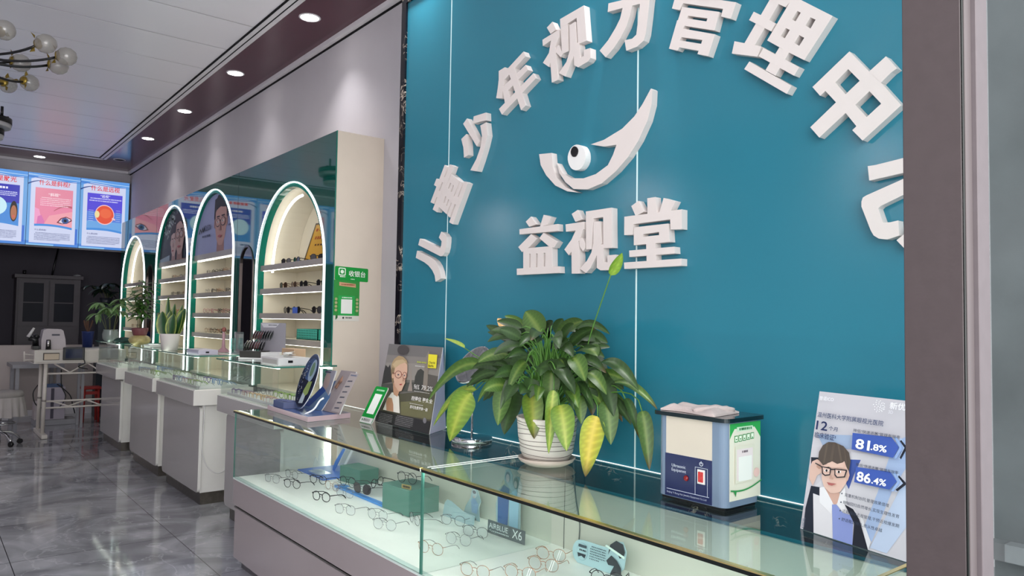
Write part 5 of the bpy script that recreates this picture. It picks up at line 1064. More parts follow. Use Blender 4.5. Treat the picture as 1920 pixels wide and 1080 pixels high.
f.ell(b, 0.5, 0.5, 0.47, 0.47, P_('1c2034', 0.15)); f.ell(b, 0.5, 0.72, 0.36, 0.2, P_('34466a', 0.15)); f.ell(b, 0.64, 0.7, 0.19, 0.2, P_('8494a6', 0.15)); f.ell(b, 0.62, 0.72, 0.11, 0.13, P_('5f7660', 0.15))
f.poly(b, [(0.5, 0.32), (0.62, 0.5), (0.85, 0.52), (0.82, 0.3), (0.6, 0.2)], P_('7c8a52', 0.2)); f.poly(b, [(0.45, 0.1), (0.52, 0.3), (0.72, 0.25), (0.7, 0.12)], P_('9aa2ac', 0.2))
for i in range(60):
    a = R.uniform(2.0, 4.3); rr = R.uniform(0.2, 0.42); f.ell(b, 0.5 + rr * math.cos(a), 0.5 + rr * math.sin(a), R.uniform(0.008, 0.03), R.uniform(0.006, 0.02), P_(R.choice(['5c6478', '3a4468', '8088a0', '10121c', 'a09c98']), 0.2), n=7); f.k -= 1
f.k += 2; b.build('round_picture', st)
def board(name, bl, br, tl, tr, draw, side, th=0.006, base='8e93a0'):
    O = Vector(bl); U = (Vector(br) - O); V = (Vector(tl) - O)
    w = U.length; V2 = V - U.normalized() * V.dot(U.normalized()); h = V2.length
    f = Frame(O, U, V2, w, h, eps=0.0005)
    if f.N.x > 0: f.N = -f.N
    sh = V.dot(U.normalized())
    b = MB(); b.prism([(0, 0), (w, 0), ((Vector(tr) - O).dot(f.U), (Vector(tr) - O).dot(f.V)), (sh, h)], f.P, 0, -th, P_(base, 0.3), side=side)
    f.sh = sh
    if draw: draw(b, f)
    return b.build(name, st)
def d1(b, f):
    s = f.sh / f.w
    f.poly(b, [(0.52, 0.03), (0.97, 0.03), (0.97 + s, 0.97), (0.55 + s, 0.97)], P_('a59a98', 0.3))
    for i in range(6):
        v = 0.1 + i * 0.13; q = s * v
        f.poly(b, [(0.6 + q, v), (0.85 + q, v + 0.015), (0.85 + q, v + 0.045), (0.62 + q, v + 0.03)], P_('4c4c58', 0.4)); f.k -= 1
    f.k += 1
    f.poly(b, [(0.62 + s * 0.9, 0.9), (0.92 + s * 0.9, 0.9), (0.92 + s * .93, 0.93), (0.62 + s * .93, 0.93)], P_('62687c', 0.4))
board('slanted_board', (1.745, 3.82, 0.899), (1.745, 3.60, 0.899), (1.84, 3.785, 1.115), (1.84, 3.61, 1.117), d1, M_WHPLAST, base='8a7f80')
def d2(b, f):
    f.poly(b, [(0.12, 0.05), (0.6, 0.05), (1.0, 0.8), (0.62, 0.95)], P_('5d7390', 0.3)); f.poly(b, [(0.0, 0.1), (0.3, 0.08), (0.82, 0.8), (0.5, 0.92)], P_('2c4684', 0.3))
board('blue_figure_board', (1.70, 3.965, 0.899), (1.735, 3.80, 0.899), (1.79, 3.875, 1.03), (1.815, 3.755, 1.09), d2, M_WHPLAST, base='4e6a92')
b = MB(); b.tube(cat_rom([(1.803, 3.77, 1.02), (1.82, 3.76, 1.055), (1.825, 3.73, 1.075)], 4), [0.03] * 9, 10, P_('7a5848', 0.4), flat=0.3); b.build('figure_head', st)
board('portrait_board', (1.755, 3.93, 0.9), (1.76, 3.82, 0.9), (1.80, 3.873, 1.112), (1.80, 3.775, 1.114), lambda b, f: (f.ell(b, 0.7, 0.72, 0.3, 0.2, P_('b49c98', 0.4)), f.rect(b, 0.35, 0.93, 0.95, 0.97, P_('4a4c60', 0.4))), M_WHPLAST, base='9c98a4')
b = MB(); b.prism([(1.595, 3.98), (1.60, 4.14), (1.655, 4.15), (1.70, 3.95)], lambda u, v, w: Vector((u, v, w)), ZT + 0.062, ZT + 0.027, P_('3c456c', 0.4))
for i in range(8):
    b.tube([(1.605 + 0.003 * i, 4.12 - i * 0.018, ZT + 0.064), (1.645 + 0.004 * i, 4.12 - i * 0.018, ZT + 0.064)], 0.004, 5, P_('555c80', 0.3))
b.build('lens_sample_block', st)
b = MB(); b.tube(cat_rom([(1.60, 3.70, ZT + 0.028), (1.63, 3.66, ZT + 0.055), (1.65, 3.635, ZT + 0.10), (1.665, 3.62, ZT + 0.115)], 5), 0.005, 6, mat('clear_hook', 'e8e8ec', 0.08, vary=0.02)); b.build('clear_hook', st)

def printed(b, f, items):
    """draw a list of flat printed shapes and words on a board"""
    for it in items:
        if it[0] == 'p': f.poly(b, it[2], P_(it[1], 0.4))
        elif it[0] == 't':
            _, c, t, u, v, w, h, wt = it
            vs, fs, tw = text2d(t, 1.0, wt * 0.5, 3)
            ys = [y for x, y in vs]; y0, y1 = min(ys), max(ys); f.k += 1
            b.add([f.P(u * f.w + x * w / tw, v * f.h + (y - y0) * h / (y1 - y0), f.eps * f.k) for x, y in vs], fs, P_(c, 0.4))
        else: f.lines(b, it[2], it[3], it[4], it[5], it[6], P_(it[1], 0.4), R, 0.5, it[7])

# green payment plate
f = Frame((1.795, 3.475, ZT), (0.02, -1, 0), (0.075, -0.035, 0.185), 0.125, 0.20); 
if f.N.x > 0: f.N = -f.N
e = empty('payment_plate', (1.80, 3.4, ZT), 'leaning green payment plate with a white centre panel on the glass counter', 'plate')
b = MB(); b.prism(rrect(0.125, 0.20, 0.012), f.P, 0, -0.004, P_('0f8a34', 0.2), side=M_WHPLAST)
f.rect(b, 0.24, 0.26, 0.80, 0.80, P_('e2e4de')); f.lines(b, 0.2, 0.84, 0.87, 0.93, 1, P_('a8dcb4'), R, 0.7, 0.06, 0); f.rect(b, 0.02, 0.01, 0.98, 0.155, P_('c8c8c4'))
f.ell(b, 0.18, 0.085, 0.045, 0.03, P_('206838')); f.text(b, '微信支付', 0.28, 0.06, 0.016, P_('303030'), 0.01, maxw=0.07)
b.build('plate', e)

# easel board with a blond woman in glasses
f = Frame((1.874, 3.452, ZT), (-0.008, -1, 0), (0.115, 0.075, 0.397), 0.527, 0.4197, eps=0.0003)
if f.N.x > 0: f.N = -f.N
e = empty('easel_advert', (1.90, 3.19, ZT), 'dark advert board of a blond child in red glasses with a yellow square', 'advert board')
b = MB(); f.board(b, 0.003, P_('6a6660', 0.35), side=M_WHPLAST)
EASEL = [["p","7d7772",[[0.0,0.999],[1.0,1.0],[1.0,0.691],[0.0,0.633]]],["p","6b6765",[[0.0,0.999],[1.0,1.0],[1.0,0.87],[0.0,0.853]]],["p","8a837c",[[0.0,0.752],[1.0,0.796],[1.0,0.602],[0.023,0.537]]],["p","2f2e2a",[[0.01,0.72],[0.071,0.691],[0.098,0.734],[0.148,0.647],[0.209,0.521],[0.003,0.469],[0.0,0.634]]],["p","4a4a44",[[0.0,0.467],[1.0,0.604],[1.0,0.485],[0.006,0.37]]],["p","3a3a34",[[0.609,0.622],[0.638,0.695],[0.689,0.722],[0.752,0.696],[0.799,0.593],[0.802,0.487],[0.625,0.468]]],["p","55504a",[[0.803,0.669],[1.0,0.658],[1.0,0.511],[0.824,0.489]]],["p","8f8279",[[0.537,0.553],[0.492,0.787],[0.565,0.555],[0.608,0.443],[0.521,0.434]]],["p","81776c",[[0.738,0.851],[0.783,0.948],[0.827,0.856],[0.83,0.672],[0.863,0.463],[0.782,0.477]]],["p","4d4a3a",[[0.0,0.304],[0.522,0.411],[1.0,0.485],[1.0,0.056],[0.047,0.14]]],["p","6a6748",[[0.433,0.292],[0.999,0.39],[1.0,0.161],[0.473,0.143]]],["p","6e6a54",[[0.075,0.402],[0.165,0.452],[0.221,0.298],[0.106,0.252]]],["p","45403e",[[0.422,0.936],[0.422,0.916],[0.411,0.897],[0.391,0.882],[0.363,0.871],[0.33,0.866],[0.295,0.867],[0.261,0.874],[0.232,0.887],[0.211,0.905],[0.2,0.925],[0.2,0.945],[0.212,0.965],[0.233,0.981],[0.262,0.991],[0.295,0.996],[0.331,0.995],[0.364,0.987],[0.392,0.973],[0.412,0.956]]],["p","232223",[[0.016,0.14],[1.0,0.14],[1.0,0.0],[0.016,0.0]]],["l","7a7878",0.074,0.334,0.008,0.123,6,0.015],["l","7a7878",0.399,0.718,0.017,0.136,6,0.015],["p","77757a",[[0.936,0.142],[0.937,0.132],[0.935,0.123],[0.93,0.115],[0.923,0.109],[0.914,0.107],[0.905,0.107],[0.896,0.11],[0.888,0.116],[0.881,0.124],[0.878,0.133],[0.877,0.143],[0.879,0.152],[0.884,0.16],[0.891,0.165],[0.9,0.168],[0.909,0.168],[0.918,0.165],[0.926,0.159],[0.933,0.151]]],["p","e2dcd2",[[0.133,0.159],[0.18,0.309],[0.246,0.388],[0.347,0.383],[0.393,0.349],[0.459,0.159],[0.223,0.158]]],["p","b98a6c",[[0.202,0.16],[0.168,0.259],[0.19,0.318],[0.266,0.319],[0.313,0.246],[0.337,0.161]]],["p","bd9074",[[0.284,0.368],[0.238,0.492],[0.271,0.543],[0.384,0.474],[0.382,0.411],[0.365,0.346],[0.322,0.357]]],["p","a38a66",[[0.147,0.746],[0.181,0.807],[0.258,0.853],[0.348,0.842],[0.426,0.798],[0.453,0.752],[0.402,0.78],[0.311,0.75],[0.23,0.694],[0.224,0.604],[0.245,0.492],[0.217,0.522],[0.156,0.648]]],["p","7e6a4e",[[0.156,0.648],[0.173,0.698],[0.215,0.685],[0.229,0.588],[0.256,0.461],[0.212,0.522]]],["p","cba48c",[[0.23,0.694],[0.311,0.75],[0.402,0.777],[0.449,0.748],[0.471,0.673],[0.47,0.609],[0.465,0.585],[0.457,0.548],[0.468,0.527],[0.444,0.48],[0.427,0.424],[0.377,0.41],[0.293,0.465],[0.242,0.541],[0.225,0.62]]],["p","b9a07c",[[0.164,0.731],[0.225,0.788],[0.345,0.809],[0.43,0.782],[0.312,0.745],[0.231,0.69]]],["p","caa184",[[0.234,0.589],[0.235,0.58],[0.235,0.571],[0.232,0.565],[0.228,0.56],[0.222,0.558],[0.215,0.559],[0.209,0.563],[0.203,0.569],[0.197,0.576],[0.194,0.585],[0.193,0.594],[0.193,0.602],[0.196,0.609],[0.2,0.614],[0.206,0.616],[0.213,0.615],[0.219,0.611],[0.225,0.605],[0.23,0.597]]],["p","6a2018",[[0.382,0.621],[0.383,0.606],[0.377,0.592],[0.366,0.581],[0.349,0.572],[0.33,0.568],[0.309,0.569],[0.289,0.574],[0.271,0.583],[0.258,0.595],[0.251,0.61],[0.25,0.625],[0.256,0.639],[0.268,0.651],[0.284,0.659],[0.304,0.663],[0.325,0.662],[0.345,0.657],[0.362,0.648],[0.375,0.635]]],["p","caa48e",[[0.373,0.62],[0.373,0.607],[0.368,0.595],[0.359,0.585],[0.345,0.578],[0.328,0.574],[0.31,0.575],[0.293,0.579],[0.278,0.587],[0.267,0.598],[0.261,0.61],[0.26,0.623],[0.265,0.636],[0.275,0.646],[0.289,0.653],[0.306,0.656],[0.324,0.656],[0.341,0.651],[0.356,0.643],[0.366,0.632]]],["p","6a2018",[[0.48,0.617],[0.482,0.603],[0.479,0.591],[0.473,0.58],[0.463,0.573],[0.452,0.57],[0.439,0.571],[0.426,0.576],[0.414,0.585],[0.405,0.596],[0.4,0.61],[0.398,0.623],[0.401,0.636],[0.407,0.647],[0.417,0.654],[0.429,0.657],[0.442,0.656],[0.455,0.651],[0.466,0.642],[0.475,0.63]]],["p","caa48e",[[0.473,0.616],[0.475,0.604],[0.473,0.594],[0.468,0.585],[0.46,0.579],[0.45,0.576],[0.439,0.577],[0.429,0.581],[0.419,0.589],[0.412,0.599],[0.407,0.61],[0.406,0.622],[0.408,0.633],[0.413,0.642],[0.421,0.648],[0.431,0.651],[0.441,0.65],[0.452,0.645],[0.461,0.637],[0.469,0.627]]],["p","6a2018",[[0.374,0.623],[0.404,0.623],[0.405,0.617],[0.376,0.617]]],["p","6a2018",[[0.248,0.629],[0.204,0.632],[0.206,0.625],[0.251,0.619]]],["p","40485a",[[0.34,0.614],[0.339,0.612],[0.338,0.609],[0.334,0.607],[0.33,0.606],[0.325,0.605],[0.319,0.605],[0.314,0.605],[0.31,0.607],[0.307,0.609],[0.306,0.611],[0.306,0.614],[0.308,0.616],[0.311,0.618],[0.315,0.62],[0.321,0.62],[0.326,0.621],[0.331,0.62],[0.335,0.618],[0.338,0.616]]],["p","40485a",[[0.452,0.614],[0.452,0.612],[0.451,0.609],[0.449,0.608],[0.446,0.606],[0.442,0.605],[0.439,0.605],[0.435,0.606],[0.432,0.608],[0.43,0.61],[0.428,0.612],[0.428,0.615],[0.43,0.617],[0.432,0.619],[0.435,0.62],[0.438,0.621],[0.442,0.621],[0.446,0.62],[0.449,0.619],[0.451,0.617]]],["p","b58a72",[[0.418,0.589],[0.449,0.544],[0.421,0.538]]],["p","a84a48",[[0.373,0.5],[0.424,0.51],[0.419,0.492],[0.391,0.488]]],["p","d9cc30",[[0.809,0.902],[0.961,0.902],[0.975,0.741],[0.832,0.739]]],["t","20201c","Charité",0.835,0.792,0.0585,0.0113,0.02],["t","20201c","Berlin",0.84,0.752,0.0458,0.0118,0.02],["l","a8b040",0.612,0.811,0.779,0.814,1,0.03],["l","b8b4b0",0.593,0.79,0.734,0.758,1,0.02],["t","dcd8d4","96%",0.654,0.471,0.0501,0.0227,0.0],["t","dcd8d4","79.2%",0.787,0.473,0.1012,0.0222,0.0],["l","c8c4c0",0.65,0.977,0.44,0.452,1,0.02],["t","ece8e4","控得住 更安全",0.646,0.336,0.1913,0.021,0.02],["l","c8c4c0",0.611,0.923,0.29,0.305,1,0.015],["t","e6e2de","即可免费更换一副",0.648,0.239,0.1597,0.0159,0.02]]
printed(b, f, EASEL)
b.build('printed_board', e)
b = MB(); b.add([(1.986, 3.000, 1.265), (1.870, 2.925, ZT), (2.03, 3.03, ZT), (1.990, 3.003, 1.265), (1.874, 2.928, ZT), (2.034, 3.033, ZT)], [(0, 1, 2), (3, 5, 4), (0, 3, 4, 1), (1, 4, 5, 2), (2, 5, 3, 0)], P_('c6c0d8', 0.5)); b.build('side_flap', e)

# chrome vanity mirror
mc = Vector((1.925, 2.665, 1.205)); nrm = (-0.60 * rgt + 0.62 * upv - 0.50 * fwd).normalized(); mu = Vector((0, 0, 1)).cross(nrm).normalized(); mv = nrm.cross(mu)
e = empty('vanity_mirror', (1.925, 2.665, ZT), 'round chrome table mirror tilted upward on a disc foot behind the plant', 'mirror')
MB().lathe((1.925, 2.665, ZT), [(0.0, 0.0), (0.088, 0.0), (0.09, 0.003), (0.09, 0.016), (0.087, 0.019), (0.0, 0.020)], 48, M_CHROME).build('foot', e)
MB().tube([(1.925, 2.665, ZT + 0.018), (1.925, 2.665, ZT + 0.25), tuple(mc - nrm * 0.008 - mv * 0.05)], 0.0055, 10, M_CHROME).build('stem', e)
TM = Matrix((( mu.x, mv.x, nrm.x, mc.x), (mu.y, mv.y, nrm.y, mc.y), (mu.z, mv.z, nrm.z, mc.z), (0, 0, 0, 1)))
MB().lathe((0, 0, 0), [(0.0, -0.008), (0.093, -0.008), (0.099, -0.003), (0.099, 0.003), (0.093, 0.006), (0.091, 0.0035)], 48, M_CHROME, TM).build('frame', e)
MB().lathe((0, 0, 0), [(0.0, 0.0050), (0.0915, 0.0050)], 48, mat('mirror_silver', 'e8eaec', 0.0, metal=1.0), TM).build('mirror_disc', e)

# ------------------------------------------------------------------ peace lily
def leaf(b, pts, w, base, edge, rib, tip=None, side=None, cup=0.25, rim_p=1.0):
    """blade along pts: 7 vertices across, per-vertex colour with paler midrib and faint veins"""
    P = [Vector(p) for p in pts]; N = len(P); vs = []; cs = []; fs = []; K = 7; pk = 0.55
    tm_ = pk / (pk + 0.85); pkn = (tm_ ** pk) * ((1 - tm_) ** 0.85)
    for i, p in enumerate(P):
        t = i / (N - 1)
        d = (P[min(i + 1, N - 1)] - P[max(i - 1, 0)]).normalized()
        s = side.copy() if side is not None else d.cross(Vector((0, 0, 1)))
        s = s - d * s.dot(d)
        if s.length < 1e-3: s = d.orthogonal()
        s.normalize(); n = s.cross(d)
        prof = (t ** pk) * ((1 - t) ** 0.85) / pkn if 0 < t < 1 else 0.0
        hw = w * 0.5 * prof + 0.0004
        for k in range(K):
            a = (k - 3) / 3
            vs.append(p + s * (a * hw) + n * (abs(a) ** 1.4 * hw * cup))
            m = 1 - abs(a) ** rim_p
            c = [base[j] * m + edge[j] * (1 - m) for j in range(3)]
            if k == 3: c = [0.6 * rib[j] + 0.4 * c[j] for j in range(3)]
            elif ((i + abs(k - 3)) % 3) == 0: c = [x * 1.3 for x in c]
            if tip is not None and t > 0.78:
                q = (t - 0.78) / 0.22; c = [c[j] * (1 - q) + tip[j] * q for j in range(3)]
            cs.append(c)
    for i in range(N - 1):
        for k in range(K - 1): a = i * K + k; fs.append((a, a + 1, a + K + 1, a + K))
    b.add(vs, fs, M_LEAF, None, True, cs)
def L3(h): return tuple(s2l(int(h[i:i + 2], 16) / 255.0) for i in (0, 2, 4))
G0 = (L3('2c4420'), L3('243819'), L3('425c2e')); G1 = (L3('476428'), L3('365020'), L3('7a8c44')); G2 = (L3('7c8c30'), L3('52702a'), L3('a8aa4c')); G3 = (L3('b09838'), L3('7c8a30'), L3('c4b054'))
PAL = [G0, G1, G2, G3]; STEMC = L3('4e7a30')
PC = Vector((1.85, 2.085, ZT))
lily = empty('peace_lily', tuple(PC), 'potted peace lily with arching drooping leaves on the glass counter', 'plant')
MB().lathe(tuple(PC), [(0.0, 0.0), (0.075, 0.0), (0.098, 0.012), (0.108, 0.026), (0.104, 0.028), (0.092, 0.016), (0.0, 0.012)], 48, mat('pale_clay_saucer', 'c8b8ac', 0.4, vary=0.04)).build('saucer', lily)
b = MB(); b.lathe(tuple(PC), [(0.0, 0.014), (0.082, 0.014), (0.098, 0.05), (0.108, 0.11), (0.112, 0.165), (0.115, 0.172), (0.112, 0.176), (0.106, 0.172), (0.102, 0.155), (0.0, 0.15)], 48, M_POT)
msw = mat('brown_scribble_line', '4c3c36', 0.5, vary=0.1)
for i in range(9):   # thin dark lines scratched loosely around the pot
    z0 = 0.03 + i * 0.0165; ph = R.random() * 6.28; pts = []
    for q in range(49):
        a = 2 * math.pi * q / 48; z = z0 + 0.006 * math.sin(a + ph) + 0.004 * math.sin(2 * a + 2 * ph); z = min(max(z, 0.018), 0.168)
        r = 0.082 + (0.016 * (z - 0.014) / 0.036 if z < 0.05 else 0.016 + 0.010 * (z - 0.05) / 0.06 if z < 0.11 else 0.026 + 0.004 * (z - 0.11) / 0.055) + 0.0003
        pts.append((PC.x + r * math.cos(a), PC.y + r * math.sin(a), PC.z + z))
    b.tube(pts, 0.0009, 4, msw)
b.build('pot', lily)
MB().lathe(tuple(PC), [(0.0, 0.158), (0.104, 0.154)], 32, M_SOIL).build('soil', lily)
b = MB(); sb = MB()
LV = [[1.76,2.074,1.138,1.74,2.029,0.98,0.08,2],[1.72,1.906,1.165,1.7,1.906,0.95,0.044,2],[1.72,1.875,1.117,1.7,1.817,0.972,0.081,2],[1.79,1.764,1.086,1.77,1.798,0.882,0.081,3],[1.85,1.622,1.115,1.83,1.572,0.935,0.051,1],[1.83,1.762,1.135,1.81,1.721,0.996,0.068,1],[1.81,2.511,1.099,1.79,2.638,0.885,0.11,2],[1.85,2.483,1.21,1.83,2.882,1.026,0.064,1],[1.81,2.48,1.115,1.79,2.77,0.932,0.042,2],[1.87,2.147,1.351,1.85,2.221,1.438,0.091,1],[1.85,2.045,1.345,1.83,1.879,1.404,0.058,1],[1.9,1.996,1.322,1.88,1.84,1.327,0.042,0],[1.85,1.81,1.263,1.83,1.619,1.181,0.05,0],[1.87,1.786,1.188,1.85,1.557,1.125,0.035,1],[1.79,2.263,1.142,1.77,2.281,0.996,0.073,1],[1.83,2.237,1.134,1.81,2.291,0.956,0.091,0],[1.85,2.271,1.235,1.83,2.493,1.159,0.055,0],[1.75,1.849,1.279,1.73,1.763,1.205,0.063,1],[1.77,1.798,1.228,1.75,1.685,1.167,0.047,1],[1.72,1.899,1.236,1.7,1.781,1.161,0.053,0],[1.75,1.95,1.227,1.73,1.936,1.095,0.062,1],[1.77,1.835,1.151,1.75,1.8,1.059,0.05,1],[1.81,1.827,1.176,1.79,1.788,1.087,0.052,0],[1.85,1.798,1.207,1.83,1.728,1.087,0.059,0],[1.85,2.192,1.324,1.83,2.329,1.281,0.089,0],[1.75,2.084,1.271,1.73,2.162,1.202,0.056,0],[1.85,1.695,1.148,1.83,1.616,1.03,0.03,0],[1.75,2.034,1.226,1.73,1.86,1.248,0.05,0],[1.89,2.185,1.316,1.87,2.368,1.256,0.058,0],[1.89,2.083,1.353,1.87,2.026,1.412,0.05,0],[1.85,2.215,1.186,1.83,2.459,1.071,0.086,0],[1.8,1.937,1.356,1.78,1.961,1.3,0.055,0],[1.93,2.206,1.35,1.91,2.125,1.403,0.042,0],[1.85,1.886,1.302,1.83,1.806,1.283,0.062,1],[1.95,2.05,1.37,1.93,1.845,1.358,0.033,0],[1.9,2.276,1.225,1.88,2.5,1.226,0.044,0],[1.75,2.058,1.192,1.73,2.045,1.123,0.059,0],[1.75,1.881,1.205,1.73,1.814,1.107,0.045,0],[1.9,2.374,1.165,1.88,2.658,1.107,0.07,0],[1.9,1.925,1.228,1.88,1.763,1.133,0.054,0]]
def lilyleaf(s, t, w, c, cup=0.22):
    s = Vector(s); t = Vector(t); root = PC + Vector((R.uniform(-0.035, 0.035), R.uniform(-0.035, 0.035), 0.157))
    lat = Vector((s.x - root.x, s.y - root.y, 0)); rise = max(0.05, s.z - root.z)
    sb.tube(bez(root, root + Vector((lat.x * 0.15, lat.y * 0.15, rise * 0.7)), s - (t - s) * 0.5 + Vector((0, 0, 0.05)), s, 10), [0.0032] * 6 + [0.0022] * 5, 5, MATS['lily_stem'])
    d = t - s; up = Vector((0, 0, 1)) * d.length * (0.22 if d.z < 0 else 0.08)
    P = bez(s, s + d * 0.33 + up, s + d * 0.72 + up * 0.7, t, 26)
    face = -fwd * 0.8 + Vector((0, 0, 0.35)); side = d.cross(face)
    side = side.normalized() + Vector((R.uniform(-.25, .25), R.uniform(-.25, .25), R.uniform(-.15, .15)))
    pal = PAL[c]; j = R.uniform(0.8, 1.2)
    leaf(b, P, w, [x * j for x in pal[0]], [x * j for x in pal[1]], [x * j for x in pal[2]], L3('4c3a20') if c == 3 or R.random() < 0.15 else None, side, cup)
mat('lily_stem', '4e7a30', 0.45, vary=0.1)
for q in LV: lilyleaf(q[0:3], q[3:6], q[6] * 0.98, q[7])
for i in range(95):
    a = R.random() * 2 * math.pi; el = R.uniform(0.05, 1.0); rad = 0.10 + 0.14 * el
    s = PC + Vector((rad * 0.75 * math.cos(a), rad * math.sin(a) * 1.1, 0.24 + 0.24 * (1 - el) + R.uniform(0, 0.05)))
    l = R.uniform(0.13, 0.24); t = s + Vector((math.cos(a) * l * 0.5, math.sin(a) * l * 0.75, R.uniform(-0.13, 0.0) if el > 0.35 else R.uniform(-0.04, 0.07)))
    t.x = min(t.x, 2.03); s.x = min(s.x, 2.0)
    lilyleaf(s, t, R.uniform(0.028, 0.052), R.choice([0, 0, 0, 1]))
tag(b.build('foliage', lily)); sb.build('leaf_stalks', lily)
# flowers and buds
def spathe(s, t, w, c1, c2, stem, name):
    q = MB(); q.tube(cat_rom(stem + [s], 6), 0.0022, 6, MATS['lily_stem'])
    P = bez(s, Vector(s).lerp(Vector(t), 0.3) + Vector((0, 0, .004)), Vector(s).lerp(Vector(t), 0.7), t, 10)
    leaf(q, P, w, L3(c1), L3(c2), L3(c2), None, rgt, 0.5); q.build(name, lily)
RT = tuple(PC + Vector((0, 0, 0.158)))
spathe((1.85, 2.312, 1.345), (1.84, 2.384, 1.41), 0.045, 'd8b480', 'c89c60', [RT, (1.85, 2.16, 1.25), (1.85, 2.27, 1.32)], 'faded_flower')
spathe((1.86, 1.777, 1.562), (1.86, 1.724, 1.637), 0.038, '8ca43c', '62882c', [RT, (1.86, 1.93, 1.2), (1.86, 1.87, 1.36)], 'flower_bud')
spathe((1.85, 2.625, 1.28), (1.85, 2.785, 1.318), 0.03, '9cac48', '7c943c', [RT, (1.85, 2.2, 1.18), (1.85, 2.45, 1.225)], 'flower_bud')

# ------------------------------------------------------------------ ultrasonic cleaner
uc = empty('ultrasonic_cleaner', (1.88, 1.38, ZT), 'grey and beige ultrasonic cleaner with a navy control panel, near the shop door', 'cleaning machine')
UX0, UX1, UY0, UY1, UZ0, UZ1 = 1.792, 1.965, 1.262, 1.508, ZT, 1.122
msb = mat('slate_blue_plastic', '6f7f95', 0.35, vary=0.02)
fo = [(UY0 + p[0], UX0 + p[1]) for p in rrect(UY1 - UY0, UX1 - UX0, 0.026, 8)]
b = MB(); b.prism(fo, lambda u, v, w: Vector((v, u, w)), UZ1, UZ0 + 0.01, msb, side=msb); b.build('body', uc)
b = MB(); b.box(UX0 - 0.0012, UX0 + 0.002, UY0 + 0.045, UY1 - 0.035, UZ0 + 0.125, UZ1 - 0.002, mat('beige_steel_panel', 'c8bcae', 0.35, vary=0.02)); b.build('beige_panel', uc)
f = Frame((UX0 - 0.0015, UY1 - 0.032, UZ0 + 0.012), (0, -1, 0), (0, 0, 1), UY1 - UY0 - 0.077, 0.126, N=(-1, 0, 0), eps=0.0003)
b = MB(); f.board(b, 0.002, P_('1b2450', 0.3)); f.text(b, 'Ultrasonic', 0.15, 0.70, 0.0125, P_('d0d4e0'), 0.0); f.text(b, 'Equipemnt', 0.15, 0.60, 0.0125, P_('d0d4e0'), 0.0)
f.rect(b, 0.04, 0.155, 0.95, 0.168, P_('c0c4d4')); f.text(b, 'Beijing Yi Rong Hao Jewelry Equipment Co.,Ltd', 0.05, 0.07, 0.0075, P_('b8bccc'), 0.0, maxw=0.155)
for u0, v0, u1, v1 in ((0.66, 0.165, 0.668, 0.80), (0.915, 0.165, 0.923, 0.80), (0.66, 0.79, 0.923, 0.80)): f.rect(b, u0, v0, u1, v1, P_('c8ccd8')); f.k -= 1
f.k += 1; f.poly(b, [(0.79 + 0.04 * math.cos(math.radians(a)), 0.885 + 0.048 * math.sin(math.radians(a))) for a in range(120, 421, 20)] + [(0.79 + 0.029 * math.cos(math.radians(a)), 0.885 + 0.035 * math.sin(math.radians(a))) for a in range(420, 119, -20)], P_('d8dce4')); f.rect(b, 0.782, 0.885, 0.798, 0.945, P_('d8dce4'))
b.build('control_panel', uc)
b = MB(); q0 = f.P(0.715 * f.w, 0.43 * f.h, 0); q1 = f.P(0.865 * f.w, 0.755 * f.h, 0); b.box(q0.x - 0.003, q0.x, q1.y, q0.y, q0.z, q1.z, P_('e0dcd8', 0.3)); b.box(q0.x - 0.0065, q0.x - 0.003, q1.y + 0.005, q0.y - 0.005, q0.z + 0.006, q1.z - 0.006, P_('b81c20', 0.2)); b.build('power_switch', uc)
TL = Matrix.Translation(f.P(0.47 * f.w, 0.49 * f.h, 0)) @ Matrix.Rotation(-math.pi / 2, 4, 'Y')
MB().lathe((0, 0, 0), [(0.0085, 0.0), (0.0085, 0.003), (0.006, 0.006), (0.0, 0.008)], 20, P_('7c1418', 0.15), TL).build('indicator_lamp', uc)
f = Frame((UX0 + 0.018, UY0 - 0.0012, UZ0 + 0.028), (1, 0, 0), (0, 0, 1), 0.152, 0.218, N=(0, -1, 0), eps=0.0003)
b = MB(); f.board(b, 0.001, P_('e2dccb', 0.4)); f.poly(b, [(0, 0.80), (0, 1), (1, 1), (1, 0.78), (0.9, 0.86), (0.8, 0.93), (0.15, 0.93), (0.06, 0.86)], P_('2e9e4c')); f.rect(b, 0.22, 0.89, 0.74, 0.95, P_('c8e0c4')); f.lines(b, 0.28, 0.7, 0.895, 0.94, 1, P_('2c6c40'), R, 0.7, 0.06, 0)
for i in range(5):
    f.rect(b, 0.14 + i * 0.13, 0.755 + 0.004 * i, 0.25 + i * 0.13, 0.84 + 0.004 * i, P_('1f8a44')); f.rect(b, 0.155 + i * 0.13, 0.765 + 0.004 * i, 0.235 + i * 0.13, 0.83 + 0.004 * i, P_('e8efda')); f.rect(b, 0.175 + i * 0.13, 0.785, 0.215 + i * 0.13, 0.80, P_('1f8a44')); f.k -= 3
f.k += 4; f.rect(b, 0.15, 0.22, 0.78, 0.70, P_('ddd8c6')); f.rect(b, 0.20, 0.26, 0.72, 0.66, P_('e6d6d6')); f.lines(b, 0.35, 0.56, 0.60, 0.64, 1, P_('6c5c64'), R, 0.7, 0.05, 0); f.rect(b, 0.25, 0.24, 0.68, 0.56, P_('eceae4'))
f.ell(b, 0.84, 0.32, 0.10, 0.06, P_('e8c0b8'))
curve_band(f, b, 0.17, 0.22, P_('2c8c48'), -0.07, 0.4, 0.02, 0.02); f.poly(b, [(0.08, 0.14), (0.16, 0.05), (0.18, 0.12)], P_('2c8c48')); b.build('side_label', uc)
lid = [(UY0 - 0.012 + p[0], UX0 - 0.012 + p[1]) for p in rrect(UY1 - UY0 + 0.024, UX1 - UX0 + 0.024, 0.02, 6)]
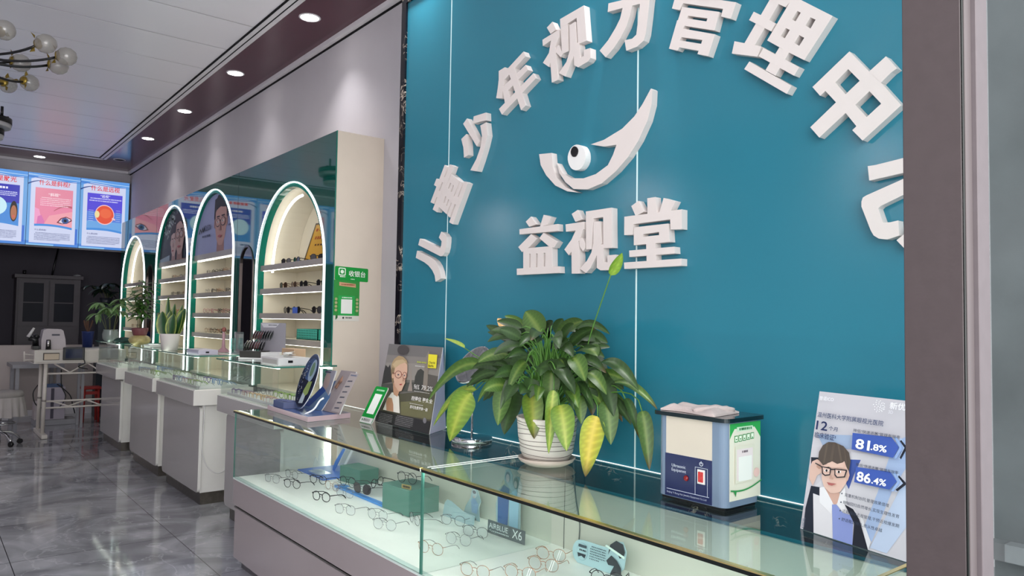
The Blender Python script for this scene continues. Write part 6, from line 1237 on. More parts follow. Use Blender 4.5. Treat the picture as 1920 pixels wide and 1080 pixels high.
b = MB(); b.prism(lid, lambda u, v, w: Vector((v, u, w)), UZ1 + 0.012, UZ1, mat('smoked_lid', '0e2024', 0.06, spec=0.9, vary=0.05)); b.build('lid', uc)
b = MB(); b.prism([(UY0 + 0.01, UX0 + 0.012), (UY1 - 0.01, UX0 + 0.012), (UY1 - 0.01, UX1 - 0.012), (UY0 + 0.01, UX1 - 0.012)], lambda u, v, w: Vector((v, u, w)), UZ0 + 0.0105, UZ0, M_BLACK); b.build('feet', uc)
# folded cloth on the lid
b = MB(); nx, ny = 22, 30; vs = []; fs = []
for s_ in (0, 1):
    for i in range(ny + 1):
        for j in range(nx + 1):
            u = i / ny; v = j / nx
            x = UX0 + 0.004 + 0.15 * v + 0.012 * math.sin(5 * u); y = UY1 - 0.008 - 0.205 * u + 0.02 * v
            z = UZ1 + 0.0128 + 0.005 * (1 - s_) + (0.011 + 0.0028 * math.sin(7 * u + 3 * v) + 0.002 * math.sin(13 * v + 4 * u) + noise.noise(Vector((u * 6, v * 5, 0))) * 0.005) * min(1, 6 * v, 6 * (1 - v), 8 * u, 8 * (1 - u)) * (1 if not s_ else 0.85)
            vs.append((x, y, max(z, UZ1 + 0.0125 + 0.003 * (1 - s_))))
n1 = (nx + 1) * (ny + 1)
for s_ in (0, 1):
    for i in range(ny):
        for j in range(nx): a = s_ * n1 + i * (nx + 1) + j; fs.append((a, a + 1, a + nx + 2, a + nx + 1))
for i in range(ny): a = i * (nx + 1); fs.append((a, a + nx + 1, n1 + a + nx + 1, n1 + a)); c = a + nx; fs.append((c, c + nx + 1, n1 + c + nx + 1, n1 + c))
for j in range(nx): fs.append((j, j + 1, n1 + j + 1, n1 + j)); c = ny * (nx + 1) + j; fs.append((c, c + 1, n1 + c + 1, n1 + c))
b.add(vs, fs, mat('taupe_cloth', 'b8a8a4', 0.85, vary=0.05, bump=0.2, bscale=300), None, True)
b.tube(cat_rom([(UX0 + 0.01, UY0 + 0.12, UZ1 + 0.02), (UX0 + 0.06, UY0 + 0.085, UZ1 + 0.026), (UX0 + 0.12, UY0 + 0.055, UZ1 + 0.024)], 5), [0.006, 0.009, 0.010, 0.010, 0.010, 0.011, 0.010, 0.010, 0.009, 0.008, 0.006], 10, MATS['taupe_cloth'])
tag(b.build('cleaning_cloth'), 'crumpled taupe cloth lying on the lid of the cleaning machine', 'cloth')

# ------------------------------------------------------------------ tall advert card with a boy in glasses
f = Frame((1.820, 1.052, ZT), (-0.20, -1, 0), (0.10, 0, 0.355), 0.325, 0.365, eps=0.00025)
if f.N.x > 0: f.N = -f.N
e = empty('boy_advert', (1.83, 0.9, ZT), 'pale advert card of a boy holding his glasses, with 81.8% and 86.4% arrows', 'advert board')
b = MB(); f.board(b, 0.003, P_('c2bec4', 0.35), side=M_WHPLAST, outer=[(0, 0), (0.302, 0), (0.302, f.h), (0, f.h)])
BOY = [["p","c9c6cb",[[0.019,0.251],[0.371,0.601],[0.851,0.623],[0.925,0.0],[0.035,0.0]]],["p","9aabc6",[[0.038,0.683],[0.385,0.72],[0.409,0.626],[0.12,0.591]]],["p","3f559a",[[0.33,0.545],[0.464,0.561],[0.421,0.454],[0.393,0.35],[0.335,0.414]]],["p","a3b6d6",[[0.72,0.714],[0.83,0.778],[0.854,0.599],[0.76,0.439],[0.636,0.054],[0.556,0.12],[0.634,0.367]]],["p","b9c6dc",[[0.817,0.449],[0.867,0.506],[0.904,0.232],[0.762,0.014],[0.627,0.016]]],["p","18202e",[[0.011,0.511],[0.105,0.521],[0.163,0.503],[0.109,0.401],[0.03,0.415]]],["p","18202e",[[0.05,0.311],[0.161,0.318],[0.173,0.202],[0.145,0.118],[0.138,0.0],[0.032,0.0],[0.026,0.146]]],["p","d2b0a2",[[0.022,0.359],[0.014,0.439],[0.03,0.483],[0.072,0.505],[0.119,0.497],[0.152,0.462],[0.139,0.42],[0.093,0.392],[0.067,0.314]]],["p","b8907f",[[0.077,0.477],[0.118,0.472],[0.133,0.452],[0.103,0.438],[0.078,0.45]]],["p","d5d2d5",[[0.081,0.263],[0.154,0.257],[0.228,0.291],[0.379,0.256],[0.457,0.234],[0.554,0.18],[0.621,0.003],[0.136,0.0]]],["p","c9a292",[[0.176,0.333],[0.323,0.309],[0.338,0.261],[0.293,0.22],[0.214,0.269]]],["p","e0dee0",[[0.135,0.313],[0.177,0.327],[0.273,0.235],[0.274,0.158],[0.154,0.211]]],["p","e0dee0",[[0.328,0.31],[0.362,0.354],[0.393,0.271],[0.378,0.186],[0.313,0.23]]],["p","8592c8",[[0.27,0.221],[0.308,0.229],[0.375,0.186],[0.465,0.186],[0.49,0.0],[0.317,0.0]]],["p","151a26",[[0.381,0.244],[0.458,0.228],[0.52,0.173],[0.622,0.0],[0.49,0.0],[0.481,0.14]]],["p","dbdadd",[[0.513,0.221],[0.556,0.168],[0.636,0.054],[0.622,0.0],[0.556,0.12]]],["p","d9b7a8",[[0.127,0.484],[0.146,0.381],[0.177,0.327],[0.245,0.294],[0.279,0.298],[0.327,0.316],[0.373,0.388],[0.381,0.46],[0.374,0.536],[0.24,0.568],[0.147,0.541]]],["p","cfa898",[[0.379,0.473],[0.394,0.443],[0.384,0.407],[0.367,0.387],[0.367,0.445]]],["p","514740",[[0.09,0.506],[0.089,0.56],[0.116,0.611],[0.165,0.641],[0.226,0.646],[0.307,0.631],[0.364,0.593],[0.387,0.538],[0.385,0.467],[0.36,0.489],[0.333,0.53],[0.31,0.513],[0.272,0.501],[0.223,0.513],[0.175,0.485],[0.142,0.471],[0.123,0.486]]],["p","5f5349",[[0.148,0.633],[0.165,0.638],[0.158,0.492],[0.14,0.48]]],["p","594d44",[[0.209,0.641],[0.23,0.644],[0.228,0.514],[0.202,0.504]]],["p","5f5349",[[0.248,0.641],[0.269,0.639],[0.316,0.527],[0.301,0.517]]],["p","594d44",[[0.309,0.629],[0.326,0.62],[0.364,0.522],[0.35,0.507]]],["p","d9b7a8",[[0.145,0.461],[0.191,0.495],[0.229,0.508],[0.273,0.5],[0.318,0.517],[0.335,0.517],[0.348,0.487],[0.257,0.472]]],["p","64503f",[[0.153,0.459],[0.208,0.471],[0.209,0.463],[0.155,0.45]]],["p","64503f",[[0.269,0.462],[0.325,0.474],[0.326,0.466],[0.27,0.455]]],["p","24242a",[[0.136,0.463],[0.223,0.465],[0.228,0.458],[0.228,0.415],[0.178,0.401],[0.151,0.411]]],["p","d3b1a3",[[0.148,0.457],[0.217,0.456],[0.219,0.42],[0.18,0.409],[0.16,0.418]]],["p","24242a",[[0.258,0.466],[0.369,0.475],[0.374,0.467],[0.361,0.421],[0.289,0.406],[0.266,0.42]]],["p","d3b1a3",[[0.269,0.46],[0.362,0.466],[0.353,0.427],[0.294,0.414],[0.275,0.427]]],["p","24242a",[[0.224,0.458],[0.262,0.464],[0.263,0.456],[0.226,0.45]]],["p","24242a",[[0.077,0.479],[0.141,0.463],[0.143,0.455],[0.074,0.471]]],["p","ece8e6",[[0.211,0.443],[0.21,0.441],[0.208,0.438],[0.204,0.435],[0.198,0.433],[0.192,0.431],[0.185,0.43],[0.179,0.431],[0.174,0.432],[0.171,0.434],[0.17,0.437],[0.17,0.44],[0.173,0.443],[0.177,0.445],[0.182,0.448],[0.189,0.449],[0.195,0.45],[0.201,0.449],[0.206,0.448],[0.209,0.446]]],["p","2a2020",[[0.202,0.442],[0.202,0.439],[0.201,0.436],[0.199,0.434],[0.197,0.432],[0.194,0.431],[0.19,0.431],[0.187,0.432],[0.185,0.434],[0.183,0.436],[0.182,0.439],[0.182,0.442],[0.183,0.444],[0.185,0.447],[0.187,0.448],[0.19,0.449],[0.194,0.449],[0.197,0.449],[0.199,0.447],[0.201,0.445]]],["p","ece8e6",[[0.325,0.452],[0.325,0.449],[0.323,0.446],[0.318,0.444],[0.313,0.441],[0.307,0.44],[0.301,0.439],[0.295,0.44],[0.29,0.441],[0.287,0.443],[0.285,0.445],[0.286,0.448],[0.288,0.451],[0.292,0.454],[0.298,0.456],[0.304,0.458],[0.31,0.458],[0.316,0.458],[0.321,0.457],[0.324,0.455]]],["p","2a2020",[[0.315,0.45],[0.315,0.448],[0.314,0.445],[0.313,0.443],[0.31,0.441],[0.307,0.44],[0.304,0.44],[0.301,0.441],[0.298,0.442],[0.296,0.444],[0.296,0.447],[0.296,0.45],[0.297,0.453],[0.298,0.455],[0.301,0.457],[0.304,0.458],[0.307,0.458],[0.31,0.457],[0.313,0.455],[0.315,0.453]]],["p","be9888",[[0.233,0.429],[0.229,0.389],[0.263,0.388],[0.269,0.4],[0.251,0.404]]],["p","a9605c",[[0.21,0.362],[0.25,0.362],[0.301,0.366],[0.261,0.346],[0.23,0.346]]],["t","eeecf0","普诺ICO",0.033,0.931,0.0449,0.0113,0.01],["t","3f496c","温州医科大学附属眼视光医院",0.037,0.806,0.1947,0.0139,0.02],["t","1d2a56","12",0.04,0.714,0.0357,0.0241,0.03],["t","26345e","个月",0.163,0.722,0.0273,0.0113,0.02],["t","26345e","临床验证²",0.04,0.654,0.066,0.0157,0.025],["p","3d58a8",[[0.387,0.731],[0.716,0.744],[0.784,0.686],[0.747,0.613],[0.397,0.618]]],["p","8fa8d4",[[0.734,0.747],[0.761,0.748],[0.816,0.688],[0.772,0.611],[0.753,0.61],[0.789,0.684]]],["p","b2c4e0",[[0.776,0.746],[0.794,0.746],[0.842,0.688],[0.811,0.617],[0.792,0.611],[0.821,0.686]]],["p","141a28",[[0.795,0.736],[0.841,0.7],[0.844,0.68],[0.812,0.613],[0.799,0.621],[0.828,0.689],[0.788,0.725]]],["p","3d58a8",[[0.456,0.507],[0.741,0.52],[0.8,0.468],[0.749,0.407],[0.457,0.403]]],["p","8fa8d4",[[0.756,0.52],[0.781,0.521],[0.829,0.468],[0.783,0.4],[0.762,0.403],[0.803,0.465]]],["p","b2c4e0",[[0.793,0.517],[0.811,0.516],[0.855,0.468],[0.809,0.405],[0.794,0.404],[0.832,0.466]]],["p","141a28",[[0.811,0.51],[0.869,0.473],[0.871,0.459],[0.814,0.408],[0.798,0.415],[0.85,0.465],[0.807,0.498]]],["t","f4f4f8","81",0.43,0.628,0.04,0.0252,0.05],["t","f4f4f8",".8%",0.562,0.636,0.0432,0.0164,0.05],["t","f4f4f8","86",0.476,0.415,0.0387,0.0245,0.05],["t","f4f4f8",".4%",0.603,0.42,0.039,0.0161,0.05],["t","39404f","降低“快速进展”管理有效率",0.399,0.738,0.1271,0.0084,0.01],["t","39404f","降低“快速进展”管理有效率",0.461,0.512,0.1125,0.008,0.01],["p","4a5060",[[0.377,0.311],[0.376,0.31],[0.376,0.308],[0.375,0.307],[0.373,0.306],[0.371,0.305],[0.369,0.305],[0.367,0.305],[0.365,0.306],[0.364,0.307],[0.364,0.309],[0.364,0.31],[0.364,0.312],[0.366,0.313],[0.367,0.314],[0.369,0.315],[0.371,0.315],[0.373,0.315],[0.375,0.314],[0.376,0.313]]],["p","4a5060",[[0.38,0.253],[0.38,0.252],[0.379,0.25],[0.378,0.249],[0.376,0.248],[0.374,0.247],[0.372,0.247],[0.37,0.247],[0.368,0.248],[0.367,0.249],[0.367,0.251],[0.367,0.252],[0.367,0.254],[0.369,0.255],[0.37,0.256],[0.372,0.257],[0.374,0.257],[0.376,0.257],[0.378,0.256],[0.379,0.255]]],["p","4a5060",[[0.383,0.197],[0.383,0.196],[0.382,0.194],[0.381,0.193],[0.379,0.192],[0.377,0.191],[0.375,0.191],[0.373,0.191],[0.371,0.192],[0.37,0.193],[0.37,0.195],[0.37,0.196],[0.37,0.198],[0.372,0.199],[0.373,0.2],[0.375,0.201],[0.377,0.201],[0.379,0.201],[0.381,0.2],[0.382,0.199]]],["p","4a5060",[[0.385,0.144],[0.385,0.142],[0.384,0.141],[0.383,0.14],[0.381,0.138],[0.379,0.138],[0.377,0.138],[0.376,0.138],[0.374,0.139],[0.373,0.14],[0.372,0.141],[0.372,0.143],[0.373,0.144],[0.374,0.146],[0.376,0.147],[0.378,0.147],[0.38,0.148],[0.382,0.147],[0.383,0.147],[0.385,0.145]]],["t","343a4c","双重机制协同,管理效果倍增",0.398,0.295,0.1199,0.0088,0.01],["t","343a4c","眼轴回归自然增长,实现生理性发育",0.395,0.244,0.1498,0.0088,0.01],["t","343a4c","近超强效近视管理,干预近视爆发期",0.398,0.187,0.1511,0.0088,0.01],["t","343a4c","舒适稳定持久,依从性卓越",0.4,0.132,0.1105,0.0088,0.01],["t","f2f0f4","新优",0.684,0.926,0.0413,0.0172,0.02],["t","dedce2","3D",0.679,0.895,0.0123,0.008,0.01],["p","f4f2f6",[[0.615,0.933],[0.615,0.932],[0.615,0.931],[0.614,0.93],[0.613,0.93],[0.612,0.929],[0.611,0.929],[0.61,0.93],[0.609,0.93],[0.608,0.931],[0.608,0.932],[0.608,0.933],[0.608,0.934],[0.609,0.935],[0.61,0.935],[0.611,0.935],[0.612,0.935],[0.614,0.935],[0.614,0.934],[0.615,0.934]]],["p","f4f2f6",[[0.609,0.927],[0.609,0.926],[0.609,0.925],[0.608,0.924],[0.607,0.923],[0.606,0.923],[0.605,0.923],[0.604,0.924],[0.603,0.924],[0.602,0.925],[0.602,0.926],[0.602,0.927],[0.602,0.928],[0.603,0.929],[0.604,0.929],[0.605,0.929],[0.606,0.929],[0.607,0.929],[0.608,0.928],[0.609,0.928]]],["p","f4f2f6",[[0.615,0.944],[0.615,0.943],[0.615,0.942],[0.614,0.941],[0.613,0.941],[0.612,0.94],[0.611,0.94],[0.609,0.941],[0.609,0.941],[0.608,0.942],[0.608,0.943],[0.608,0.944],[0.608,0.945],[0.609,0.946],[0.61,0.946],[0.611,0.947],[0.612,0.947],[0.613,0.946],[0.614,0.946],[0.615,0.945]]],["p","f4f2f6",[[0.627,0.923],[0.627,0.922],[0.627,0.921],[0.626,0.92],[0.625,0.92],[0.624,0.919],[0.623,0.92],[0.622,0.92],[0.621,0.92],[0.62,0.921],[0.62,0.922],[0.62,0.923],[0.62,0.924],[0.621,0.925],[0.622,0.925],[0.623,0.926],[0.624,0.926],[0.625,0.925],[0.626,0.925],[0.627,0.924]]],["p","f4f2f6",[[0.596,0.934],[0.596,0.933],[0.596,0.932],[0.595,0.931],[0.594,0.93],[0.593,0.93],[0.592,0.93],[0.591,0.93],[0.59,0.931],[0.589,0.932],[0.589,0.933],[0.589,0.934],[0.589,0.935],[0.59,0.935],[0.591,0.936],[0.592,0.936],[0.593,0.936],[0.594,0.936],[0.595,0.935],[0.596,0.934]]],["p","f4f2f6",[[0.632,0.944],[0.632,0.943],[0.632,0.942],[0.631,0.941],[0.63,0.941],[0.629,0.94],[0.628,0.941],[0.627,0.941],[0.626,0.941],[0.625,0.942],[0.625,0.943],[0.625,0.944],[0.625,0.945],[0.626,0.946],[0.627,0.946],[0.628,0.947],[0.629,0.947],[0.63,0.946],[0.631,0.946],[0.632,0.945]]],["p","f4f2f6",[[0.612,0.913],[0.612,0.912],[0.612,0.912],[0.611,0.911],[0.61,0.91],[0.609,0.91],[0.608,0.91],[0.607,0.91],[0.606,0.911],[0.605,0.912],[0.605,0.913],[0.605,0.914],[0.605,0.915],[0.606,0.915],[0.607,0.916],[0.608,0.916],[0.609,0.916],[0.61,0.916],[0.611,0.915],[0.612,0.914]]],["p","f4f2f6",[[0.601,0.95],[0.601,0.949],[0.601,0.948],[0.6,0.947],[0.599,0.947],[0.598,0.947],[0.597,0.947],[0.595,0.947],[0.595,0.948],[0.594,0.948],[0.594,0.949],[0.594,0.95],[0.594,0.951],[0.595,0.952],[0.596,0.952],[0.597,0.953],[0.598,0.953],[0.599,0.952],[0.6,0.952],[0.601,0.951]]],["p","f4f2f6",[[0.642,0.928],[0.642,0.927],[0.641,0.926],[0.641,0.925],[0.64,0.924],[0.639,0.924],[0.638,0.924],[0.636,0.925],[0.636,0.925],[0.635,0.926],[0.635,0.927],[0.635,0.928],[0.635,0.929],[0.636,0.929],[0.637,0.93],[0.638,0.93],[0.639,0.93],[0.64,0.93],[0.641,0.929],[0.642,0.929]]],["p","f4f2f6",[[0.59,0.921],[0.59,0.92],[0.59,0.919],[0.589,0.918],[0.588,0.918],[0.587,0.918],[0.586,0.918],[0.585,0.918],[0.584,0.918],[0.583,0.919],[0.583,0.92],[0.583,0.921],[0.583,0.922],[0.584,0.923],[0.585,0.923],[0.586,0.924],[0.587,0.924],[0.588,0.923],[0.589,0.923],[0.59,0.922]]],["p","f4f2f6",[[0.625,0.956],[0.625,0.956],[0.625,0.955],[0.624,0.954],[0.623,0.953],[0.622,0.953],[0.621,0.953],[0.619,0.953],[0.619,0.954],[0.618,0.955],[0.618,0.956],[0.618,0.957],[0.618,0.958],[0.619,0.958],[0.62,0.959],[0.621,0.959],[0.622,0.959],[0.623,0.959],[0.624,0.958],[0.625,0.957]]],["p","f4f2f6",[[0.629,0.909],[0.629,0.908],[0.628,0.907],[0.627,0.906],[0.626,0.906],[0.625,0.905],[0.624,0.905],[0.623,0.906],[0.622,0.906],[0.622,0.907],[0.621,0.908],[0.621,0.909],[0.622,0.91],[0.622,0.911],[0.623,0.911],[0.624,0.911],[0.626,0.911],[0.627,0.911],[0.628,0.911],[0.628,0.91]]],["p","f4f2f6",[[0.585,0.943],[0.585,0.943],[0.584,0.942],[0.583,0.941],[0.582,0.94],[0.581,0.94],[0.58,0.94],[0.579,0.94],[0.578,0.941],[0.577,0.942],[0.577,0.943],[0.577,0.944],[0.578,0.945],[0.578,0.945],[0.579,0.946],[0.58,0.946],[0.582,0.946],[0.583,0.946],[0.584,0.945],[0.584,0.944]]],["p","f4f2f6",[[0.648,0.942],[0.648,0.941],[0.648,0.94],[0.647,0.939],[0.646,0.939],[0.645,0.939],[0.644,0.939],[0.643,0.939],[0.642,0.94],[0.641,0.94],[0.641,0.941],[0.641,0.942],[0.641,0.943],[0.642,0.944],[0.643,0.945],[0.644,0.945],[0.645,0.945],[0.646,0.944],[0.647,0.944],[0.648,0.943]]],["p","f4f2f6",[[0.598,0.906],[0.598,0.906],[0.598,0.905],[0.597,0.904],[0.596,0.903],[0.595,0.903],[0.594,0.903],[0.593,0.903],[0.592,0.904],[0.591,0.905],[0.591,0.906],[0.591,0.907],[0.591,0.908],[0.592,0.908],[0.593,0.909],[0.594,0.909],[0.595,0.909],[0.596,0.909],[0.597,0.908],[0.598,0.907]]],["p","f4f2f6",[[0.606,0.962],[0.606,0.962],[0.606,0.961],[0.605,0.96],[0.604,0.959],[0.603,0.959],[0.602,0.959],[0.601,0.959],[0.6,0.96],[0.599,0.961],[0.599,0.962],[0.599,0.963],[0.599,0.964],[0.6,0.964],[0.601,0.965],[0.602,0.965],[0.603,0.965],[0.604,0.965],[0.605,0.964],[0.606,0.963]]],["p","f4f2f6",[[0.648,0.915],[0.648,0.914],[0.647,0.914],[0.646,0.913],[0.645,0.912],[0.644,0.912],[0.643,0.912],[0.642,0.912],[0.641,0.913],[0.641,0.914],[0.64,0.915],[0.64,0.916],[0.641,0.917],[0.641,0.917],[0.642,0.918],[0.643,0.918],[0.645,0.918],[0.646,0.918],[0.647,0.917],[0.647,0.916]]],["p","f4f2f6",[[0.576,0.927],[0.576,0.926],[0.575,0.925],[0.575,0.925],[0.574,0.924],[0.573,0.924],[0.571,0.924],[0.57,0.924],[0.569,0.925],[0.569,0.926],[0.568,0.927],[0.568,0.928],[0.569,0.928],[0.57,0.929],[0.571,0.93],[0.572,0.93],[0.573,0.93],[0.574,0.93],[0.575,0.929],[0.576,0.928]]],["p","f4f2f6",[[0.641,0.959],[0.641,0.958],[0.64,0.957],[0.64,0.956],[0.639,0.956],[0.638,0.956],[0.636,0.956],[0.635,0.956],[0.634,0.957],[0.634,0.957],[0.633,0.958],[0.633,0.959],[0.634,0.96],[0.635,0.961],[0.636,0.961],[0.637,0.962],[0.638,0.962],[0.639,0.961],[0.64,0.961],[0.64,0.96]]],["p","f4f2f6",[[0.619,0.898],[0.619,0.897],[0.618,0.896],[0.617,0.896],[0.616,0.895],[0.615,0.895],[0.614,0.895],[0.613,0.895],[0.612,0.896],[0.611,0.897],[0.611,0.898],[0.611,0.898],[0.612,0.899],[0.612,0.9],[0.613,0.901],[0.614,0.901],[0.616,0.901],[0.617,0.901],[0.618,0.9],[0.618,0.899]]],["p","f4f2f6",[[0.584,0.957],[0.584,0.956],[0.583,0.955],[0.583,0.954],[0.582,0.954],[0.581,0.954],[0.579,0.954],[0.578,0.954],[0.577,0.955],[0.577,0.955],[0.576,0.956],[0.576,0.957],[0.577,0.958],[0.578,0.959],[0.578,0.959],[0.58,0.96],[0.581,0.96],[0.582,0.959],[0.583,0.959],[0.584,0.958]]],["p","f4f2f6",[[0.659,0.932],[0.659,0.931],[0.659,0.93],[0.658,0.93],[0.657,0.929],[0.656,0.929],[0.655,0.929],[0.654,0.929],[0.653,0.93],[0.652,0.931],[0.652,0.931],[0.652,0.932],[0.653,0.933],[0.653,0.934],[0.654,0.935],[0.655,0.935],[0.656,0.935],[0.658,0.935],[0.658,0.934],[0.659,0.933]]],["p","f4f2f6",[[0.581,0.908],[0.581,0.907],[0.581,0.906],[0.58,0.905],[0.579,0.905],[0.578,0.904],[0.577,0.904],[0.576,0.905],[0.575,0.905],[0.574,0.906],[0.574,0.907],[0.574,0.908],[0.574,0.909],[0.575,0.91],[0.576,0.91],[0.577,0.91],[0.578,0.91],[0.58,0.91],[0.581,0.91],[0.581,0.909]]],["p","f4f2f6",[[0.62,0.97],[0.62,0.97],[0.62,0.969],[0.619,0.968],[0.618,0.967],[0.617,0.967],[0.616,0.967],[0.615,0.967],[0.614,0.968],[0.613,0.969],[0.613,0.97],[0.613,0.971],[0.613,0.972],[0.614,0.972],[0.615,0.973],[0.616,0.973],[0.617,0.973],[0.618,0.973],[0.619,0.972],[0.62,0.971]]],["p","f4f2f6",[[0.644,0.902],[0.643,0.901],[0.643,0.9],[0.642,0.899],[0.641,0.899],[0.64,0.898],[0.639,0.898],[0.638,0.899],[0.637,0.899],[0.637,0.9],[0.636,0.901],[0.636,0.902],[0.637,0.903],[0.637,0.904],[0.638,0.904],[0.639,0.904],[0.641,0.904],[0.642,0.904],[0.643,0.903],[0.643,0.903]]],["p","f4f2f6",[[0.568,0.94],[0.568,0.939],[0.567,0.938],[0.567,0.937],[0.566,0.937],[0.564,0.937],[0.563,0.937],[0.562,0.937],[0.561,0.938],[0.56,0.938],[0.56,0.939],[0.56,0.94],[0.561,0.941],[0.561,0.942],[0.562,0.943],[0.563,0.943],[0.565,0.943],[0.566,0.942],[0.567,0.942],[0.567,0.941]]],["p","f4f2f6",[[0.657,0.954],[0.657,0.953],[0.657,0.952],[0.656,0.951],[0.655,0.951],[0.654,0.95],[0.653,0.95],[0.652,0.951],[0.651,0.951],[0.65,0.952],[0.65,0.953],[0.65,0.954],[0.65,0.955],[0.651,0.956],[0.652,0.956],[0.653,0.956],[0.654,0.956],[0.655,0.956],[0.656,0.956],[0.657,0.955]]],["p","f4f2f6",[[0.602,0.893],[0.602,0.892],[0.601,0.891],[0.601,0.89],[0.6,0.89],[0.598,0.89],[0.597,0.89],[0.596,0.89],[0.595,0.891],[0.595,0.891],[0.594,0.892],[0.594,0.893],[0.595,0.894],[0.595,0.895],[0.596,0.895],[0.598,0.896],[0.599,0.896],[0.6,0.895],[0.601,0.895],[0.601,0.894]]],["p","f4f2f6",[[0.592,0.97],[0.592,0.969],[0.592,0.968],[0.591,0.968],[0.59,0.967],[0.589,0.967],[0.588,0.967],[0.587,0.967],[0.586,0.968],[0.585,0.969],[0.585,0.97],[0.585,0.971],[0.585,0.971],[0.586,0.972],[0.587,0.973],[0.588,0.973],[0.589,0.973],[0.591,0.973],[0.591,0.972],[0.592,0.971]]],["p","f4f2f6",[[0.664,0.918],[0.664,0.917],[0.663,0.916],[0.662,0.915],[0.662,0.915],[0.66,0.914],[0.659,0.914],[0.658,0.915],[0.657,0.915],[0.657,0.916],[0.656,0.917],[0.656,0.918],[0.657,0.919],[0.657,0.919],[0.658,0.92],[0.66,0.92],[0.661,0.92],[0.662,0.92],[0.663,0.919],[0.663,0.919]]],["l","6c7484",0.071,0.098,0.011,0.087,8,0.02]]
printed(b, f, BOY)
b.build('printed_card', e)

# ------------------------------------------------------------------ things on the pedestal glass tops
ZP = 1.1112
e = empty('clip_on_lens_display', (1.80, 5.05, ZP), 'countertop display of tinted clip-on lenses with a dark base, before the nearest arch', 'display stand')
e1 = Vector((0.65, -0.76, 0)).normalized(); n1 = Vector((0.76, 0.65, 0)).normalized()
LT = Matrix(((e1.x, n1.x, 0, 1.735), (e1.y, n1.y, 0, 5.13), (0, 0, 1, ZP), (0, 0, 0, 1)))
b = MB(); b.box(-0.004, 0.30, -0.004, 0.125, 0, 0.012, M_WHPLAST, LT); b.box(0.16, 0.298, 0, 0.12, 0.012, 0.05, M_WHPLAST, LT); b.build('white_base', e)
b = MB(); b.box(0.0, 0.16, 0, 0.12, 0.012, 0.056, P_('34322f', 0.4), LT); b.build('dark_base', e)
f = Frame(LT @ Vector((0.085, 0.118, 0.05)), e1, (0, 0, 1), 0.19, 0.20, N=-n1)
b = MB(); f.board(b, 0.004, P_('85828a', 0.4)); f.poly(b, [(0.02, 0.98), (0.75, 0.98), (0.60, 0.84), (0.12, 0.84)], P_('b4b2b8')); f.lines(b, 0.3, 0.65, 0.90, 0.94, 1, P_('3c3c44'), R, 0.7, 0.06, 0); b.build('back_card', e)
for row in range(2):
    for k in range(8):
        TT = LT @ Matrix.Translation((0.022 + k * 0.0185 + row * 0.035, 0.045 + row * 0.04, 0.094 + row * 0.068)) @ Matrix.Rotation(math.radians(20), 4, 'Y') @ Matrix.Rotation(math.radians(2), 4, 'Z') @ Matrix.Rotation(math.radians(90), 4, 'Y')
        q = MB(); q.lathe((0, 0, 0), [(0.0, 0.0016), (0.021, 0.0006), (0.0225, -0.0004), (0.0, -0.0010)], 20, mat(['dark_green_lens', 'plum_lens', 'rose_lens', 'dark_lens'][(k // 2 + row) % 4], ['1c2620', '4c2430', '8a5a5e', '141418'][(k // 2 + row) % 4], 0.08, vary=0.05), TT @ Matrix.Scale(1.6, 4, (1, 0, 0)))
        q.lathe((0, 0, 0), [(0.0225, 0.0008), (0.0238, 0.0), (0.0225, -0.0008)], 20, mg_silver, TT @ Matrix.Scale(1.6, 4, (1, 0, 0))); q.build('tinted_lens', e)
b = MB(); b.box(1.70, 1.90, 4.34, 4.62, ZP, ZP + 0.045, M_WHPLAST); b.box(1.6985, 1.70, 4.36, 4.60, ZP + 0.008, ZP + 0.036, P_('b4b0ac')); b.box(1.76, 1.79, 4.3385, 4.34, ZP + 0.015, ZP + 0.03, M_BLACK); tag(b.build('white_box', bevel=0.002), 'white shallow box with a black slot on the nearest pedestal glass top', 'box')
b = MB(); b.box(1.91, 1.99, 4.62, 4.82, ZP, ZP + 0.085, P_('b8987c', 0.6)); b.box(1.9085, 1.91, 4.64, 4.70, ZP + 0.02, ZP + 0.06, P_('5c4438')); b.box(1.9085, 1.91, 4.72, 4.78, ZP + 0.02, ZP + 0.06, P_('5c4438')); tag(b.build('paper_box', bevel=0.002), 'small tan paper box behind the white box on the nearest pedestal', 'box')
b = MB()
for i in range(10):
    a = R.random() * 3; T = Matrix.Translation((1.83 + R.uniform(-.03, .03), 4.5 + R.uniform(-.07, .07), ZP + 0.046 + 0.003 * i)) @ Matrix.Rotation(a, 4, 'Z') @ Matrix.Rotation(R.uniform(-.2, .2), 4, 'X'); b.box(-0.03, 0.03, -0.015, 0.015, 0, 0.0015, P_('e6e8e4', 0.4), T)
tag(b.build('loose_tags', None), 'loose heap of white tags on the white box', 'tags', kind='stuff')
b = MB(); b.box(1.66, 1.80, 5.80, 6.12, ZP, ZP + 0.035, P_('b8b4c4', 0.4)); b.box(1.6585, 1.66, 5.82, 6.10, ZP + 0.006, ZP + 0.028, P_('9c98ac')); b.box(1.71, 1.735, 5.7985, 5.80, ZP + 0.012, ZP + 0.024, M_BLACK); tag(b.build('lilac_box', bevel=0.002), 'flat lilac grey box with a black slot on the second pedestal glass top', 'box')
e = empty('figurine_stand', (1.95, 6.15, ZP), 'small pink figurine on a pedestal glass top before the poster of one man', 'figurine')
MB().lathe((1.95, 6.15, ZP), [(0.0, 0.0), (0.045, 0.0), (0.05, 0.008), (0.035, 0.02), (0.015, 0.04), (0.010, 0.10), (0.014, 0.13), (0.009, 0.16), (0.0, 0.165)], 20, mat('dusty_pink_resin', 'b08890', 0.35, vary=0.08)).build('body', e)
MB().lathe((1.95, 6.15, ZP + 0.16), [(0.0, 0.0), (0.016, 0.012), (0.018, 0.028), (0.010, 0.042), (0.0, 0.045)], 16, mat('brown_resin', '8c5048', 0.35, vary=0.08)).build('head', e)
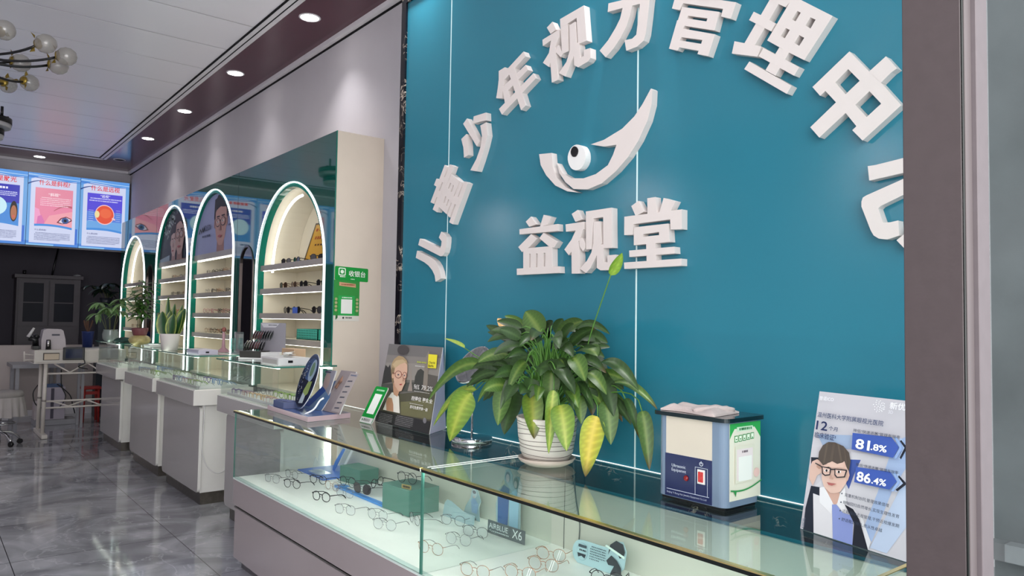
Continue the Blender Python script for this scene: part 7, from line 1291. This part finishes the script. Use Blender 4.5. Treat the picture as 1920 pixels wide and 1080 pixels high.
e = empty('clear_lens_rack', (1.98, 5.93, ZP), 'clear acrylic rack with teal tinted samples beside the pink figurine', 'rack')
b = MB(); b.box(1.93, 2.02, 5.83, 6.03, ZP, ZP + 0.006, M_ACRYL); b.box(1.995, 2.0, 5.83, 6.03, ZP + 0.006, ZP + 0.17, M_ACRYL); b.build('holder', e)
b = MB(); b.box(1.96, 1.966, 5.90, 6.02, ZP + 0.03, ZP + 0.12, glass('teal_film', (0.6, 0.88, 0.86), f0=0.05)); b.build('teal_sample', e)

# ------------------------------------------------------------------ potted plants on the pedestals
def blade_plant(loc):
    e = empty('snake_plant', loc, 'snake plant with yellow-edged leaves in a white pot on a pedestal glass top', 'plant')
    x, y, z = loc
    MB().lathe(loc, [(0.0, 0.0), (0.062, 0.0), (0.080, 0.13), (0.081, 0.137), (0.075, 0.137), (0.073, 0.125), (0.0, 0.122)], 36, mat('matte_white_pot', 'd8d0cc', 0.5, vary=0.02)).build('pot', e)
    MB().lathe(loc, [(0.0, 0.126), (0.073, 0.126)], 24, M_SOIL).build('soil', e)
    b = MB(); rg = Vector((rgt.x, rgt.y, 0)).normalized(); to = -Vector((fwd.x, fwd.y, 0)).normalized()
    for du_, dt, h, w, lean in ((-0.045, 0.02, 0.20, 0.085, -0.03), (0.03, 0.03, 0.18, 0.075, 0.02), (0.05, -0.02, 0.23, 0.075, 0.08), (-0.02, -0.01, 0.33, 0.04, -0.015), (0.02, -0.02, 0.27, 0.045, 0.01), (-0.055, -0.02, 0.19, 0.05, -0.07), (0.06, 0.0, 0.21, 0.05, 0.06), (0.0, 0.0, 0.21, 0.06, 0.0), (0.045, -0.04, 0.26, 0.04, 0.05)):
        s = Vector(loc) + rg * du_ * 0.7 + to * dt + Vector((0, 0, 0.125)); t = s + rg * lean + Vector((0, 0, h)); m = s.lerp(t, 0.5) + to * 0.015
        leaf(b, bez(s - Vector((0, 0, .02)), s.lerp(m, 0.6), m.lerp(t, 0.5), t, 12), w * 1.25, L3('1c4424'), L3('a8b458'), L3('24502c'), None, rg, 0.4, 5.0)
    b.build('leaves', e)
blade_plant((1.685, 6.72, ZP))
def leafy(name, loc, label, spec, nodes, pot, leafc, lw, ll, nl, droop=0.3, cat='plant', flat=False):
    e = empty(name, loc, label, cat)
    pot(e, loc)
    b = MB(); st = MB()
    for (dx, dy, h, lean) in nodes:
        s = Vector(loc) + Vector((dx * 0.3, dy * 0.3, spec)); t = Vector(loc) + Vector((dx, dy, h))
        pts = bez(s, s + Vector((0, 0, (h - spec) * 0.5)), t - Vector((dx * 0.3, dy * 0.3, (h - spec) * 0.3)), t, 8); st.tube(pts, 0.003, 5, mat('woody_stem', '5c6038', 0.6, vary=0.2))
        for k in range(nl):
            q = pts[-1] if flat else pts[3 + (k % 6)]
            a = k * 2.4 + R.random() * 0.6; el = R.uniform(-droop, 0.5) if not flat else R.uniform(-0.5, 0.1)
            L = ll * R.uniform(0.75, 1.15); d = Vector((math.cos(a) * math.cos(el), math.sin(a) * math.cos(el), math.sin(el)))
            tt = q + d * L + Vector((0, 0, -0.25 * L)); j = R.uniform(0.7, 1.25)
            leaf(b, bez(q, q + d * L * 0.35 + Vector((0, 0, 0.1 * L)), q + d * L * 0.75 + Vector((0, 0, 0.02 * L)), tt, 6), lw * R.uniform(0.8, 1.1), [c * j for c in leafc[0]], [c * j for c in leafc[1]], [c * j for c in leafc[2]], None, None, 0.2)
    st.build('stems', e); b.build('leaves', e); return e
def gourd(e, loc):
    MB().lathe(loc, [(0.0, 0.0), (0.05, 0.0), (0.085, 0.02), (0.10, 0.05), (0.085, 0.08), (0.055, 0.095)], 28, mat('ochre_glazed_jar', 'a89a68', 0.3, vary=0.3, vscale=20)).build('jar', e)
    MB().lathe(loc, [(0.055, 0.09), (0.06, 0.10), (0.072, 0.14), (0.075, 0.165), (0.068, 0.168), (0.06, 0.15), (0.0, 0.15)], 24, mat('plum_inner_pot', '6c3a3e', 0.4, vary=0.2)).build('inner_pot', e)
leafy('lucky_bamboo', (1.705, 7.90, ZP), 'tall leafy green plant in an ochre jar on the pedestal left of the snake plant', 0.15, [(R.uniform(-.05, .07), R.uniform(-.10, .10), h, 0) for h in (0.60, 0.55, 0.5, 0.42, 0.36, 0.58, 0.45)], gourd, (L3('3c6428'), L3('345a24'), L3('567c38')), 0.034, 0.14, 18)
def vase(e, loc):
    MB().lathe(loc, [(0.0, 0.0), (0.05, 0.0), (0.075, 0.03), (0.08, 0.08), (0.07, 0.12), (0.072, 0.13), (0.066, 0.12), (0.074, 0.08), (0.068, 0.03), (0.0, 0.008)], 28, mat('glass_vase', 'b8c4c0', 0.1, trans=0.6, vary=0.05)).build('vase', e)
leafy('umbrella_plant', (1.66, 9.05, ZP), 'pale green umbrella-leaf plant in a glass vase on the farthest pedestal', 0.02, [(-0.10, 0.1, 0.42, 0), (0.08, -0.08, 0.46, 0), (0.0, 0.05, 0.36, 0), (-0.05, -0.12, 0.36, 0), (0.12, 0.1, 0.33, 0), (0.05, -0.2, 0.40, 0), (-0.12, 0.0, 0.30, 0)], vase, (L3('64864e'), L3('587a44'), L3('88a070')), 0.045, 0.15, 8, flat=True)
b = MB(); b.lathe((1.74, 8.78, ZP), [(0.0, 0.0), (0.075, 0.0), (0.10, 0.02), (0.06, 0.045), (0.0, 0.055)], 14, mat('dark_green_fabric', '1e3a36', 0.8, vary=0.3, vscale=30)); tag(b.build('green_pouch'), 'small dark green pouch beside the vase on the farthest pedestal', 'pouch')
b = MB(); b.box(1.66, 1.84, 7.30, 7.52, ZP, ZP + 0.02, P_('c8ccc8', 0.5)); tag(b.build('paper_stack', bevel=0.003), 'low pale stack of papers on the third pedestal glass top', 'papers')

# ------------------------------------------------------------------ the back of the shop
b_ = None
bc = empty('glazed_bookcase', (1.55, 13.2, 0), 'dim grey bookcase with two glazed doors in the dark back room', 'cabinet')
mbk = mat('grey_painted_wood', '4c474c', 0.5, vary=0.05); mdg = mat('dark_cabinet_glass', '181a24', 0.45, spec=0.2, vary=0.1)
b = MB(); b.box(1.14, 1.97, 13.12, 13.5, 0, 1.93, mbk); b.box(1.11, 2.0, 13.08, 13.52, 1.93, 1.985, mbk); b.build('carcass', bc, bevel=0.004)
for x0, x1 in ((1.17, 1.545), (1.565, 1.94)):
    b = MB(); b.prism([(x0, 1.22), (x1, 1.22), (x1, 1.90), (x0, 1.90)], lambda u, v, w: Vector((u, w, v)), 13.10, 13.119, mbk, holes=[[(x0 + 0.06, 1.28), (x1 - 0.06, 1.28), (x1 - 0.06, 1.86), (x0 + 0.06, 1.86)]]); d = b.build('glazed_door', bc)
    MB().box(x0 + 0.06, x1 - 0.06, 13.112, 13.118, 1.28, 1.86, mdg).build('glass', d); MB().box(x0 + 0.06, x1 - 0.06, 13.105, 13.113, 1.56, 1.575, mbk).build('glazing_bar', d)
    MB().box(x0, x1, 13.10, 13.119, 0.06, 1.19, mbk).build('lower_door', bc)
tag(MB().tube([(1.60, 13.25, 1.99), (1.70, 13.40, 2.50)], 0.014, 8, M_BLACK).build('dark_pole'), 'thin dark pole leaning above the bookcase', 'pole')
tag(MB().lathe((1.24, 13.2, 1.986), [(0.0, 0.0), (0.02, 0.0), (0.024, 0.06), (0.0, 0.06)], 14, M_BLACK).build('small_cup'), 'small black cup on the left end of the bookcase', 'cup')
tag(MB().lathe((1.93, 13.2, 1.986), [(0.0, 0.0), (0.05, 0.0), (0.055, 0.02), (0.0, 0.035)], 14, M_GREYPLAST).build('small_bowl'), 'small grey bowl on the right end of the bookcase', 'bowl')

# instrument table on a white steel frame
tb = empty('instrument_table', (1.5, 10.1, 0), 'white instrument table on a steel frame with zigzag braces, by the farthest pedestal', 'table')
mwf = mat('white_painted_steel', 'cfc8c0', 0.35, vary=0.03)
b = MB(); b.box(1.06, 2.0, 9.92, 10.4, 0.845, 0.985, mat('ivory_housing', 'c9c3bb', 0.35, vary=0.03)); b.build('housing', tb, bevel=0.008)
b = MB(); b.box(1.055, 2.0, 9.915, 10.41, 0.835, 0.845, mwf); b.build('top_rail', tb)
b = MB(); b.box(1.145, 1.305, 9.916, 9.92, 0.872, 0.955, P_('3c3430', 0.5)); b.box(1.155, 1.30, 9.912, 9.917, 0.878, 0.945, P_('c6b6a0', 0.6)); b.build('window_panel', tb)
for y in (9.96, 10.36):
    b = MB(); b.tube([(1.172, y, 0.03), (1.182, y, 0.835)], 0.021, 10, mwf); b.tube([(1.176, y, 0.40), (1.177, y, 0.42)], 0.0235, 10, P_('8c8680')); b.build('leg', tb)
    b = MB(); b.tube([(1.96, y, 0.03), (1.96, y, 0.835)], 0.021, 10, mwf); b.build('leg', tb)
for x in (1.172, 1.96): b = MB(); b.box(x - 0.03, x + 0.03, 9.76, 10.48, 0.002, 0.045, mwf); b.build('foot', tb, bevel=0.006)
for z0, z1 in ((0.715, 0.83), (0.325, 0.40)):
    b = MB(); y = 9.96
    b.tube([(1.19, y, z0), (1.95, y, z0)], 0.011, 8, mwf)
    if z0 < 0.5: b.tube([(1.19, y, z1), (1.95, y, z1)], 0.011, 8, mwf)
    b.tube([(1.26, y, z1), (1.42, y, z0 + 0.01), (1.60, y, z1)], 0.009, 8, mwf); b.tube([(1.60, y, z1), (1.74, y, z0 + 0.01), (1.92, y, z1)], 0.009, 8, mwf); b.build('brace', tb)
e = empty('tablet_screen', (1.44, 9.88, 0.87), 'black tablet screen mounted on the front of the instrument table', 'screen')
MB().box(1.335, 1.555, 9.88, 9.905, 0.872, 1.018, M_BLACK).build('case', e, bevel=0.006)
MB().box(1.36, 1.53, 9.8785, 9.8805, 0.892, 1.0, mat('dark_display', '0c1838', 0.08, vary=0.1)).build('display', e)
tag(MB().tube(cat_rom([(1.55, 9.91, 0.88), (1.56, 9.91, 0.83), (1.50, 9.92, 0.79), (1.60, 9.93, 0.76)], 5), 0.006, 6, M_BLACK).build('screen_cable'), 'short black cable dangling under the tablet screen', 'cable')
e = empty('refractor_machine', (1.27, 10.25, 0.985), 'white eye-testing machine with a curved head standing on the instrument table', 'eye testing machine')
b = MB(); b.prism([(1.15, 0.986), (1.40, 0.986), (1.39, 1.10), (1.365, 1.205), (1.34, 1.222), (1.20, 1.225), (1.165, 1.21), (1.148, 1.10)], lambda u, v, w: Vector((u, w, v)), 10.15, 10.36, mat('warm_white_shell', 'b8b0b4', 0.35, vary=0.03)); b.build('head', e, bevel=0.01)
b = MB(); b.box(1.25, 1.33, 10.148, 10.15, 1.145, 1.165, P_('50505c')); b.build('name_strip', e)
b = MB(); b.tube([(1.215, 10.10, 0.99), (1.212, 10.10, 1.10)], [0.028, 0.022], 12, M_BLACK); b.tube([(1.21, 10.085, 1.02), (1.208, 10.08, 1.09)], 0.012, 10, M_CHROME); b.build('joystick', e)
e = empty('lens_meter', (1.06, 10.2, 0.985), 'black lens meter with a tilted white lamp head on the instrument table', 'lens meter')
MB().box(1.065, 1.13, 10.12, 10.3, 0.986, 1.03, M_BLACK).build('base', e, bevel=0.004)
b = MB(); b.tube([(1.10, 10.2, 1.02), (1.09, 10.2, 1.10), (1.03, 10.2, 1.12)], 0.035, 10, M_BLACK); b.tube([(1.09, 10.2, 1.12), (1.12, 10.2, 1.15)], 0.03, 10, M_BLACK); b.build('barrel', e)
b = MB(); b.tube([(1.02, 10.18, 1.13), (1.075, 10.18, 1.235)], [0.02, 0.012], 10, M_WHPLAST); b.build('lamp_head', e)
e = empty('chin_rest', (1.02, 10.0, 0.9), 'small pale chin rest frame on the left side of the instrument table', 'chin rest')
b = MB(); b.tube([(0.975, 10.0, 0.86), (0.97, 10.0, 0.97)], 0.008, 8, mwf); b.tube([(0.975, 10.0, 0.875), (1.06, 10.0, 0.875)], 0.008, 8, mwf); b.tube([(0.975, 10.0, 0.94), (1.06, 10.0, 0.93)], 0.006, 8, mwf); b.build('frame', e)
# grey counter board behind, cabinet, tower, cables
tag(MB().box(0.98, 1.55, 11.3, 12.07, 0.70, 0.745, M_GREYPLAST).box(1.02, 1.06, 11.95, 12.05, 0, 0.70, M_GREYPLAST).box(1.47, 1.51, 11.95, 12.05, 0, 0.70, M_GREYPLAST).box(1.02, 1.06, 11.34, 11.4, 0, 0.70, M_GREYPLAST).box(1.47, 1.51, 11.34, 11.4, 0, 0.70, M_GREYPLAST).build('grey_side_table'), 'low grey table against the partition, behind the instrument table', 'table')
e = empty('computer_tower', (1.40, 11.1, 0), 'pale computer tower with a dark stripe on the floor behind the table frame', 'computer')
MB().box(1.20, 1.66, 10.95, 11.28, 0.0, 0.065, M_GREYPLAST).build('plinth', e, bevel=0.004)
MB().box(1.30, 1.53, 10.98, 11.25, 0.066, 0.47, P_('a8a0ac', 0.4)).build('case', e, bevel=0.006)
MB().box(1.37, 1.405, 10.976, 10.981, 0.08, 0.46, P_('342c40', 0.4)).build('stripe', e)
MB().box(1.31, 1.50, 11.0, 11.23, 0.471, 0.50, P_('3c5478', 0.4)).build('blue_lid', e)
tag(MB().box(1.20, 1.29, 10.98, 11.2, 0.066, 0.29, P_('b0a8a8', 0.5)).build('white_case', bevel=0.01), 'small white case beside the computer tower', 'case')
for i, (pts, lb) in enumerate((([(1.46, 10.9, 0.70), (1.47, 10.9, 0.50), (1.52, 10.9, 0.35), (1.44, 10.9, 0.22), (1.30, 10.9, 0.23)], 'black cable curving from the table down to the tower'),
                              ([(1.42, 10.88, 0.52), (1.56, 10.88, 0.38), (1.60, 10.88, 0.24), (1.63, 10.9, 0.14)], 'black cable running right behind the table braces'),
                              ([(1.22, 10.9, 0.52), (1.17, 10.9, 0.42), (1.20, 10.9, 0.28), (1.30, 10.9, 0.21)], 'black cable bulging left of the table leg'))):
    tag(MB().tube(cat_rom(pts, 6), 0.007, 6, M_BLACK).build('power_cable'), lb, 'cable')
# red plastic stool
e = empty('red_stool', (1.82, 11.1, 0), 'red plastic stool half hidden behind the farthest pedestal', 'stool')
mrd = mat('red_plastic', '9c2c28', 0.4, vary=0.05)
MB().box(1.71, 1.95, 10.98, 11.22, 0.425, 0.455, mrd).build('seat', e, bevel=0.012)
for x in (1.735, 1.915):
    for y in (11.0, 11.19): MB().tube([(x, y, 0.002), (x * 0.9 + 0.183, y, 0.43)], 0.016, 6, mrd).build('leg', e)
MB().box(1.74, 1.91, 10.992, 11.006, 0.36, 0.40, mrd).build('stretcher', e)
# swivel stool with a frilled cover
SX, SY = 0.73, 9.55
e = empty('swivel_stool', (SX, SY, 0), 'grey swivel stool with a frilled cover and chrome castor base', 'stool')
mgf = mat('grey_fabric', '8c8785', 0.85, vary=0.06, bump=0.2, bscale=200)
MB().lathe((SX, SY, 0.50), [(0.0, 0.0), (0.20, 0.0), (0.215, 0.02), (0.213, 0.05), (0.195, 0.072), (0.0, 0.078)], 40, mgf).build('seat', e)
b = MB(); n = 96; vs = []; 
for j in range(7):
    z = 0.515 - j * 0.034
    for i in range(n):
        a = 2 * math.pi * i / n; rr = 0.214 + 0.004 * j + (0.010 * math.sin(a * 19) + 0.006 * math.sin(a * 31 + 1)) * min(1, j / 2.5) * (0.6 + 0.15 * j)
        vs.append((SX + rr * math.cos(a), SY + rr * math.sin(a), z + (0.006 * math.sin(a * 11) if j == 6 else 0)))
b.add(vs, [(j * n + i, j * n + (i + 1) % n, (j + 1) * n + (i + 1) % n, (j + 1) * n + i) for j in range(6) for i in range(n)], mat('pale_frill', 'a09a98', 0.85, vary=0.06), None, True); b.build('frill', e)
MB().tube([(SX, SY, 0.06), (SX, SY, 0.50)], 0.022, 12, M_CHROME).build('column', e)
ring = [(SX + 0.15 * math.cos(2 * math.pi * i / 28), SY + 0.15 * math.sin(2 * math.pi * i / 28), 0.235) for i in range(28)]
b = MB(); b.tube(ring, 0.008, 8, M_CHROME, closed=True); [b.tube([(SX, SY, 0.235), (SX + 0.15 * math.cos(a), SY + 0.15 * math.sin(a), 0.235)], 0.006, 6, M_CHROME) for a in (0.3, 2.4, 4.5)]; b.build('foot_ring', e)
for i in range(5):
    a = 0.2 + i * 2 * math.pi / 5; ex, ey = SX + 0.2 * math.cos(a), SY + 0.2 * math.sin(a)
    lg_ = MB().tube(cat_rom([(SX + 0.02 * math.cos(a), SY + 0.02 * math.sin(a), 0.15), (SX + 0.12 * math.cos(a), SY + 0.12 * math.sin(a), 0.125), (ex, ey, 0.06)], 5), 0.013, 10, M_CHROME).build('leg', e)
    T = Matrix.Translation((ex, ey, 0.028)) @ Matrix.Rotation(a, 4, 'Z') @ Matrix.Rotation(math.pi / 2, 4, 'X')
    MB().lathe((0, 0, -0.014), [(0.0, 0.0), (0.027, 0.0), (0.0275, 0.014), (0.027, 0.028), (0.0, 0.028)], 18, M_BLACK, T).build('castor', lg_)
# blue planter, dark plant on a stand
e = empty('blue_bucket', (1.715, 10.75, 0.97), 'blue bucket with sprigs standing behind the instrument table', 'bucket')
MB().lathe((1.715, 10.75, 0.985 - 0.0), [(0.0, 0.0), (0.055, 0.0), (0.068, 0.19), (0.072, 0.20), (0.064, 0.195), (0.0, 0.18)], 24, mat('blue_plastic', '1c2c60', 0.35, vary=0.05)).build('bucket', e)
b = MB(); [b.tube(cat_rom([(1.715, 10.75, 1.17), (1.715 + dx, 10.75, 1.25), (1.715 + dx * 1.6, 10.75, 1.33)], 4), [0.008] * 4 + [0.012] * 4 + [0.004], 6, mat('dried_brown', '4c3428', 0.7, vary=0.3)) for dx in (-0.03, 0.0, 0.03, -0.012)]; b.build('sprigs', e)
tag(MB().box(1.62, 2.0, 10.55, 10.9, 0.93, 0.984, M_GREYPLAST).box(1.64, 1.67, 10.58, 10.61, 0, 0.93, M_GREYPLAST).box(1.95, 1.98, 10.58, 10.61, 0, 0.93, M_GREYPLAST).box(1.64, 1.67, 10.85, 10.88, 0, 0.93, M_GREYPLAST).box(1.95, 1.98, 10.85, 10.88, 0, 0.93, M_GREYPLAST).build('narrow_side_table'), 'narrow grey table carrying the blue bucket behind the instrument table', 'table')
e = empty('plant_stand', (2.06, 11.6, 0), 'dark blue plant stand under the dark-leaved plant in the far corner', 'plant stand')
MB().box(1.95, 2.17, 11.49, 11.71, 0, 1.53, mat('navy_stand', '1c2630', 0.4, vary=0.08)).build('column', e, bevel=0.005)
def dpot(e, loc): MB().lathe(loc, [(0.0, 0.0), (0.06, 0.0), (0.085, 0.10), (0.08, 0.10), (0.0, 0.09)], 20, mat('dark_pot', '20242c', 0.4, vary=0.1)).build('pot', e)
leafy('dark_houseplant', (2.06, 11.6, 1.531), 'dark broad-leaved plant on the navy stand in the far corner', 0.09, [(-0.16, 0.05, 0.26, 0), (0.02, -0.10, 0.30, 0), (0.10, 0.05, 0.27, 0), (0.0, 0.1, 0.2, 0), (-0.07, -0.1, 0.22, 0), (0.14, -0.12, 0.18, 0)], dpot, (L3('1a2c22'), L3('14241c'), L3('24382c')), 0.075, 0.17, 7, flat=True)

# ------------------------------------------------------------------ chandeliers
mck = glass('crackle_glass', (0.80, 0.78, 0.74), f0=0.10, film=0.28, filmc=(0.5, 0.48, 0.45), rough=0.15)
mgc = mat('antique_gold_leaf', '8a7434', 0.3, metal=0.8, vary=0.2)
C0 = Vector((0.10, 5.87, 3.13))
ch = empty('globe_chandelier', tuple(C0), 'black-armed chandelier with crackled glass globes, cut by the left edge of the photo', 'chandelier')
MB().lathe((C0.x, C0.y, 0), [(0.0, 3.02), (0.03, 3.03), (0.045, 3.07), (0.03, 3.12), (0.012, 3.16), (0.012, 3.50), (0.07, 3.52), (0.07, ZC + 0.048), (0.0, ZC + 0.049)], 20, M_BLACK).build('stem', ch)
BL = [(0.568, 5.444, 3.10), (0.706, 5.624, 3.10), (0.691, 5.868, 3.10), (0.57, 6.30, 3.06), (0.452, 6.46, 3.06), (0.345, 5.349, 3.10), (0.484, 5.98, 3.10)]
BL += [(2 * C0.x - x, 2 * C0.y - y, z) for x, y, z in BL[:6]]
for x, y, z in BL:
    d = Vector((x - C0.x, y - C0.y, 0)); dn_ = d.normalized(); s = C0 + Vector((0, 0, -0.05)) + dn_ * 0.03
    g = Vector((x, y, z)); en = g - dn_ * 0.062 + Vector((0, 0, -0.012))
    arm = MB().tube(bez(s, s + dn_ * d.length * 0.35 + Vector((0, 0, -0.08)), en - dn_ * 0.12 + Vector((0, 0, -0.05)), en, 12), 0.0085, 8, M_BLACK).build('arm', ch)
    T = Matrix.Translation(g) @ dn_.to_track_quat('Z', 'Y').to_matrix().to_4x4()
    b = MB(); b.lathe((0, 0, 0), [(0.0, -0.066), (0.028, -0.060), (0.034, -0.045), (0.030, -0.046), (0.0, -0.058)], 12, mgc, T)
    for k in range(3):
        a = k * 2.1; b.add([(0.03 * math.cos(a), 0.03 * math.sin(a), -0.06), (0.055 * math.cos(a + .25), 0.055 * math.sin(a + .25), -0.055), (0.075 * math.cos(a), 0.075 * math.sin(a), -0.075), (0.05 * math.cos(a - .25), 0.05 * math.sin(a - .25), -0.06)], [(0, 1, 2, 3)], mgc, T)
    b.build('leaf_cup', arm)
    MB().lathe((0, 0, 0), [(0.0, -0.062), (0.030, -0.053), (0.052, -0.030), (0.060, 0.0), (0.054, 0.030), (0.034, 0.055), (0.0, 0.066)], 24, mck, T).build('glass_globe', arm)
C1 = Vector((0.40, 7.95, 3.1))
ch = empty('ring_pendant', tuple(C1), 'tiered black and white ring pendant lamp at the left edge of the photo', 'pendant lamp')
MB().tube([(C1.x, C1.y, 2.98), (C1.x, C1.y, ZC + 0.05)], 0.006, 8, M_BLACK).build('rod', ch)
for z, r in ((3.085, 0.205), (2.985, 0.15)):
    b = MB(); b.lathe((C1.x, C1.y, z), [(r - 0.03, 0.04), (r, 0.04), (r, -0.01), (r - 0.03, -0.01)], 48, M_BLACK); b.build('black_ring', ch)
    b = MB(); b.lathe((C1.x, C1.y, z), [(r - 0.034, -0.011), (r - 0.002, -0.011), (r - 0.008, -0.045), (r - 0.034, -0.045)], 48, mat('opal_ring', 'b4b2b4', 0.4, vary=0.03)); b.build('opal_ring', ch)
b = MB(); b.tube([(C1.x + 0.12, C1.y - 0.08, 3.13), (C1.x + 0.12, C1.y - 0.08, 3.22)], 0.012, 8, M_BLACK); b.tube([(C1.x - 0.05, C1.y + 0.0, 3.13), (C1.x + 0.17, C1.y - 0.1, 3.13)], 0.006, 6, M_BLACK); b.build('cross_bar', ch)
